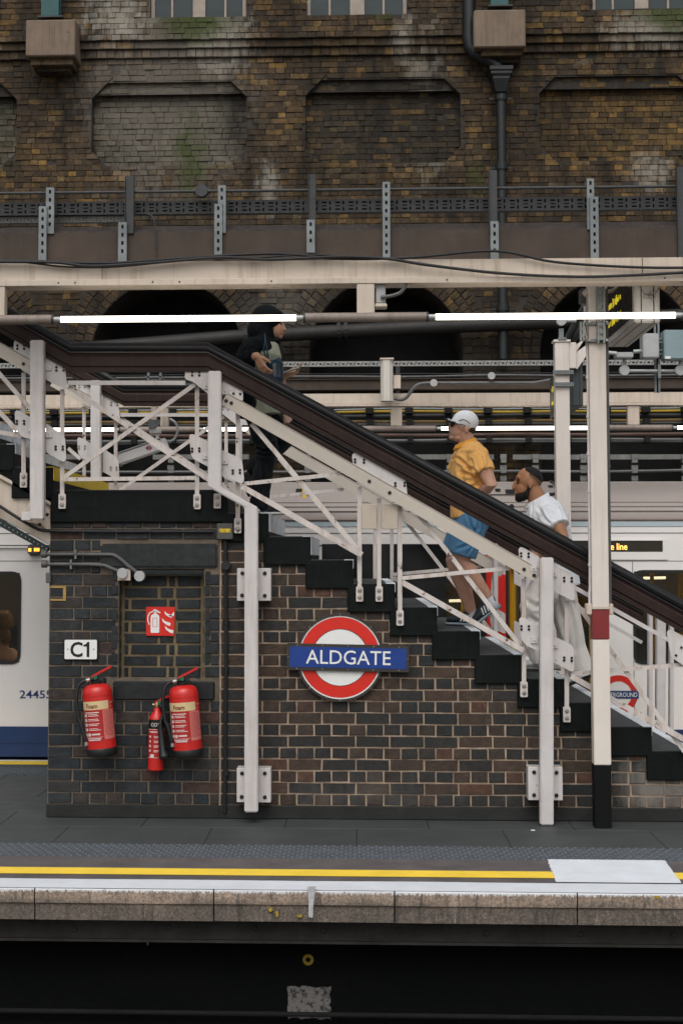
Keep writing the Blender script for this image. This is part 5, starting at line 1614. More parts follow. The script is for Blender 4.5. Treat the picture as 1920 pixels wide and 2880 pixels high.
def on_roof(u, v):
    for k in range(200):
        yy = YTR+.02+k*.78/200
        a = math.acos(max(-1, min(1, 1-(yy-YTR-.02)/.78)))
        z = z_r+.004+(apex-z_r-.004)*math.sin(a)
        if P(u, v, yy).z <= z: return Vector((P(u, v, yy).x, yy-.01, z+.004))
    return P(u, v, YTR+.7)
for (u0, u1, v0, v1) in ((1392, 1405, 1376, 1383), (1421, 1446, 1378, 1388), (1541, 1552, 1366, 1371), (831, 862, 1376, 1392)):
    b = MB(); a, c = on_roof(u0, v1), on_roof(u1, v0); b.add([(a.x, a.y-.004, a.z), (c.x, a.y-.004, a.z), (c.x, c.y-.004, c.z), (a.x, c.y-.004, c.z)], [(0, 1, 2, 3)]); b.build('roof_vent', SOOT, train)
b = MB(); a = on_roof(855, 1392); b.box(a.x-.015, a.x+.02, a.y-.03, a.y+.02, a.z-.03, a.z+.045); b.build('roof_catch', YEL, train)
rod('roof_seam', [on_roof(1372, 1393), on_roof(1441, 1393), on_roof(1520, 1394)], .005, SIGNK, train, 5)
rod('hatch_seal', smooth_path([on_roof(1545, 1357), on_roof(1557, 1362), on_roof(1564, 1380), on_roof(1560, 1390), on_roof(1540, 1393), on_roof(1500, 1394)]), .013, SIGNK, train, 6)
b = MB(); a = on_roof(1437, 1427); b.cyl((a.x, a.y-.02, a.z), (0, 1, 0), .021, .03, 14); b.build('roof_port', SIGNK, train)
for (w, lab) in ((W_L, 'left'), (W_R, 'right')):
    o = rrect(*w, .085, 6); i_ = rrect(*inset(w, .024), .065, 6)
    b = MB(); ring(b, o, i_, YTR-.010, YTR+.03); wf = b.build('window', RUBK, train)
    b = MB(); b.prism(rrect(*inset(w, .016), .07, 6), YTR+.012, YTR+.018); b.build('pane', GLASS, wf)
# interior
b = MB()
b.box(xt0, xt1, YTR+2.3, YTR+2.33, z_sk1-.1, z_can); b.box(xt0, xt1, YTR+.06, YTR+2.3, z_sk1-.13, z_sk1-.1); b.box(xt0, xt1, YTR+.06, YTR+2.3, z_can+.0, z_can+.03)
b.build('interior', INT, train)
b = MB(); b.box(xt0, xt1, YTR+2.2, YTR+2.29, tz(1905)-.2, tz(1760)-.1); b.build('seat_row', M('seat_moquette', (.05, .055, .075), .9, .5, 30), train)
b = MB(); b.box(tx(1600), tx(1655), YTR+.22, YTR+.26, z_sk1-.1, z_can); b.build('bulkhead', OLIVE, train)
b = MB(); b.box(tx(1460), tx(1558), YTR+.30, YTR+.33, z_sk1-.1, z_can-.75); b.build('bulkhead', OLIVE, train)
for u, dy, r in ((1441, .10, .027), (1833, .45, .018), (1913, .4, .020), (1472, .9, .018), (1300, 1.2, .016), (1760, .9, .016), (1990, .8, .018)):
    rod('grab_pole', [(P(u, 1700, YTR+dy).x, YTR+dy, z_sk1-.1), (P(u, 1700, YTR+dy).x, YTR+dy, z_can)], r, POLE, train, 8)
for (u0, u1, v, dy) in ((1808, 1870, 1626, 1.2), (1892, 1920, 1696, 1.0), (1262, 1298, 1690, .8)):
    rod('lamp_reflection', [P(u0, v, YTR+dy), P(u1, v-1, YTR+dy)], .014, EM('carriage_lamp_glint', (1, .85, .6), 2.2), train, 6)  # glowing rods stand in for bright reflections of the carriage lamps
CEIL = EM('saloon_lamp', (1, .88, .68), 14.0)
for k in range(7):
    x = xt0+1.0+k*2.6
    b = MB(); b.box(x, x+1.8, YTR+.75, YTR+.87, z_can-.03, z_can-.005); b.build('saloon_lamp', CEIL, train)
# sliding doors: red leaf, dark glazed leaf
b = MB(); xa, xb = tx(1366), tx(1421); b.box(xa, xb, YTR-.03, YTR+.01, z_sk1+.01, tz(1562)); dl = b.build('door', RED, train, bevel=.006)
b = MB(); b.box(tx(1352), xa-.004, YTR-.022, YTR+.02, z_sk1+.01, tz(1562)); b.build('door_edge', RUBK, train)
b = MB(); q = P(1405, 1808, YTR); c0 = (q.x, q.z)
for r0, y, m in ((.030, .003, 'r'),):
    b.cyl((q.x, YTR-.034, q.z), (0, 1, 0), .030, .003, 18)
bt = b.build('door_button', STEEL, dl)
b = MB(); b.cyl((q.x, YTR-.037, q.z), (0, 1, 0), .018, .003, 16); b.build('button_ring', POLE, dl)
b = MB(); b.cyl((q.x, YTR-.040, q.z), (0, 1, 0), .012, .003, 16); b.build('button_core', RED, dl)
b = MB(); wall_holes(b, tx(1422), tx(1462), z_sk1+.01, tz(1562), [(tx(1427), tx(1457), tz(1880), tz(1590))], YTR-.012, YTR+.01); b.build('door_frame', RUBK, train)
b = MB(); b.box(tx(1463), tx(1600), YTR-.018, YTR+.012, z_sk1+.01, tz(1562)); d2 = b.build('door', TRW, train, bevel=.004)
b = MB(); xx = tx(1635); b.box(tx(1654), tx(1664), YTR-.006, YTR+.02, z_sk1+.01, tz(1562)); b.build('door_post', M('door_olive', (.26, .17, .035), .5, .2, 2), train)
b = MB(); b.box(tx(1252), tx(1351), YTR+.012, YTR+.018, z_sk1+.01, tz(1562)); b.build('door_pane', GLASS, train)
b = MB(); b.box(tx(1600), tx(1664), YTR+.012, YTR+.018, z_sk1+.01, tz(1562)); b.build('door_pane', GLASS, train)
# destination display
b = MB(); xa, xb = tx(1560), tx(1878)
ring(b, [(xa, tz(1574)), (xb, tz(1574)), (xb, tz(1517)), (xa, tz(1517))], [(DSP[0]-.2, DSP[2]-.004), (DSP[1]+.006, DSP[2]-.004), (DSP[1]+.006, DSP[3]+.004), (DSP[0]-.2, DSP[3]+.004)], YTR-.014, YTR-.001)
b.build('display_frame', TRW, train)
b = MB(); b.box(xt0, tx(1800)-.6, YTR-.004, YTR-.0008, tz(1536), tz(1532)); b.build('body_line', M('line_grey', (.1, .1, .1), .6), train)
b = MB(); b.box(DSP[0]-.2, DSP[1]+.006, YTR-.006, YTR-.0008, DSP[2]-.004, DSP[3]+.004); dp = b.build('display', M('display_glass', (.030, .026, .018), .2, .3, 2, bump=0), train)
DOT = EM('display_orange', (1, .48, .10), 2.6, (.4, .2, .05))
q = P(1717, 1537, YTR)
lettering('Circle line', (q.x, YTR-.0075, q.z), (P(1763, 1537, YTR).x-P(1673, 1537, YTR).x), .056, DOT, dp, name='display_text', bold=.001)
b = MB(); b.box(xt0, xt1, YTR-.003, YTR-.0006, tz(1577)-.004, tz(1577)); b.build('panel_seam', M('line_grey', (.1, .1, .1)), train)
# marker lamp at the left, overhang shade line
b = MB(); b.box(xt0, tx(118), YTR-.02, YTR+.01, tz(1541, 60), tz(1536, 60)); b.build('rain_strip', TRW, train)
q = P(100, 1546, YTR); b = MB(); b.box(q.x-.055, q.x+.055, YTR-.06, YTR, q.z-.05, q.z+.045); ml = b.build('marker_lamp', M('lamp_case', (.06, .06, .06), .3, .2, 6), train, bevel=.015, segs=2)
b = MB(); b.box(q.x-.045, q.x-.022, YTR-.064, YTR-.0605, q.z-.016, q.z+.012); 
for k in range(4): b.box(q.x+.002+k*.012, q.x+.011+k*.012, YTR-.064, YTR-.0605, q.z-.014, q.z+.014)
b.build('lamp_segment', EM('orange_lamp', (1, .33, .03), 3.0, (.4, .2, .05)), ml)
# fleet number and roundel
NUMB = M('number_blue', (.015, .045, .15), .4, .1, 5, bump=0)
q = P(101, 1953, YTR); lettering('24455', (q.x, YTR-.0015, q.z), tx(146, 1953)-tx(56, 1953), .068, NUMB, train, name='fleet_number', bold=.002)
q = P(1738, 1953, YTR); R0, R1 = .158, .108
b = MB(); ring(b, [(q.x+R0*math.cos(a*math.pi/24), q.z+R0*math.sin(a*math.pi/24)) for a in range(48)], [(q.x+R1*math.cos(a*math.pi/24), q.z+R1*math.sin(a*math.pi/24)) for a in range(48)], YTR-.0022, YTR-.0004); b.build('roundel_ring', RED, train)
b = MB(); b.box(q.x-.165, q.x+.165, YTR-.0045, YTR-.0024, q.z-.034, q.z+.030); rb = b.build('roundel_bar', NUMB, train)
lettering('UNDERGROUND', (q.x, YTR-.0056, q.z-.002), .305, .036, SIGNW, rb, bold=.001)
for (u0, u1, v0, v1) in ((1600, 1985, 2070, 2072),):
    pass
b = MB(); b.box(tx(1778), tx(1779.5), YTR-.003, YTR-.0006, z_sk1, tz(1577)-.006); b.build('panel_seam', MATS['line_grey'], train)
b = MB(); b.box(xt0, xt1, YTR-.003, YTR-.0006, tz(1500), tz(1498)); b.build('panel_seam', MATS['line_grey'], train)

# far platform edge lines beyond the stairs
b = MB(); xa = PZ(-300, 2146, 0).x; y0 = PZ(60, 2150, 0).y; y1 = PZ(60, 2141, 0).y
b.box(xa, 9, y0, y1, 0, .003); b.build('yellow_line', YELLOW_LINE, platform)
y0, y1 = PZ(60, 2138, 0).y, PZ(60, 2132, 0).y
b = MB(); b.box(xa, 9, y0, 13.28, 0, .003); b.build('white_edge_line', WHITE_LINE, platform)
yt0 = PZ(60, 2180, 0).y
inst('tactile_tile', tme, platform, (tx(-60)-.2, 0, 0))
for k in range(6): inst('tactile_tile', tme, platform, (PZ(-70, 2170, 0).x+k*.4, yt0-Y_TACT0, .004))

# ================================================================== SIGNS AND WALL EQUIPMENT
YW_ = YB-.006
q = P(956, 1849, YW_-.03)
sg = thing('station_sign', 'red and white roundel sign with blue ALDGATE bar on the brown brick wall', 'station sign', (q.x, YW_, q.z))
TILT = R(1.0)
def circ(r, n=56): return [(q.x+r*math.cos(2*math.pi*k/n), q.z+r*math.sin(2*math.pi*k/n)) for k in range(n)]
kpx = 1/433
Rr = 123*kpx
SB = M('sign_rim', (.035, .031, .026), .5, .3, 9, bump=.05)
b = MB(); ring(b, circ(Rr), circ(Rr-7*kpx), YW_-.034, YW_); b.build('rim', SB, sg)
b = MB(); ring(b, circ(Rr-7*kpx), circ(112.5*kpx), YW_-.030, YW_-.004); b.build('white_border', SIGNW, sg)
b = MB(); ring(b, circ(112.3*kpx), circ(80*kpx), YW_-.031, YW_-.004); b.build('red_ring', RED, sg)
b = MB(); ring(b, circ(80*kpx), circ(78.5*kpx), YW_-.0315, YW_-.004); b.build('ring_line', SIGNK, sg)
b = MB(); b.prism(circ(78.4*kpx), YW_-.030, YW_-.004); b.build('white_disc', SIGNW, sg)
def rot2(x, z):
    c, s = math.cos(TILT), math.sin(TILT)
    return (q.x+x*c+z*s, q.z-x*s+z*c)
def rbar(w, h, y0, y1, name, mat, off=0.0):
    b = MB(); b.prism([rot2(-w/2+off, -h/2), rot2(w/2+off, -h/2), rot2(w/2+off, h/2), rot2(-w/2+off, h/2)], y0, y1); return b.build(name, mat, sg)
off = (978-956)*kpx
rbar(340*kpx, 74*kpx, YW_-.052, YW_-.010, 'bar_frame', SB, off)
rbar(325*kpx, 57*kpx, YW_-.054, YW_-.0522, 'blue_bar', BLUE, off)
x, z = rot2(off+1*kpx, 1*kpx); lettering('ALDGATE', (x, YW_-.0552, z), 236*kpx, 39*kpx, SIGNW, sg, rot=TILT, bold=.0006)
b = MB()
for k in range(5):
    for s in (-1, 1): x, z = rot2(off+(-142+k*71)*kpx, s*32.3*kpx); b.disc_bolt((x, YW_-.052, z), .0035, .002, 6)
for s in (-1, 1): x, z = rot2(off+s*167*kpx, 0); b.disc_bolt((x, YW_-.052, z), .0035, .002, 6)
for a in (90, 45, 135, 225, 315, 270): b.disc_bolt((q.x+(Rr-.006)*math.cos(R(a)), YW_-.034, q.z+(Rr-.006)*math.sin(R(a))), .0035, .002, 6)
stuff(b.build('screws', STEEL, sg))
# C1 plate
a, c = P(179, 1857, YW_-.012), P(277, 1796, YW_-.012)
t = thing('platform_plate', 'white enamel plate marked C1 with a black rim on the dark brick pier', 'sign', ((a.x+c.x)/2, YW_, a.z))
b = MB(); b.prism(rrect(a.x, c.x, a.z, c.z, .014), YW_-.014, YW_); b.build('rim', SIGNK, t, bevel=.003)
b = MB(); b.prism(rrect(a.x+.008, c.x-.008, a.z+.008, c.z-.008, .010), YW_-.016, YW_-.0142); b.build('plate', SIGNW, t)
x, z = (a.x+c.x)/2, (a.z+c.z)/2
lettering('C', (x-12*kpx, YW_-.0168, z), 35*kpx, 43*kpx, SIGNK, t, bold=.004)
b = MB(); b.prism([(x+17*kpx, z-21*kpx), (x+24.5*kpx, z-21*kpx), (x+24.5*kpx, z+21*kpx), (x+18.5*kpx, z+21*kpx), (x+15*kpx, z+15.5*kpx), (x+8*kpx, z+13.5*kpx), (x+8*kpx, z+8.5*kpx), (x+17*kpx, z+8.5*kpx)], YW_-.0178, YW_-.0158); b.build('numeral', SIGNK, t)
b = MB()
for s in (-1, 1): b.disc_bolt((x+s*37*kpx, YW_-.016, z+.002), .0055, .002, 8)
stuff(b.build('screws', STEEL, t))
# fire sign in the niche
YN = YB+.092
a, c = P(410, 1788, YN), P(492, 1707, YN)
t = thing('fire_sign', 'red square sticker with white extinguisher and flame symbols in the brick niche', 'sign', ((a.x+c.x)/2, YN, a.z))
b = MB(); b.prism([(a.x+.003, a.z+.001), (c.x-.004, a.z-.001), (c.x, c.z), (a.x+.002, c.z)], YN, YN+.003); b.build('sheet', RED, t)
w, h = c.x-a.x, c.z-a.z
def sp(pts): return [(a.x+w*px, a.z+h*py) for px, py in pts]
b = MB()
b.prism(rounded(sp([(.17, .10), (.47, .10), (.47, .68), (.40, .76), (.25, .76), (.17, .68)]), .008, 3), YN-.0012, YN-.0002)
b.prism(sp([(.29, .76), (.36, .76), (.36, .86), (.29, .86)]), YN-.0012, YN-.0002)
b.prism(sp([(.25, .85), (.50, .78), (.52, .81), (.33, .92), (.25, .90)]), YN-.0012, YN-.0002)
ppts = [sp([pt])[0] for pt in [(.28, .85), (.14, .80), (.075, .66), (.075, .52), (.13, .38)]]
for i in range(len(ppts)-1): b.bar((ppts[i][0], YN-.0012, ppts[i][1]), (ppts[i+1][0], YN-.0012, ppts[i+1][1]), .007, .0010)
for k, (ox, oz) in enumerate(((.64, .62), (.56, .34), (.66, .08))):
    s_ = 1.0 if k else .9
    b.prism(sp([(ox+.28*s_, oz), (ox+.30*s_, oz+.10*s_), (ox+.10*s_, oz+.17*s_), (ox, oz+.27*s_), (ox+.03*s_, oz+.14*s_), (ox+.16*s_, oz+.04*s_)]), YN-.0012, YN-.0002)
b.prism(sp([(.78, .70), (.90, .75), (.98, .84), (.97, .70), (.88, .66)]), YN-.0012, YN-.0002)
b.build('symbols', SIGNW, t)
b = MB(); fr = sp([(.24, .30), (.40, .30), (.40, .62), (.24, .62)]); fi = sp([(.255, .315), (.385, .315), (.385, .605), (.255, .605)]); ring(b, fr, fi, YN-.0018, YN-.0013); b.build('symbol_line', RED, t)
# ---- extinguishers
EXT = M('extinguisher_red', (.52, .018, .014), .28, .1, 9, bump=.0, spec=.5)
EXT_B = M('extinguisher_black', (.010, .011, .012), .5, .3, 9, bump=.05)
LABC = M('label_cream', (.62, .48, .26), .5, .1, 9, bump=0)
LABR = M('label_darkred', (.36, .018, .018), .45, .1, 9, bump=0)
LABP = M('label_pink', (.56, .16, .14), .5, .1, 9, bump=0)
LABW = M('label_white', (.66, .55, .52), .5, .1, 9, bump=0)
GREEN = M('tag_green', (.01, .12, .06), .5, .2, 9, bump=0)
def curved_patch(mb, cx, cy, r, a0, a1, z0, z1, n=8):
    """patch on a vertical cylinder; angle 0 faces the camera side (-Y), positive to +X"""
    vs = []
    for k in range(n+1):
        a = a0+(a1-a0)*k/n
        for z in (z0, z1): vs.append((cx+r*math.sin(a), cy-r*math.cos(a), z))
    mb.add(vs, [(2*k, 2*k+2, 2*k+3, 2*k+1) for k in range(n)])
def lathe(mb, prof, cx, cy, n=28):
    vs, fs = [], []
    for (r, z) in prof:
        for k in range(n):
            a = 2*math.pi*k/n; vs.append((cx+r*math.cos(a), cy+r*math.sin(a), z))
    for i in range(len(prof)-1):
        for k in range(n):
            k2 = (k+1) % n; fs.append((i*n+k, i*n+k2, (i+1)*n+k2, (i+1)*n+k))
    fs.append(tuple(range(n-1, -1, -1))); fs.append(tuple((len(prof)-1)*n+k for k in range(n)))
    mb.add(vs, fs)
def foam_ext(u_c, v_top, v_bot, tilt, label, phase):
    """built upright round the local origin at the middle of its base, then leaned"""
    r = .0945
    Yc = YB-r-.03
    qb, qt = P(u_c[1], v_bot, Yc), P(u_c[0], v_top, Yc)
    H = qt.z-qb.z
    t = thing('fire_extinguisher', label, 'fire extinguisher', (qb.x, Yc, qb.z), 'fire extinguishers hung on the brick pier')
    def add(mb, name, mat, smooth=False, bevel=0, parent=t):
        o = mb.build(name, mat, None, smooth=smooth, bevel=bevel)
        o.parent = parent
        return o
    b = MB(); lathe(b, [(r, .035), (r, H-.060), (r*.985, H-.045), (r*.9, H-.022), (r*.68, H-.006), (r*.35, H), (.028, H+.002)], 0, 0); body = add(b, 'cylinder', EXT, True)
    b = MB(); lathe(b, [(r*1.012, H-.076), (r*1.018, H-.072), (r*1.012, H-.068)], 0, 0); add(b, 'weld_ring', EXT, True)
    b = MB(); lathe(b, [(r*.98, -.012), (r*1.02, -.006), (r*1.03, .030), (r*1.0, .036)], 0, 0); add(b, 'base_cup', EXT_B, True)
    b = MB(); lathe(b, [(.034, H), (.036, H+.014), (.030, H+.018), (.018, H+.024), (.018, H+.050)], 0, 0, 16); b.box(-.045, .055, -.014, .014, H+.012, H+.022); add(b, 'valve', EXT_B)
    b = MB(); b.bar((-.028, -.012, H+.046), (.105, -.012, H+.102), .015, .024); add(b, 'lever', EXT, bevel=.002)
    b = MB(); b.bar((-.012, -.010, H+.040), (.085, -.010, H+.044), .009, .020); b.bar((.085, -.010, H+.044), (.112, -.010, H+.032), .009, .020); add(b, 'carry_handle', EXT_B)
    b = MB(); b.cyl((0.0, -.030, H+.042), (0, 1, 0), .014, .014, 12); add(b, 'safety_tag', GREEN)
    hp = [(-.018, -.012, H+.030), (-.050, -.02, H+.030), (-.105, -.03, H+.005), (-.130, -.04, H-.08), (-.128, -.045, H-.20), (-.110, -.05, H*.42), (-.095, -.055, H*.25), (-.088, -.055, .075)]
    b = MB(); b.tube(smooth_path(hp), .0115, 10); add(b, 'hose', EXT_B, True)
    b = MB(); b.tube([(-.036, -.02, H+.030), (-.060, -.022, H+.027)], .0135, 10); b.tube([(-.0885, -.055, .085), (-.088, -.055, .062)], .0125, 10); add(b, 'hose_ferrule', STEEL, True)
    rl = r+.0008
    b = MB(); curved_patch(b, 0, 0, rl, R(-78), R(52), H*.70-.026, H*.70+.028, 14); lab1 = add(b, 'band_label', LABC)
    me, w, h = text_mesh('Foam', .05, .0006, 1, .0012)
    me.transform(Matrix.Diagonal((.080/w, 1, .029/h, 1)))
    for v in me.vertices:
        a = v.co.x/rl-R(18); v.co.x = (rl+.0007)*math.sin(a); yy = -(rl+.0007)*math.cos(a); v.co.z += H*.70-.002; v.co.y = yy
    me.materials.clear(); me.materials.append(M('label_text_red', (.30, .02, .015), .5, .1, 9, bump=0))
    o = bpy.data.objects.new('lettering', me); COL.objects.link(o); o.parent = lab1
    b = MB(); curved_patch(b, 0, 0, rl, R(-62), R(22), .085, H*.70-.030, 10); pl = add(b, 'instruction_label', LABR)
    b = MB(); curved_patch(b, 0, 0, rl, R(24), R(80), .095, H*.70-.030, 8); pn = add(b, 'side_label', LABP)
    b = MB(); curved_patch(b, 0, 0, rl, R(-88), R(-66), .080, H*.70-.035, 4); add(b, 'edge_label', M('label_worn', (.45, .42, .36), .6, .3, 30), False)
    b = MB(); rr = rl+.0007
    random.seed(3)
    z = H*.70-.040
    curved_patch(b, 0, 0, rr, R(-52), R(10), z-.006, z); z -= .016
    for k in range(4):
        curved_patch(b, 0, 0, rr, R(-58), R(-44), z-.014, z+.004, 2)
        for j in range(2): curved_patch(b, 0, 0, rr, R(-38), R(random.uniform(0, 14)), z-.001-j*.009, z+.003-j*.009, 4)
        z -= .030
    curved_patch(b, 0, 0, rr, R(-60), R(-48), z-.016, z+.002, 2); curved_patch(b, 0, 0, rr, R(-44), R(-30), z-.016, z+.002, 2); curved_patch(b, 0, 0, rr, R(-26), R(8), z-.010, z, 3)
    curved_patch(b, 0, 0, rr, R(-60), R(20), z-.0235, z-.022); curved_patch(b, 0, 0, rr, R(-50), R(12), z-.034, z-.029); curved_patch(b, 0, 0, rr, R(-44), R(8), z-.045, z-.038)
    stuff(add(b, 'print', LABW, parent=pl))
    b = MB(); z = H*.70-.04
    while z > .115:
        curved_patch(b, 0, 0, rr, R(28), R(random.uniform(55, 76)), z-.0022, z, 3); z -= .0075
    stuff(add(b, 'print', LABR, parent=pn))
    b = MB(); curved_patch(b, 0, 0, rr, R(57), R(66), H*.70+.004, H*.70+.018, 2); curved_patch(b, 0, 0, rr, R(68), R(78), H*.70+.004, H*.70+.018, 2); curved_patch(b, 0, 0, rr, R(58), R(68), H*.70-.018, H*.70-.006, 2); stuff(add(b, 'marks', LABP))
    b = MB(); b.box(-.03, .03, r-.002, r+.028, H-.02, H+.03); b.box(-.008, .008, r-.02, r+.028, H*.3, H-.02); add(b, 'wall_hook', DKM)
    t.rotation_euler = (0, tilt, 0)
    return t
foam_ext((279, 288), 1922, 2118, R(-5.2), 'red foam extinguisher with cream band hanging alone under the C1 plate', 0)
foam_ext((522, 529), 1926, 2122, R(-4.4), 'red foam extinguisher with cream band hanging beside the slim black banded one', 1)
# the slim one
r = .052; Yc = YB-r-.02
qb, qt = P(438, 2166, Yc), P(438, 2002, Yc); H = qt.z-qb.z
t = thing('fire_extinguisher', 'slim red extinguisher with black band and horn left of the second foam one', 'fire extinguisher', (qb.x, Yc, qb.z), 'fire extinguishers hung on the brick pier')
def addl(mb, name, mat, smooth=False, bevel=0, parent=None):
    o = mb.build(name, mat, None, smooth=smooth, bevel=bevel); o.parent = parent or t; return o
b = MB(); lathe(b, [(r*.9, 0), (r, .006), (r, H-.055), (r*.92, H-.03), (r*.6, H-.006), (.022, H+.008), (.019, H+.03)], 0, 0); addl(b, 'cylinder', EXT, True)
b = MB(); lathe(b, [(.020, H+.03), (.022, H+.045), (.016, H+.06)], 0, 0, 14); b.tube([(-.03, 0, H+.045), (.02, 0, H+.045)], .009, 8); addl(b, 'valve', M('brass', (.32, .25, .13), .35, .2, 9, metal=.8, bump=0), True)
b = MB(); b.bar((-.015, -.01, H+.058), (.05, -.01, H+.095), .014, .02); b.bar((.05, -.01, H+.095), (.115, -.01, H+.118), .012, .02); addl(b, 'lever', EXT)
b = MB(); b.cyl((.015, -.026, H+.066), (0, 1, 0), .012, .012, 10); addl(b, 'safety_tag', GREEN)
b = MB(); b.tube(smooth_path([(.015, -.02, H+.05), (.045, -.035, H+.02), (.030, -.05, H-.06), (.035, -.055, H-.075)]), .010, 8); addl(b, 'hose', EXT_B, True)
b = MB(); b.tube([(.030, -.068, H-.075), (.052, -.075, H-.24), (.062, -.078, .10), (.066, -.08, .085)], [.018, .022, .036, .030], 14); addl(b, 'horn', EXT_B, True)
rl = r+.0008
b = MB(); curved_patch(b, 0, 0, rl, R(-72), R(80), H-.105, H-.050+.004, 12); bl = addl(b, 'band_label', SIGNK)
me, w, h = text_mesh('CO2', .05, .0006, 1, .002); me.transform(Matrix.Diagonal((.062/w, 1, .024/h, 1)))
for v in me.vertices:
    a_ = v.co.x/rl+R(-4); v.co.x = (rl+.0007)*math.sin(a_); v.co.y = -(rl+.0007)*math.cos(a_); v.co.z += H-.078
me.materials.clear(); me.materials.append(SIGNW); o = bpy.data.objects.new('lettering', me); COL.objects.link(o); o.parent = bl
b = MB(); curved_patch(b, 0, 0, rl, R(-66), R(75), .085, H-.112, 10); pl = addl(b, 'instruction_label', LABR)
b = MB(); rr = rl+.0008
for z in (.083, H-.110): curved_patch(b, 0, 0, rr, R(-68), R(76), z, z+.003)
z = H-.128
curved_patch(b, 0, 0, rr, R(-50), R(40), z, z+.007)
for k in range(4):
    z -= .030; curved_patch(b, 0, 0, rr, R(-50), R(-34), z-.004, z+.010, 2); curved_patch(b, 0, 0, rr, R(-10), R(30), z+.004, z+.008, 4); curved_patch(b, 0, 0, rr, R(-10), R(20), z-.004, z, 4)
z -= .028; curved_patch(b, 0, 0, rr, R(-38), R(-8), z-.012, z+.010, 3)
stuff(addl(b, 'print', LABW, parent=pl))
b = MB(); b.box(-.012, .012, r-.01, r+.018, H*.6, H+.02); addl(b, 'wall_hook', DKM)
t.rotation_euler = (0, R(1.2), 0)
# ---- conduits on the pier
YP = YB-.03
def P3(u, v, dy=0): return P(u, v, YP+dy)
t = thing('conduit', 'upper grey conduit on the pier bending down to a round box', 'conduit', P3(395, 1620))
rod('pipe', smooth_path([P3(133, 1559), P3(200, 1559), P3(300, 1559.5), P3(322, 1562), P3(340, 1573), P3(362, 1592), P3(386, 1610)], 5), .0125, PIPE, t, 10)
b = MB(); q = P3(395, 1620, .03); b.cyl((q.x, YP-.02, q.z), (0, 1, 0), .034, .06, 20); b.build('round_box', LGREY, t)
b = MB(); b.disc_bolt((q.x-.022, YP-.02, q.z), .004, .003, 6); b.disc_bolt((q.x+.022, YP-.02, q.z+.004), .004, .003, 6); stuff(b.build('screws', STEEL, t))
b = MB(); qq = P3(126, 1558); b.cyl((qq.x-.018, YP, qq.z), (1, 0, 0), .026, .034, 14); b.build('end_socket', PIPE, t)
b = MB()
for v in (1551, 1567): qq = P3(214, v); b.box(qq.x-.006, qq.x+.006, YP-.016, YP+.03, qq.z-.012, qq.z+.012)
b.build('saddle', GALV, t)
t = thing('conduit', 'lower grey conduit ending at a round box on a small backing plate', 'conduit', P3(347, 1612))
rod('pipe', smooth_path([P3(133, 1587), P3(200, 1587), P3(285, 1589), P3(310, 1597), P3(335, 1607)], 4), .0125, PIPE, t, 10)
b = MB(); q = P3(346, 1612, .02); b.cyl((q.x, YP-.012, q.z), (0, 1, 0), .034, .05, 20); b.build('round_box', LGREY, t)
b = MB(); a, c = P3(333, 1632, .04), P3(369, 1600, .04); b.box(a.x, c.x, YP+.010, YP+.03, a.z, c.z); b.build('backing_plate', CREAM, t)
b = MB(); qq = P3(126, 1586); b.cyl((qq.x-.018, YP, qq.z), (1, 0, 0), .026, .034, 14); b.build('end_socket', PIPE, t)
b = MB()
for v in (1579, 1595): qq = P3(201, v); b.box(qq.x-.006, qq.x+.006, YP-.016, YP+.03, qq.z-.012, qq.z+.012)
b.build('saddle', GALV, t)
b = MB(); a, c = P3(129, 1640), P3(143, 1610); b.box(a.x, c.x, YP, YP+.05, a.z, c.z); tag(b.build('side_bracket', PIPE, None, bevel=.005), 'small grey bracket at the upper left edge of the brick pier', 'bracket')
# black pipe along the landing and down between the two walls
o = rod('black_conduit', smooth_path([P(-30, 1405, YS-.02), P(10, 1430, YS-.02), P(60, 1462, YS-.02), P(105, 1487, YS-.01), P(130, 1492, YS), P(200, 1494, YS+.005), P(400, 1495, YS+.005), P(600, 1495, YS+.005)], 4), .0105, RUBBER, None, 8)
tag(o, 'black conduit running under the landing to the small grey box', 'conduit')
t = thing('junction_box', 'small grey box with a yellow warning label under the landing', 'junction box', P(632, 1515, YS))
b = MB(); a, c = P(610, 1517, YS-.02), P(655, 1472, YS-.02); b.box(a.x, c.x, YS-.03, YS+.03, a.z, c.z); b.build('body', M('dirty_grey_box', (.09, .088, .08), .6, .3, 6), t, bevel=.004)
b = MB(); a, c = P(617, 1497, YS-.03), P(648, 1487, YS-.03); b.box(a.x, c.x, YS-.0315, YS-.0302, a.z, c.z); lb = b.build('label', YEL, t)
b = MB(); h = c.z-a.z
for k in range(3): b.box(a.x+.022, c.x-.022-.004*k, YS-.0322, YS-.0316, a.z+h*(.2+.26*k), a.z+h*(.28+.26*k))
for xx in (a.x+.008, c.x-.008): b.prism([(xx-.005, a.z+h*.2), (xx+.005, a.z+h*.2), (xx, a.z+h*.8)], YS-.0322, YS-.0316)
stuff(b.build('print', SIGNK, lb))
t = thing('black_pipe', 'black pipe with collars running down the joint between the dark pier and the brown wall', 'pipe', P(637, 2280, YB))
rod('pipe', [P(634, 1520, YB-.02), P(636, 1800, YB-.02), P(632, 2285, YB-.02)], .0125, RUBBER, t, 8)
for v, r_ in ((1590, .030), (1755, .018), (1890, .018), (2180, .018)):
    b = MB(); qq = P(636, v, YB-.02); b.cyl((qq.x, YB-.05, qq.z), (0, 1, 0), r_, .05, 14) if v == 1590 else b.cyl((qq.x, YB-.02, qq.z), (0, 0, 1), r_, .03, 10); b.build('collar', RUBBER, t)
b = MB()
for v in (1545, 1520): pass
o = None
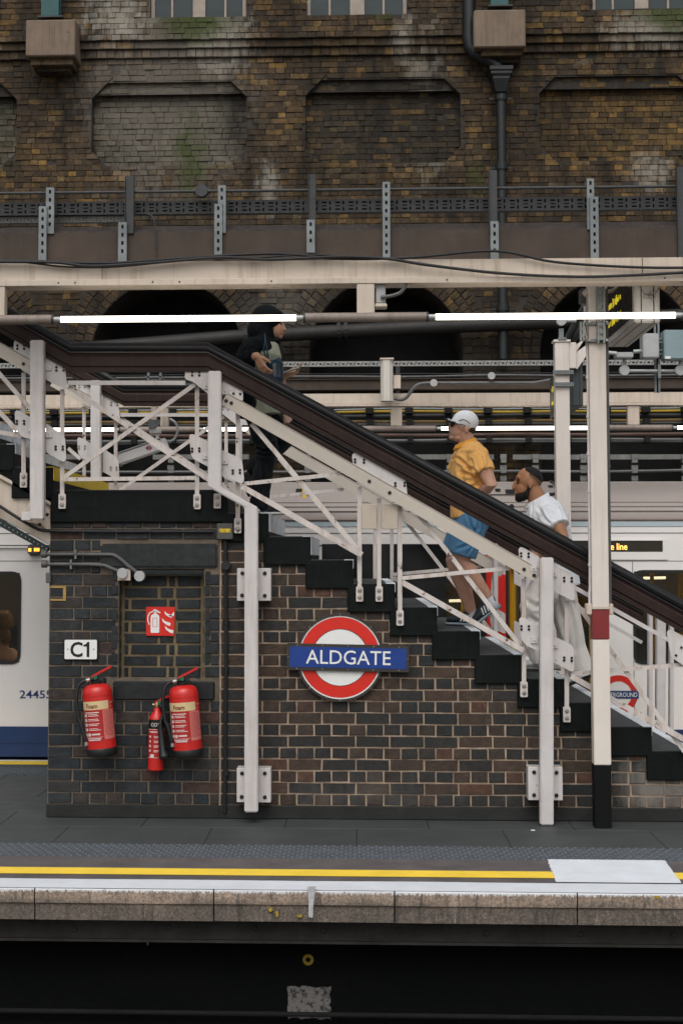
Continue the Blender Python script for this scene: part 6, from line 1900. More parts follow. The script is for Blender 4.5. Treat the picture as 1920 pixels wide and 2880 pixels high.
# litter speck
qq = PZ(1497, 2336, 0); b = MB(); b.prism(rrect(qq.x-.012, qq.x+.014, .0005, .004, .001, 1), qq.y-.01, qq.y+.012); tag(b.build('cigarette_end', SIGNW), 'tiny white scrap lying on the dark platform near the white post', 'litter')
# ================================================================== PEOPLE
def skin_mat(name, col, col2):
    m, nt, b = nodes_of(name)
    c = mixc(nt, ramp_node(nt, noise_node(nt, 14, 4), [(.35, 0.0), (.7, 1.0)]), col, col2)
    nt.links.new(c, b.inputs['Base Color'])
    b.inputs['Roughness'].default_value = .52; b.inputs['Specular IOR Level'].default_value = .35
    b.inputs['Subsurface Weight'].default_value = .12; b.inputs['Subsurface Radius'].default_value = (.012, .005, .003)
    add_bump(nt, b, noise_node(nt, 160, 3), .12, .003)
    return m
def cloth_mat(name, col, var=.18, weave=420, rough=.85, fold=.5, sheen=.1, speck=None, spec=.2):
    m, nt, b = nodes_of(name)
    c = mixc(nt, ramp_node(nt, noise_node(nt, 7, 5, .6), [(.35, 0.0), (.7, 1.0)]), col, tuple(x*(1-var) for x in col))
    if speck: c = mixc(nt, math_node(nt, 'MULTIPLY', ramp_node(nt, noise_node(nt, 190, 3, .7), [(.45, 0.0), (.65, 1.0)]), speck[0]), c, speck[1])
    nt.links.new(c, b.inputs['Base Color']); b.inputs['Roughness'].default_value = rough
    b.inputs['Specular IOR Level'].default_value = spec; b.inputs['Sheen Weight'].default_value = sheen
    w = noise_node(nt, 16, 3, .5, stretch=(1.2, 1, .6))
    w2 = noise_node(nt, 5.5, 2, .45, stretch=(1.6, 1, .55))
    f = math_node(nt, 'ADD', math_node(nt, 'ADD', math_node(nt, 'MULTIPLY', w, fold*.16), math_node(nt, 'MULTIPLY', w2, fold*1.2)), math_node(nt, 'MULTIPLY', noise_node(nt, weave, 2), .05))
    add_bump(nt, b, f, .8, .02)
    return m
class Fig:
    """overlapping closed volumes that are fused into one continuous skin"""
    def __init__(s, Y0): s.Y0 = Y0; s.mb = MB()
    def J(s, u, v, dy=0.0): return P(u, v, s.Y0+dy)
    def new(s): s.mb = MB(); return s
    def ell(s, c, r, rot=0.0):
        n0 = len(s.mb.v)
        s.mb.sphere((0, 0, 0), r, 20, 14)
        cs, sn = math.cos(rot), math.sin(rot)
        for i in range(n0, len(s.mb.v)):
            x, y, z = s.mb.v[i]; s.mb.v[i] = (c[0]+x*cs+z*sn, c[1]+y, c[2]-x*sn+z*cs)
        return s
    def limb(s, pts, rs, flat0=False, flat1=False, seg=16):
        """tapered round limb along points; ends rounded unless flat"""
        P_, R_ = [Vector(p) for p in pts], list(rs)
        if not flat0:
            d = (P_[0]-P_[1]).normalized(); r = R_[0]
            P_ = [P_[0]+d*r*.98, P_[0]+d*r*.75, P_[0]+d*r*.4]+P_; R_ = [r*.2, r*.66, r*.92]+R_
        if not flat1:
            d = (P_[-1]-P_[-2]).normalized(); r = R_[-1]
            P_ = P_+[P_[-1]+d*r*.4, P_[-1]+d*r*.75, P_[-1]+d*r*.98]; R_ = R_+[r*.92, r*.66, r*.2]
        s.mb.tube(P_, R_, seg); return s
    def oval(s, pts, rx, ry, cap=True):
        """trunk along points lying in an XZ plane: rx across in the plane, ry along Y"""
        pts = [Vector(p) for p in pts]; n = 22; vs, fs = [], []
        for i, p in enumerate(pts):
            t = (pts[min(i+1, len(pts)-1)]-pts[max(i-1, 0)]); t.y = 0; t.normalize()
            e = Vector((-t.z, 0, t.x))
            for k in range(n):
                a = 2*math.pi*k/n
                vs.append(p+e*(rx[i]*math.cos(a))+Vector((0, ry[i]*math.sin(a), 0)))
        for i in range(len(pts)-1):
            for k in range(n):
                k2 = (k+1) % n; fs.append((i*n+k, i*n+k2, (i+1)*n+k2, (i+1)*n+k))
        fs.append(tuple(range(n-1, -1, -1))); fs.append(tuple((len(pts)-1)*n+k for k in range(n)))
        s.mb.add(vs, fs); return s
    def hand(s, wrist, d, nrm, thumb_side, curl=.5, size=1.0):
        """palm, four unequal bent fingers, and a thumb leaving the side of the palm"""
        d = Vector(d).normalized(); nrm = Vector(nrm); nrm = (nrm-d*nrm.dot(d)).normalized(); sd = d.cross(nrm).normalized()*thumb_side
        w = Vector(wrist); k = size
        for q in (-.026, -.009, .009, .026):
            s.limb([w+sd*q*.6*k, w+d*.045*k+sd*q*k, w+d*.083*k+sd*q*1.05*k], [.015*k, .0155*k, .0125*k], seg=10)
        for q, L in ((-.031, .060), (-.0105, .072), (.0105, .078), (.031, .070)):
            b0 = w+d*.085*k+sd*q*k
            a1 = curl*.55; a2 = curl*1.3; a3 = curl*1.9
            p1 = b0+(d*math.cos(a1)+nrm*math.sin(a1)+sd*q*1.5)*L*.46*k
            p2 = p1+(d*math.cos(a2)+nrm*math.sin(a2)+sd*q*1.0)*L*.32*k
            p3 = p2+(d*math.cos(a3)+nrm*math.sin(a3))*L*.24*k
            s.limb([b0, p1, p2, p3], [.0095*k, .0088*k, .008*k, .007*k], seg=10)
        t0 = w+d*.022*k+sd*.026*k
        t1 = t0+(d*.6+sd*.75+nrm*.25)*.036*k; t2 = t1+(d*.85+sd*.35+nrm*.35)*.028*k; t3 = t2+(d*.9+nrm*.4)*.02*k
        s.limb([t0, t1, t2, t3], [.0145*k, .0115*k, .0098*k, .008*k], seg=10)
        return s
    def build(s, name, mat, parent, voxel=.006, smooth=3, fold=0.0, ffreq=9.0, dirf=(1, 1, 1), creases=()):
        me = bpy.data.meshes.new(name+'_src'); me.from_pydata(s.mb.v, [], s.mb.f); me.update()
        o = bpy.data.objects.new(name+'_src', me); COL.objects.link(o)
        r = o.modifiers.new('r', 'REMESH'); r.mode = 'VOXEL'; r.voxel_size = voxel
        if smooth:
            sm = o.modifiers.new('s', 'SMOOTH'); sm.factor = .5; sm.iterations = smooth
        dg = bpy.context.evaluated_depsgraph_get()
        out = bpy.data.meshes.new_from_object(o.evaluated_get(dg))
        bpy.data.objects.remove(o)
        out.name = name
        if fold:
            n = len(out.vertices); co = np.empty(n*3); no = np.empty(n*3)
            out.vertices.foreach_get('co', co); out.vertices.foreach_get('normal', no)
            co = co.reshape(-1, 3); no = no.reshape(-1, 3)
            disp = np.array([fold*(.9*mnoise.noise(Vector((c[0]*ffreq*dirf[0]+c[2]*ffreq*.5, c[1]*ffreq*dirf[1]*.7, c[2]*ffreq*dirf[2])))-.55*max(0.0, .35-abs(mnoise.noise(Vector((c[0]*ffreq*.8*dirf[0]-c[2]*ffreq*.55, c[1]*4, c[2]*ffreq*.5*dirf[2]))))*2.2)) for c in co])
            co += no*disp[:, None]
            out.vertices.foreach_set('co', co.ravel()); out.update()
        if creases:                                      # pulled folds and seams on the near side
            n = len(out.vertices); co = np.empty(n*3); no = np.empty(n*3)
            out.vertices.foreach_get('co', co); out.vertices.foreach_get('normal', no)
            co = co.reshape(-1, 3); no = no.reshape(-1, 3); tot = np.zeros(n)
            for pts, wid, amp in creases:
                pp = np.array([[s.J(u, v, -.12).x, s.J(u, v, -.12).z] for u, v in pts])
                L = np.linalg.norm(np.diff(pp, axis=0), axis=1).sum()
                best = np.full(n, 9.0); tt = np.zeros(n); run = 0.0
                for a, b_ in zip(pp[:-1], pp[1:]):
                    d = b_-a; l = np.linalg.norm(d)
                    t = np.clip(((co[:, [0, 2]]-a)@d)/(l*l), 0, 1)
                    ds = np.linalg.norm(co[:, [0, 2]]-(a+t[:, None]*d), axis=1)
                    m_ = ds < best; best[m_] = ds[m_]; tt[m_] = (run+t[m_]*l)/L; run += l
                tot += amp*(np.exp(-(best/wid)**2)-.55*np.exp(-((best-wid*2.0)/wid)**2))*np.sin(np.pi*np.clip(tt*.92+.06, 0, 1))**.6
            tot *= (no[:, 1] < .15)
            co += no*tot[:, None]
            out.vertices.foreach_set('co', co.ravel()); out.update()
        out.materials.clear(); out.materials.append(mat)
        out.polygons.foreach_set('use_smooth', [True]*len(out.polygons))
        s.mb = MB()
        return link(name, out, parent)
def sole_path(F, heel, toe, up_s=1.0):
    h, t = Vector(heel), Vector(toe)
    d = (t-h).normalized(); up = Vector((-d.z, 0, d.x)); up = up if up.z > 0 else -up
    return h, t, d, up
def shoe(F, parent, heel, toe, mat, sole_mat, stripe=None, lace=None):
    """heel and toe are the ends of the sole line; the upper sits above it"""
    h, t, d, up = sole_path(F, heel, toe); L = (t-h).length
    prof = [(0.02, .030, .030, .045), (.12, .036, .034, .055), (.30, .040, .036, .058), (.48, .034, .038, .044), (.66, .028, .043, .034), (.84, .023, .043, .027), (.97, .014, .030, .018)]
    pts = [h+d*(L*f)+up*(.018+c*.8) for f, a, w, c in prof]
    F.new().oval(pts, [p[3]*.92 for p in prof], [p[2] for p in prof])
    F.ell(h+d*L*.16+up*.085, (.042, .036, .035), 0)
    o = F.build('shoe', mat, parent, .005, 2)
    pr2 = [(-.01, .020, .030), (.12, .013, .038), (.45, .012, .037), (.70, .013, .046), (.9, .012, .042), (1.01, .010, .025)]
    F.new().oval([h+d*(L*f)+up*.012 for f, a, w in pr2], [a for f, a, w in pr2], [w for f, a, w in pr2])
    F.build('sole', sole_mat, o, .005, 1)
    if stripe:
        b = MB()
        for k in range(3):
            f = .38+.09*k; p = h+d*(L*f)+up*.030; q = h+d*(L*(f-.07))+up*.078
            p.y -= .044; q.y -= .036; b.bar(p, q, .009, .012)
        b.build('stripe', stripe, o)
    return o
EYE = M('eye_dark', (.015, .010, .008), .2, .1, 9, bump=0)
LIP = M('lip', (.22, .085, .07), .5, .1, 9, bump=0)
HAIRK = M('hair_black', (.005, .0045, .0045), .7, .4, 60, bump=.5, bscale=300)

# ---------------------------------------------------------------- woman in the headscarf, walking down to the right
F1 = Fig(10.88); J = F1.J
HX = HZ = 1.0
wm = thing('person', 'woman in a black headscarf walking down the stairs with a phone in her hand', 'person', J(735, 1448))
SK1 = skin_mat('skin_warm', (.52, .30, .20), (.46, .25, .165))
KBLK = cloth_mat('cloth_black', (.0055, .008, .010), .3, fold=.5, sheen=0, spec=.12)
KPANT = cloth_mat('trouser_black', (.006, .009, .012), .35, fold=.9, rough=.6, sheen=0, spec=.2)
KGREY = cloth_mat('cloth_sage', (.34, .36, .28), .12, fold=.3)
F1.new()
F1.ell(J(758, 905), (.086, .074, .105)); F1.ell(J(775, 925), (.058, .055, .072)); F1.ell(J(786, 946), (.022, .026, .018))
F1.limb([J(793, 912), J(800, 926)], [.010, .0135], seg=10); F1.ell(J(797, 928), (.016, .018, .010)); F1.ell(J(794, 939), (.012, .022, .010)); F1.ell(J(787, 904), (.020, .05, .018))
F1.limb([J(752, 940), J(738, 985)], [.052, .06])
F1.oval([J(735, 968), J(738, 1000), J(730, 1060), J(722, 1120)], [.07, .095, .095, .10], [.10, .15, .13, .15])
SH, EL, WR = J(712, 972, -.15), J(684, 1012, -.27), J(722, 1001, -.415)
F1.limb([SH, EL, WR], [.044, .037, .026]); F1.hand(WR, (.45, -.02, -.9), (.7, .4, -.2), 1, .55, .98)
SH2, EL2, WR2 = J(735, 975, .15), J(752, 1062, .17), J(800, 1058, .05)
F1.limb([SH2, EL2, WR2], [.044, .037, .024]); F1.hand(WR2, (.95, -.1, .30), (-.25, -.35, .85), -1, .75, .92)
F1.limb([J(716, 1125, -.08), J(752, 1265, -.09), J(729, 1418, -.08)], [.07, .05, .035]); F1.limb([J(722, 1125, .08), J(796, 1247, .09), J(706, 1320, .09)], [.07, .05, .035])
body = F1.build('body', SK1, wm, .0045, 2)
# headscarf
F1.new()
F1.ell(J(750, 897), (.112, .097, .099), R(12)); F1.ell(J(728, 930), (.085, .090, .095)); F1.oval([J(748, 915), J(742, 950), J(738, 975), J(736, 992)], [.075, .078, .105, .115], [.085, .09, .15, .17]); F1.ell(J(779, 883), (.046, .074, .031), R(20)); F1.ell(J(768, 962), (.055, .06, .030), R(-15))
F1.build('headscarf', KBLK, wm, .006, 4, .007, 9, (1, 1, .6))
# sage top
F1.new().oval([J(740, 968), J(744, 1000), J(735, 1050), J(730, 1110), J(738, 1150), J(742, 1172)], [.10, .118, .118, .115, .125, .135], [.12, .165, .15, .165, .175, .18])
F1.build('top', KGREY, wm, .007, 2, .009, 12, (1.4, 1, .15))
# black jacket: back and sleeves
F1.new().oval([J(712, 966), J(700, 1000), J(698, 1060), J(702, 1140)], [.07, .088, .085, .10], [.16, .19, .175, .18])
F1.ell(J(708, 978, -.15), (.07, .06, .065))
F1.limb([J(712, 975, -.155), EL, WR+(EL-WR)*.14], [.066, .060, .046], flat1=True)
F1.limb([J(730, 978, .155), EL2, WR2+(EL2-WR2)*.2], [.064, .056, .042], flat1=True)
F1.oval([J(690, 1130), J(688, 1175)], [.055, .06], [.15, .15])
F1.build('jacket', KBLK, wm, .0065, 5, .008, 10, creases=[
    ([(700, 985), (690, 1000), (680, 1008)], .010, -.014), ([(712, 985), (704, 1000), (696, 1012)], .009, -.012), ([(696, 968), (684, 982), (672, 1000)], .010, -.012)])
# trousers
F1.new()
F1.oval([J(718, 1105), J(720, 1150)], [.115, .115], [.16, .16])
F1.limb([J(716, 1135, -.075), J(752, 1262, -.09), J(740, 1330, -.09), J(728, 1428, -.08)], [.098, .078, .068, .064], flat1=True)
F1.limb([J(722, 1135, .075), J(798, 1246, .09), J(745, 1290, .10), J(697, 1327, .09)], [.098, .080, .066, .060], flat1=True)
F1.build('trousers', KPANT, wm, .0065, 3, .010, 11, creases=[
    ([(724, 1262), (745, 1272), (772, 1262)], .008, -.016), ([(726, 1278), (748, 1284), (770, 1276)], .008, -.014), ([(738, 1245), (760, 1254), (782, 1246)], .008, -.013), ([(716, 1300), (722, 1340), (720, 1390)], .008, -.010), ([(740, 1300), (744, 1340), (738, 1390)], .008, -.010)])
SHK = M('trainer_black', (.012, .013, .015), .55, .3, 9, bump=.1); SOLE_W = M('sole_white', (.62, .62, .60), .6, .1, 9, bump=.05); SOLE_K = M('sole_black', (.02, .02, .02), .7, .2, 9)
shoe(F1, wm, J(726, 1449, -.08), J(802, 1449, -.08), SHK, SOLE_W)
shoe(F1, wm, J(672, 1334, .09), J(697, 1398, .09), SHK, SOLE_K)
for nm, c, r, m in (('eye', J(790, 911, -.035), (.008, .008, .005), EYE), ('eyebrow', J(791, 904, -.040), (.014, .012, .003), HAIRK), ('lips', J(797, 938.5, -.006), (.010, .017, .0055), LIP)):
    b = MB(); b.sphere(c, r, 10, 8); b.build(nm, m, wm, smooth=True)
# phone, bag, cloth
ph = thing('phone', 'white mobile phone held in the hand of the woman in the headscarf', 'phone', J(816, 1045))
d = (J(844, 1035, -.02)-J(788, 1053, .02)).normalized(); n = Vector((-d.z, 0, d.x)); c0 = J(816, 1042.5, .0)
b = MB(); vs = []
for s1 in (-1, 1):
    for s2 in (-1, 1):
        for s3 in (-1, 1): vs.append(c0+d*.072*s1+Vector((0, .036*s2, 0))+n*.0042*s3)
b.add(vs, [(0, 1, 3, 2), (4, 6, 7, 5), (0, 4, 5, 1), (2, 3, 7, 6), (0, 2, 6, 4), (1, 5, 7, 3)]); b.build('case', M('phone_white', (.6, .6, .6), .3, .05, 9, bump=0), ph, bevel=.003, segs=2)
b = MB(); vs = [c0+d*a+Vector((0, y, 0))+n*.0050 for a, y in ((-.068, -.032), (.068, -.032), (.068, .032), (-.068, .032))]; b.add(vs, [(0, 1, 2, 3)]); b.build('screen', SIGNK, ph)
bag = thing('handbag', 'dark blue glossy handbag on a strap at the hip of the woman in the headscarf', 'handbag', J(772, 1060, -.17))
BAGM = M('bag_blue', (.010, .035, .060), .22, .3, 5, bump=.05)
F1.new().oval([J(768, 1012, -.19), J(772, 1022, -.19), J(772, 1062, -.19), J(770, 1085, -.19)], [.050, .058, .064, .058], [.03, .04, .045, .04]); F1.build('body', BAGM, bag, .006, 1)
rod('strap', smooth_path([J(744, 938, -.10), J(746, 960, -.20), J(742, 985, -.21), J(752, 1012, -.20)]), .0055, M('strap_blue', (.02, .05, .075), .4, .2, 9), bag)
rod('strap', smooth_path([J(748, 962, -.20), J(751, 985, -.205), J(755, 1012, -.20)]), .0055, MATS['strap_blue'], bag)
b = MB()
tw = thing('cloth', 'pale pink cloth hanging under the phone hand of the woman in the headscarf', 'cloth', J(806, 1195, .0))
F1.new().limb([J(793, 1060, .05), J(797, 1120, .04), J(806, 1192, .03)], [.010, .018, .024], flat1=True); F1.limb([J(799, 1064, .06), J(808, 1120, .06), J(814, 1186, .05)], [.010, .016, .020], flat1=True)
F1.build('fold', cloth_mat('cloth_pink', (.52, .34, .27), .1), tw, .005, 2)

# ---------------------------------------------------------------- man in the orange shirt, climbing to the left
F2 = Fig(11.1); J = F2.J
mn = thing('person', 'man in an orange shirt, blue shorts and white cap climbing the stairs', 'person', J(1300, 1757))
SK2 = skin_mat('skin_light', (.56, .33, .235), (.50, .26, .18))
F2.new()
F2.ell(J(1304, 1191), (.086, .076, .084)); F2.ell(J(1286, 1212), (.060, .056, .058), R(-10)); F2.ell(J(1271, 1230), (.024, .028, .018)); F2.ell(J(1288, 1232), (.045, .045, .028), R(15))
F2.limb([J(1268, 1190), J(1264, 1205)], [.012, .015], seg=10); F2.ell(J(1266, 1207), (.017, .019, .010)); F2.ell(J(1267, 1219), (.012, .024, .010)); F2.ell(J(1274, 1192), (.020, .052, .014))
F2.ell(J(1312, 1207, -.076), (.017, .012, .028), R(15)); F2.ell(J(1312, 1207, .076), (.017, .012, .028), R(15))
F2.limb([J(1306, 1222), J(1314, 1256)], [.058, .056])
F2.oval([J(1316, 1266), J(1323, 1310), J(1316, 1390), J(1320, 1450)], [.07, .10, .105, .10], [.10, .15, .135, .14])
A0, A1, A2 = J(1346, 1282, -.19), J(1380, 1364, -.25), J(1346, 1388, -.10)
F2.limb([A0+Vector((-.01, .03, -.015)), A0*.5+A1*.5, A1, A1*.6+A2*.4, A2], [.046, .052, .043, .043, .030]); F2.hand(A2, A2-A1, (-.5, .6, -.3), -1, .6)
B0, B1, B2 = J(1300, 1282, .19), J(1274, 1352, .26), J(1276, 1392, .12)
F2.limb([B0, B0*.5+B1*.5, B1, B1*.6+B2*.4, B2], [.055, .052, .043, .043, .030]); F2.hand(B2, B2-B1, (.5, -.6, -.3), 1, .6)
F2.limb([J(1330, 1460, -.09), J(1298, 1575, -.09), J(1316, 1602, -.09), J(1342, 1642, -.09), J(1374, 1684, -.09)], [.085, .059, .060, .053, .036])
F2.limb([J(1322, 1460, .09), J(1275, 1580, .09), J(1288, 1612, .09), J(1306, 1660, .09), J(1326, 1728, .09)], [.085, .059, .060, .052, .037])
F2.build('body', SK2, mn, .0045, 2)
SHIRT = cloth_mat('shirt_orange', (.84, .42, .085), .12, fold=.7, speck=(.7, (.88, .62, .36)))  # pale specks also put the bright highlights into the cloth colour
F2.new().oval([J(1313, 1246), J(1318, 1260), J(1324, 1285), J(1326, 1310), J(1322, 1350), J(1320, 1400), J(1326, 1452)], [.070, .095, .122, .132, .135, .138, .146], [.075, .125, .180, .192, .185, .18, .18])
F2.ell(J(1338, 1280, -.13), (.075, .075, .058)); F2.ell(J(1308, 1280, .13), (.07, .075, .058))
F2.limb([J(1344, 1284, -.175), A0*.42+A1*.58+Vector((-.01, 0, 0))], [.078, .076], flat1=True); F2.limb([J(1304, 1284, .175), B0*.35+B1*.65], [.076, .078], flat1=True)
F2.build('shirt', SHIRT, mn, .0065, 9, .010, 8, (1.3, 1, .6), creases=[
    ([(1293, 1293), (1313, 1314), (1339, 1341)], .010, -.016), ([(1343, 1261), (1369, 1283), (1375, 1315)], .012, -.012), ([(1321, 1296), (1326, 1318), (1338, 1340)], .008, -.014),
    ([(1293, 1329), (1320, 1338), (1345, 1354)], .012, -.015), ([(1311, 1350), (1335, 1356), (1350, 1364)], .011, -.014), ([(1316, 1376), (1334, 1366), (1350, 1358)], .012, -.014), ([(1292, 1312), (1300, 1345), (1300, 1390)], .014, -.012),
    ([(1274, 1262), (1269, 1300), (1267, 1345)], .005, -.006), ([(1300, 1266), (1320, 1270), (1350, 1262)], .010, .006), ([(1350, 1292), (1352, 1315), (1360, 1335)], .010, -.010), ([(1362, 1285), (1366, 1312), (1370, 1330)], .009, -.008), ([(1275, 1282), (1290, 1290), (1300, 1305)], .010, -.008)])
F2.new().oval([J(1303, 1256), J(1304, 1244), J(1304, 1236)], [.080, .073, .066], [.085, .078, .072]); F2.oval([J(1288, 1270), J(1296, 1252)], [.05, .06], [.07, .07])
F2.new()
b = MB()
SHC = cloth_mat('collar_orange', (.80, .36, .04), .1)
vs, fs = [], []
n = 20
lo = [(1277, 1262), (1300, 1262), (1334, 1245), (1338, 1236)]
for k in range(n+1):
    a = R(-28)+R(236+70)*k/n            # open at the throat
    cx, cy = math.cos(math.pi+a), math.sin(math.pi+a)
    c1 = J(1308, 1249); c2 = J(1308, 1252)
    back = (cx+1)/2
    ztop = J(1308, 1252-22*back).z; zlow = J(1308, 1266-16*back).z
    vs += [(c1.x+.070*cx, c1.y+.068*cy, ztop), (c2.x+.088*cx, c2.y+.086*cy, zlow)]
    if k: fs.append((2*k-2, 2*k-1, 2*k+1, 2*k))
b.add(vs, fs); o = b.build('collar', SHC, mn, smooth=True)
sm = o.modifiers.new('t', 'SOLIDIFY'); sm.thickness = .006
DENIM = cloth_mat('shorts_blue', (.085, .22, .38), .25, fold=.7)
F2.new().oval([J(1322, 1440), J(1322, 1468)], [.128, .132], [.165, .17])
F2.limb([J(1330, 1462, -.085), J(1310, 1520, -.092), J(1298, 1562, -.09)], [.115, .104, .098], flat1=True); F2.limb([J(1320, 1462, .085), J(1292, 1520, .09), J(1277, 1560, .09)], [.115, .106, .10], flat1=True)
F2.build('shorts', DENIM, mn, .006, 3, .008, 9, creases=[
    ([(1313, 1453), (1323, 1486), (1336, 1502)], .009, -.013), ([(1345, 1462), (1340, 1485), (1330, 1505)], .009, -.011), ([(1310, 1560), (1318, 1548), (1328, 1534)], .008, -.010), ([(1290, 1480), (1300, 1500), (1318, 1512)], .011, -.012), ([(1280, 1545), (1300, 1538), (1322, 1530)], .010, -.010), ([(1352, 1470), (1354, 1490), (1348, 1510)], .007, -.009)])
SOCK = cloth_mat('sock_white', (.62, .64, .68), .1)
for a, c in ((J(1372, 1680, -.09), J(1383, 1700, -.09)), (J(1325, 1716, .09), J(1329, 1742, .09))):
    F2.new().limb([a, c], [.037, .043], flat0=True); F2.build('sock', SOCK, mn, .005, 1)
NAVY = M('trainer_navy', (.014, .020, .028), .6, .3, 9, bump=.15); SOLE_B = M('sole_blue_white', (.30, .37, .42), .6, .2, 9); STRIPE = M('stripe_white', (.6, .62, .62), .6, .1, 9)
shoe(F2, mn, J(1408, 1706, -.09), J(1333, 1764, -.09), NAVY, SOLE_B, STRIPE)
shoe(F2, mn, J(1345, 1761, .09), J(1252, 1758, .09), NAVY, SOLE_B, STRIPE)
# cap, sunglasses
CAPM = M('cap_white', (.80, .82, .86), .8, .06, 40, bump=.1)
F2.new(); F2.ell(J(1307, 1187), (.094, .084, .083), R(-4)); 
capo = F2.build('cap', CAPM, mn, .005, 2)
bm = bmesh.new(); bm.from_mesh(capo.data)          # open the cap along its slanted rim
p0 = J(1268, 1190); p1 = J(1340, 1216); nn = Vector((-(p1.z-p0.z), 0, p1.x-p0.x)).normalized()
bmesh.ops.bisect_plane(bm, geom=bm.verts[:]+bm.edges[:]+bm.faces[:], plane_co=p0, plane_no=nn, clear_inner=True); bm.to_mesh(capo.data); bm.free()
def brim_sheet(t0, t1, name, mat, lift):
    b = MB(); vs, fs = [], []
    for i in range(9):
        t = t0+(t1-t0)*i/8
        for k in range(13):
            a = -1+2*k/12
            root = 1267+(1-math.sqrt(1-.92*a*a))*36
            tip = 1249+(1-math.sqrt(1-.94*a*a))*34
            c = J(root*(1-t)+tip*t, 1184-8.5*t+10*a*a*(.5+.5*t), a*.082); vs.append(c)
    for i in range(8):
        for k in range(12): fs.append((i*13+k, i*13+k+1, (i+1)*13+k+1, (i+1)*13+k))
    b.add(vs, fs); o = b.build(name, mat, capo, smooth=True); so = o.modifiers.new('t', 'SOLIDIFY'); so.thickness = .008; return o
brim_sheet(0, .60, 'brim', CAPM, 0)
brim_sheet(.60, 1.0, 'brim_tip', M('brim_black', (.012, .013, .016), .6, .2, 9, bump=.1), 0)
b = MB()
for k in range(3):
    p, q_ = J(1258+4*k, 1178+1.3*k, -.060), J(1261+4*k, 1184+1.2*k, -.062); b.bar(p+Vector((0, -.012, .004)), q_+Vector((0, -.012, .004)), .004, .008)
b.build('brim_stripe', SIGNW, capo)
rod('cap_piping', smooth_path([J(1289, 1184, -.075), J(1300, 1180, -.083), J(1312, 1184, -.084), J(1321, 1192, -.08)]), .0025, SIGNK, capo)
b = MB(); b.sphere(J(1270, 1193, -.038), (.014, .028, .020), 12, 8); b.sphere(J(1270, 1193, .038), (.010, .024, .016), 12, 8); b.build('sunglasses', M('sunglass_black', (.008, .008, .008), .12, .1, 9, bump=0), mn, smooth=True)
rod('sunglass_arm', [J(1272, 1190, -.060), J(1290, 1192, -.072), J(1308, 1197, -.080)], .0035, SIGNK, mn)
F2.new().ell(J(1321, 1207), (.042, .062, .034), R(25)); F2.build('hair', M('hair_brown', (.045, .028, .018), .7, .3, 60, bump=.4), mn, .005, 1)
b = MB(); b.sphere(J(1265, 1219, -.004), (.009, .020, .005), 10, 8); b.build('lips', LIP, mn, smooth=True)

# ---------------------------------------------------------------- bearded man in white, leaning forward as he climbs
F3 = Fig(11.15); J = F3.J
mw = thing('person', 'bearded man in white clothes leaning forward as he climbs the stairs', 'person', J(1540, 1880))
SK3 = skin_mat('skin_tan', (.42, .215, .115), (.35, .165, .085))
F3.new()
F3.ell(J(1485, 1349), (.086, .076, .086), R(-8)); F3.ell(J(1470, 1374), (.060, .056, .070), R(-10)); F3.ell(J(1462, 1400), (.030, .034, .022))
F3.limb([J(1450, 1352), J(1444, 1370)], [.011, .0145], seg=10); F3.ell(J(1446, 1373), (.018, .019, .010)); F3.ell(J(1449, 1386), (.012, .024, .010)); F3.ell(J(1457, 1343), (.018, .052, .022))
F3.ell(J(1491, 1362, -.076), (.017, .012, .029), R(10)); F3.ell(J(1491, 1362, .076), (.017, .012, .029), R(10))
F3.limb([J(1497, 1378), J(1520, 1425)], [.060, .068])
F3.oval([J(1520, 1418), J(1536, 1465), J(1548, 1540), J(1560, 1600)], [.08, .11, .105, .105], [.11, .155, .14, .14])
A0, A1, A2 = J(1550, 1446, -.19), J(1582, 1510, -.26), J(1490, 1572, -.24)
F3.limb([A0+Vector((-.01, .03, -.015)), A0*.5+A1*.5, A1, A1*.6+A2*.4, A2], [.048, .056, .045, .044, .031]); F3.hand(A2, A2-A1, (-.3, .7, -.4), -1, .9)
B0, B1, B2 = J(1515, 1446, .19), J(1505, 1530, .25), J(1508, 1600, .15)
F3.limb([B0, B0*.5+B1*.5, B1, B1*.6+B2*.4, B2], [.060, .056, .045, .044, .031]); F3.hand(B2, B2-B1, (.3, -.7, -.4), 1, .8)
F3.limb([J(1552, 1600, -.09), J(1490, 1722, -.10), J(1530, 1852, -.08)], [.09, .06, .04]); F3.limb([J(1564, 1600, .09), J(1602, 1742, .14), J(1642, 1882, .18)], [.09, .06, .04])
F3.build('body', SK3, mw, .0045, 2)
WSH = cloth_mat('shirt_white', (.78, .81, .86), .05, fold=.7, speck=(.4, (.66, .70, .76)))
F3.new().oval([J(1516, 1408), J(1526, 1432), J(1536, 1465), J(1545, 1510), J(1556, 1560), J(1566, 1612), J(1570, 1650)], [.088, .130, .146, .142, .142, .146, .146], [.11, .19, .20, .19, .18, .18, .18])
F3.ell(J(1542, 1442, -.13), (.080, .075, .060)); F3.ell(J(1522, 1442, .13), (.08, .075, .060))
F3.limb([J(1548, 1448, -.175), A0*.42+A1*.58], [.082, .084], flat1=True); F3.limb([J(1518, 1448, .175), B0*.4+B1*.6], [.080, .082], flat1=True)
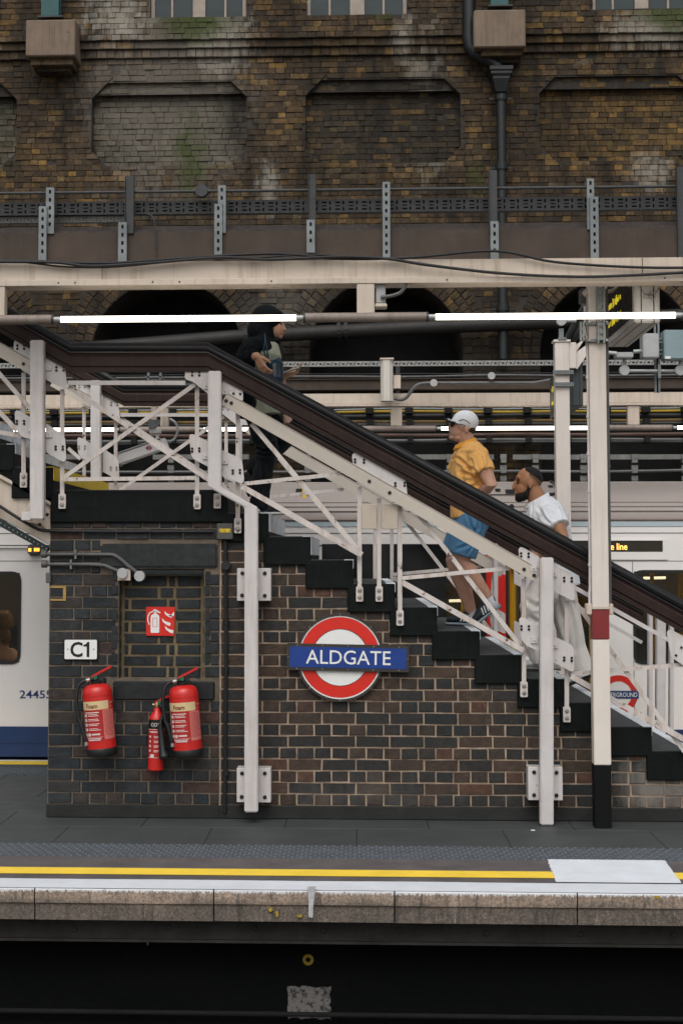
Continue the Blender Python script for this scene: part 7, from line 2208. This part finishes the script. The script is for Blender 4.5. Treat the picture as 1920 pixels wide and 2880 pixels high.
F3.build('shirt', WSH, mw, .0065, 9, .010, 8, (1.3, 1, .6), creases=[
    ([(1512, 1430), (1520, 1452), (1528, 1466), (1540, 1478)], .009, -.016), ([(1498, 1412), (1495, 1440), (1494, 1470)], .005, -.007), ([(1502, 1462), (1522, 1478), (1545, 1496)], .012, -.013), ([(1500, 1485), (1525, 1500), (1552, 1512)], .012, -.012),
    ([(1565, 1418), (1575, 1440), (1581, 1456)], .010, -.010), ([(1528, 1420), (1545, 1425), (1562, 1440)], .012, -.009), ([(1545, 1446), (1552, 1462), (1560, 1472)], .009, -.009), ([(1588, 1480), (1596, 1510), (1602, 1540)], .012, -.012), ([(1508, 1445), (1514, 1470), (1515, 1500)], .012, -.010)])
b = MB(); vs, fs = [], []
for k in range(n+1):
    a = R(-28)+R(236+70)*k/n
    cx, cy = math.cos(math.pi+a), math.sin(math.pi+a)
    back = (cx+1)/2
    c1 = J(1508, 1412)
    ztop = J(1508, 1418-34*back).z; zlow = J(1508, 1432-26*back).z
    vs += [(c1.x+.072*cx+.01*back, c1.y+.070*cy, ztop), (c1.x+.090*cx+.01*back, c1.y+.088*cy, zlow)]
    if k: fs.append((2*k-2, 2*k-1, 2*k+1, 2*k))
b.add(vs, fs); o = b.build('collar', WSH, mw, smooth=True); sm = o.modifiers.new('t', 'SOLIDIFY'); sm.thickness = .006
PANT = cloth_mat('trousers_white', (.78, .74, .70), .08, fold=.9)
F3.new().oval([J(1560, 1590), J(1560, 1640)], [.145, .15], [.175, .18])
F3.limb([J(1548, 1620, -.085), J(1498, 1715, -.10), J(1512, 1780, -.09), J(1530, 1860, -.08)], [.118, .100, .090, .092], flat1=True)
F3.limb([J(1568, 1620, .085), J(1594, 1740, .12), J(1612, 1820, .16), J(1638, 1900, .17)], [.112, .094, .084, .088], flat1=True)
F3.build('trousers', PANT, mw, .0065, 5, .014, 6, (1.3, 1, .35), creases=[
    ([(1552, 1692), (1562, 1738), (1586, 1807), (1590, 1850)], .014, -.016), ([(1604, 1700), (1623, 1772), (1630, 1840)], .013, -.014), ([(1545, 1640), (1551, 1670), (1556, 1700)], .010, -.020), ([(1480, 1690), (1500, 1705), (1530, 1700)], .016, -.014), ([(1486, 1735), (1505, 1748), (1525, 1744)], .014, -.016), ([(1575, 1690), (1592, 1750), (1605, 1830)], .012, -.012), ([(1510, 1650), (1505, 1680), (1492, 1705)], .016, -.012), ([(1535, 1760), (1545, 1800), (1548, 1845)], .012, -.013)])
WTR = M('trainer_white', (.62, .62, .60), .5, .12, 9, bump=.1)
shoe(F3, mw, J(1574, 1884, -.08), J(1466, 1884, -.08), WTR, M('sole_grey', (.3, .3, .29), .6, .2, 9))
shoe(F3, mw, J(1664, 1902, .18), J(1586, 1936, .18), WTR, SOLE_K)
F3.new(); F3.ell(J(1490, 1347.5), (.0885, .080, .0865), R(-10))
ho = F3.build('hair', HAIRK, mw, .0045, 1)
bm = bmesh.new(); bm.from_mesh(ho.data)
p0 = J(1470, 1321); p1 = J(1522, 1356); nn = Vector((-(p1.z-p0.z), 0, p1.x-p0.x)).normalized()
bmesh.ops.bisect_plane(bm, geom=bm.verts[:]+bm.edges[:]+bm.faces[:], plane_co=p0, plane_no=nn, clear_inner=True); bm.to_mesh(ho.data); bm.free()
F3.new(); F3.ell(J(1488, 1350), (.0868, .0775, .0862), R(-9))
ho = F3.build('hair_fade', M('hair_fade', (.19, .10, .058), .7, .35, 70, bump=.2), mw, .0045, 1)
bm = bmesh.new(); bm.from_mesh(ho.data)
p0 = J(1472, 1330); p1 = J(1522, 1368); nn = Vector((-(p1.z-p0.z), 0, p1.x-p0.x)).normalized()
bmesh.ops.bisect_plane(bm, geom=bm.verts[:]+bm.edges[:]+bm.faces[:], plane_co=p0, plane_no=nn, clear_inner=True); bm.to_mesh(ho.data); bm.free()
F3.new(); F3.ell(J(1468, 1394), (.053, .058, .040), R(-28)); F3.ell(J(1460, 1403), (.032, .040, .024)); F3.limb([J(1478, 1392, -.052), J(1487, 1372, -.068)], [.020, .012], seg=8); F3.limb([J(1478, 1392, .052), J(1487, 1372, .068)], [.020, .012], seg=8); F3.ell(J(1452, 1382), (.011, .024, .005))
F3.build('beard', HAIRK, mw, .0045, 1, .003, 40)
for nm, c, r, m in (('eye', J(1455, 1357, -.042), (.009, .008, .0055), EYE), ('eyebrow', J(1455, 1350, -.046), (.016, .012, .0045), HAIRK), ('lips', J(1447.5, 1386, -.004), (.009, .018, .005), LIP), ('eye', J(1455, 1357, .042), (.009, .008, .0055), EYE)):
    b = MB(); b.sphere(c, r, 10, 8); b.build(nm, m, mw, smooth=True)
# ---------------------------------------------------------------- passenger behind the left train window
F4 = Fig(YTR+.45); J = F4.J
pg = thing('person', 'blond passenger with tied hair seen from behind through the left train window', 'person', J(10, 1990))
F4.new(); F4.ell(J(12, 1752), (.078, .09, .10)); F4.limb([J(10, 1785), J(6, 1830)], [.055, .06]); F4.oval([J(4, 1822), J(2, 1850), J(0, 1920), J(0, 1980)], [.12, .21, .19, .18], [.09, .13, .12, .14])
F4.build('body', skin_mat('skin_pale', (.50, .27, .18), (.44, .21, .14)), pg, .007, 2)
F4.new(); F4.ell(J(12, 1748), (.088, .10, .105)); F4.ell(J(16, 1790, -.04), (.050, .05, .075)); F4.build('hair', M('hair_blond', (.30, .17, .06), .6, .45, 30, bump=.5, col2=(.10, .055, .02)), pg, .006, 2)
F4.new().oval([J(2, 1836), J(0, 1860), J(-2, 1930), J(-2, 1990)], [.15, .22, .20, .19], [.10, .14, .13, .15]); F4.build('top', KBLK, pg, .008, 2)
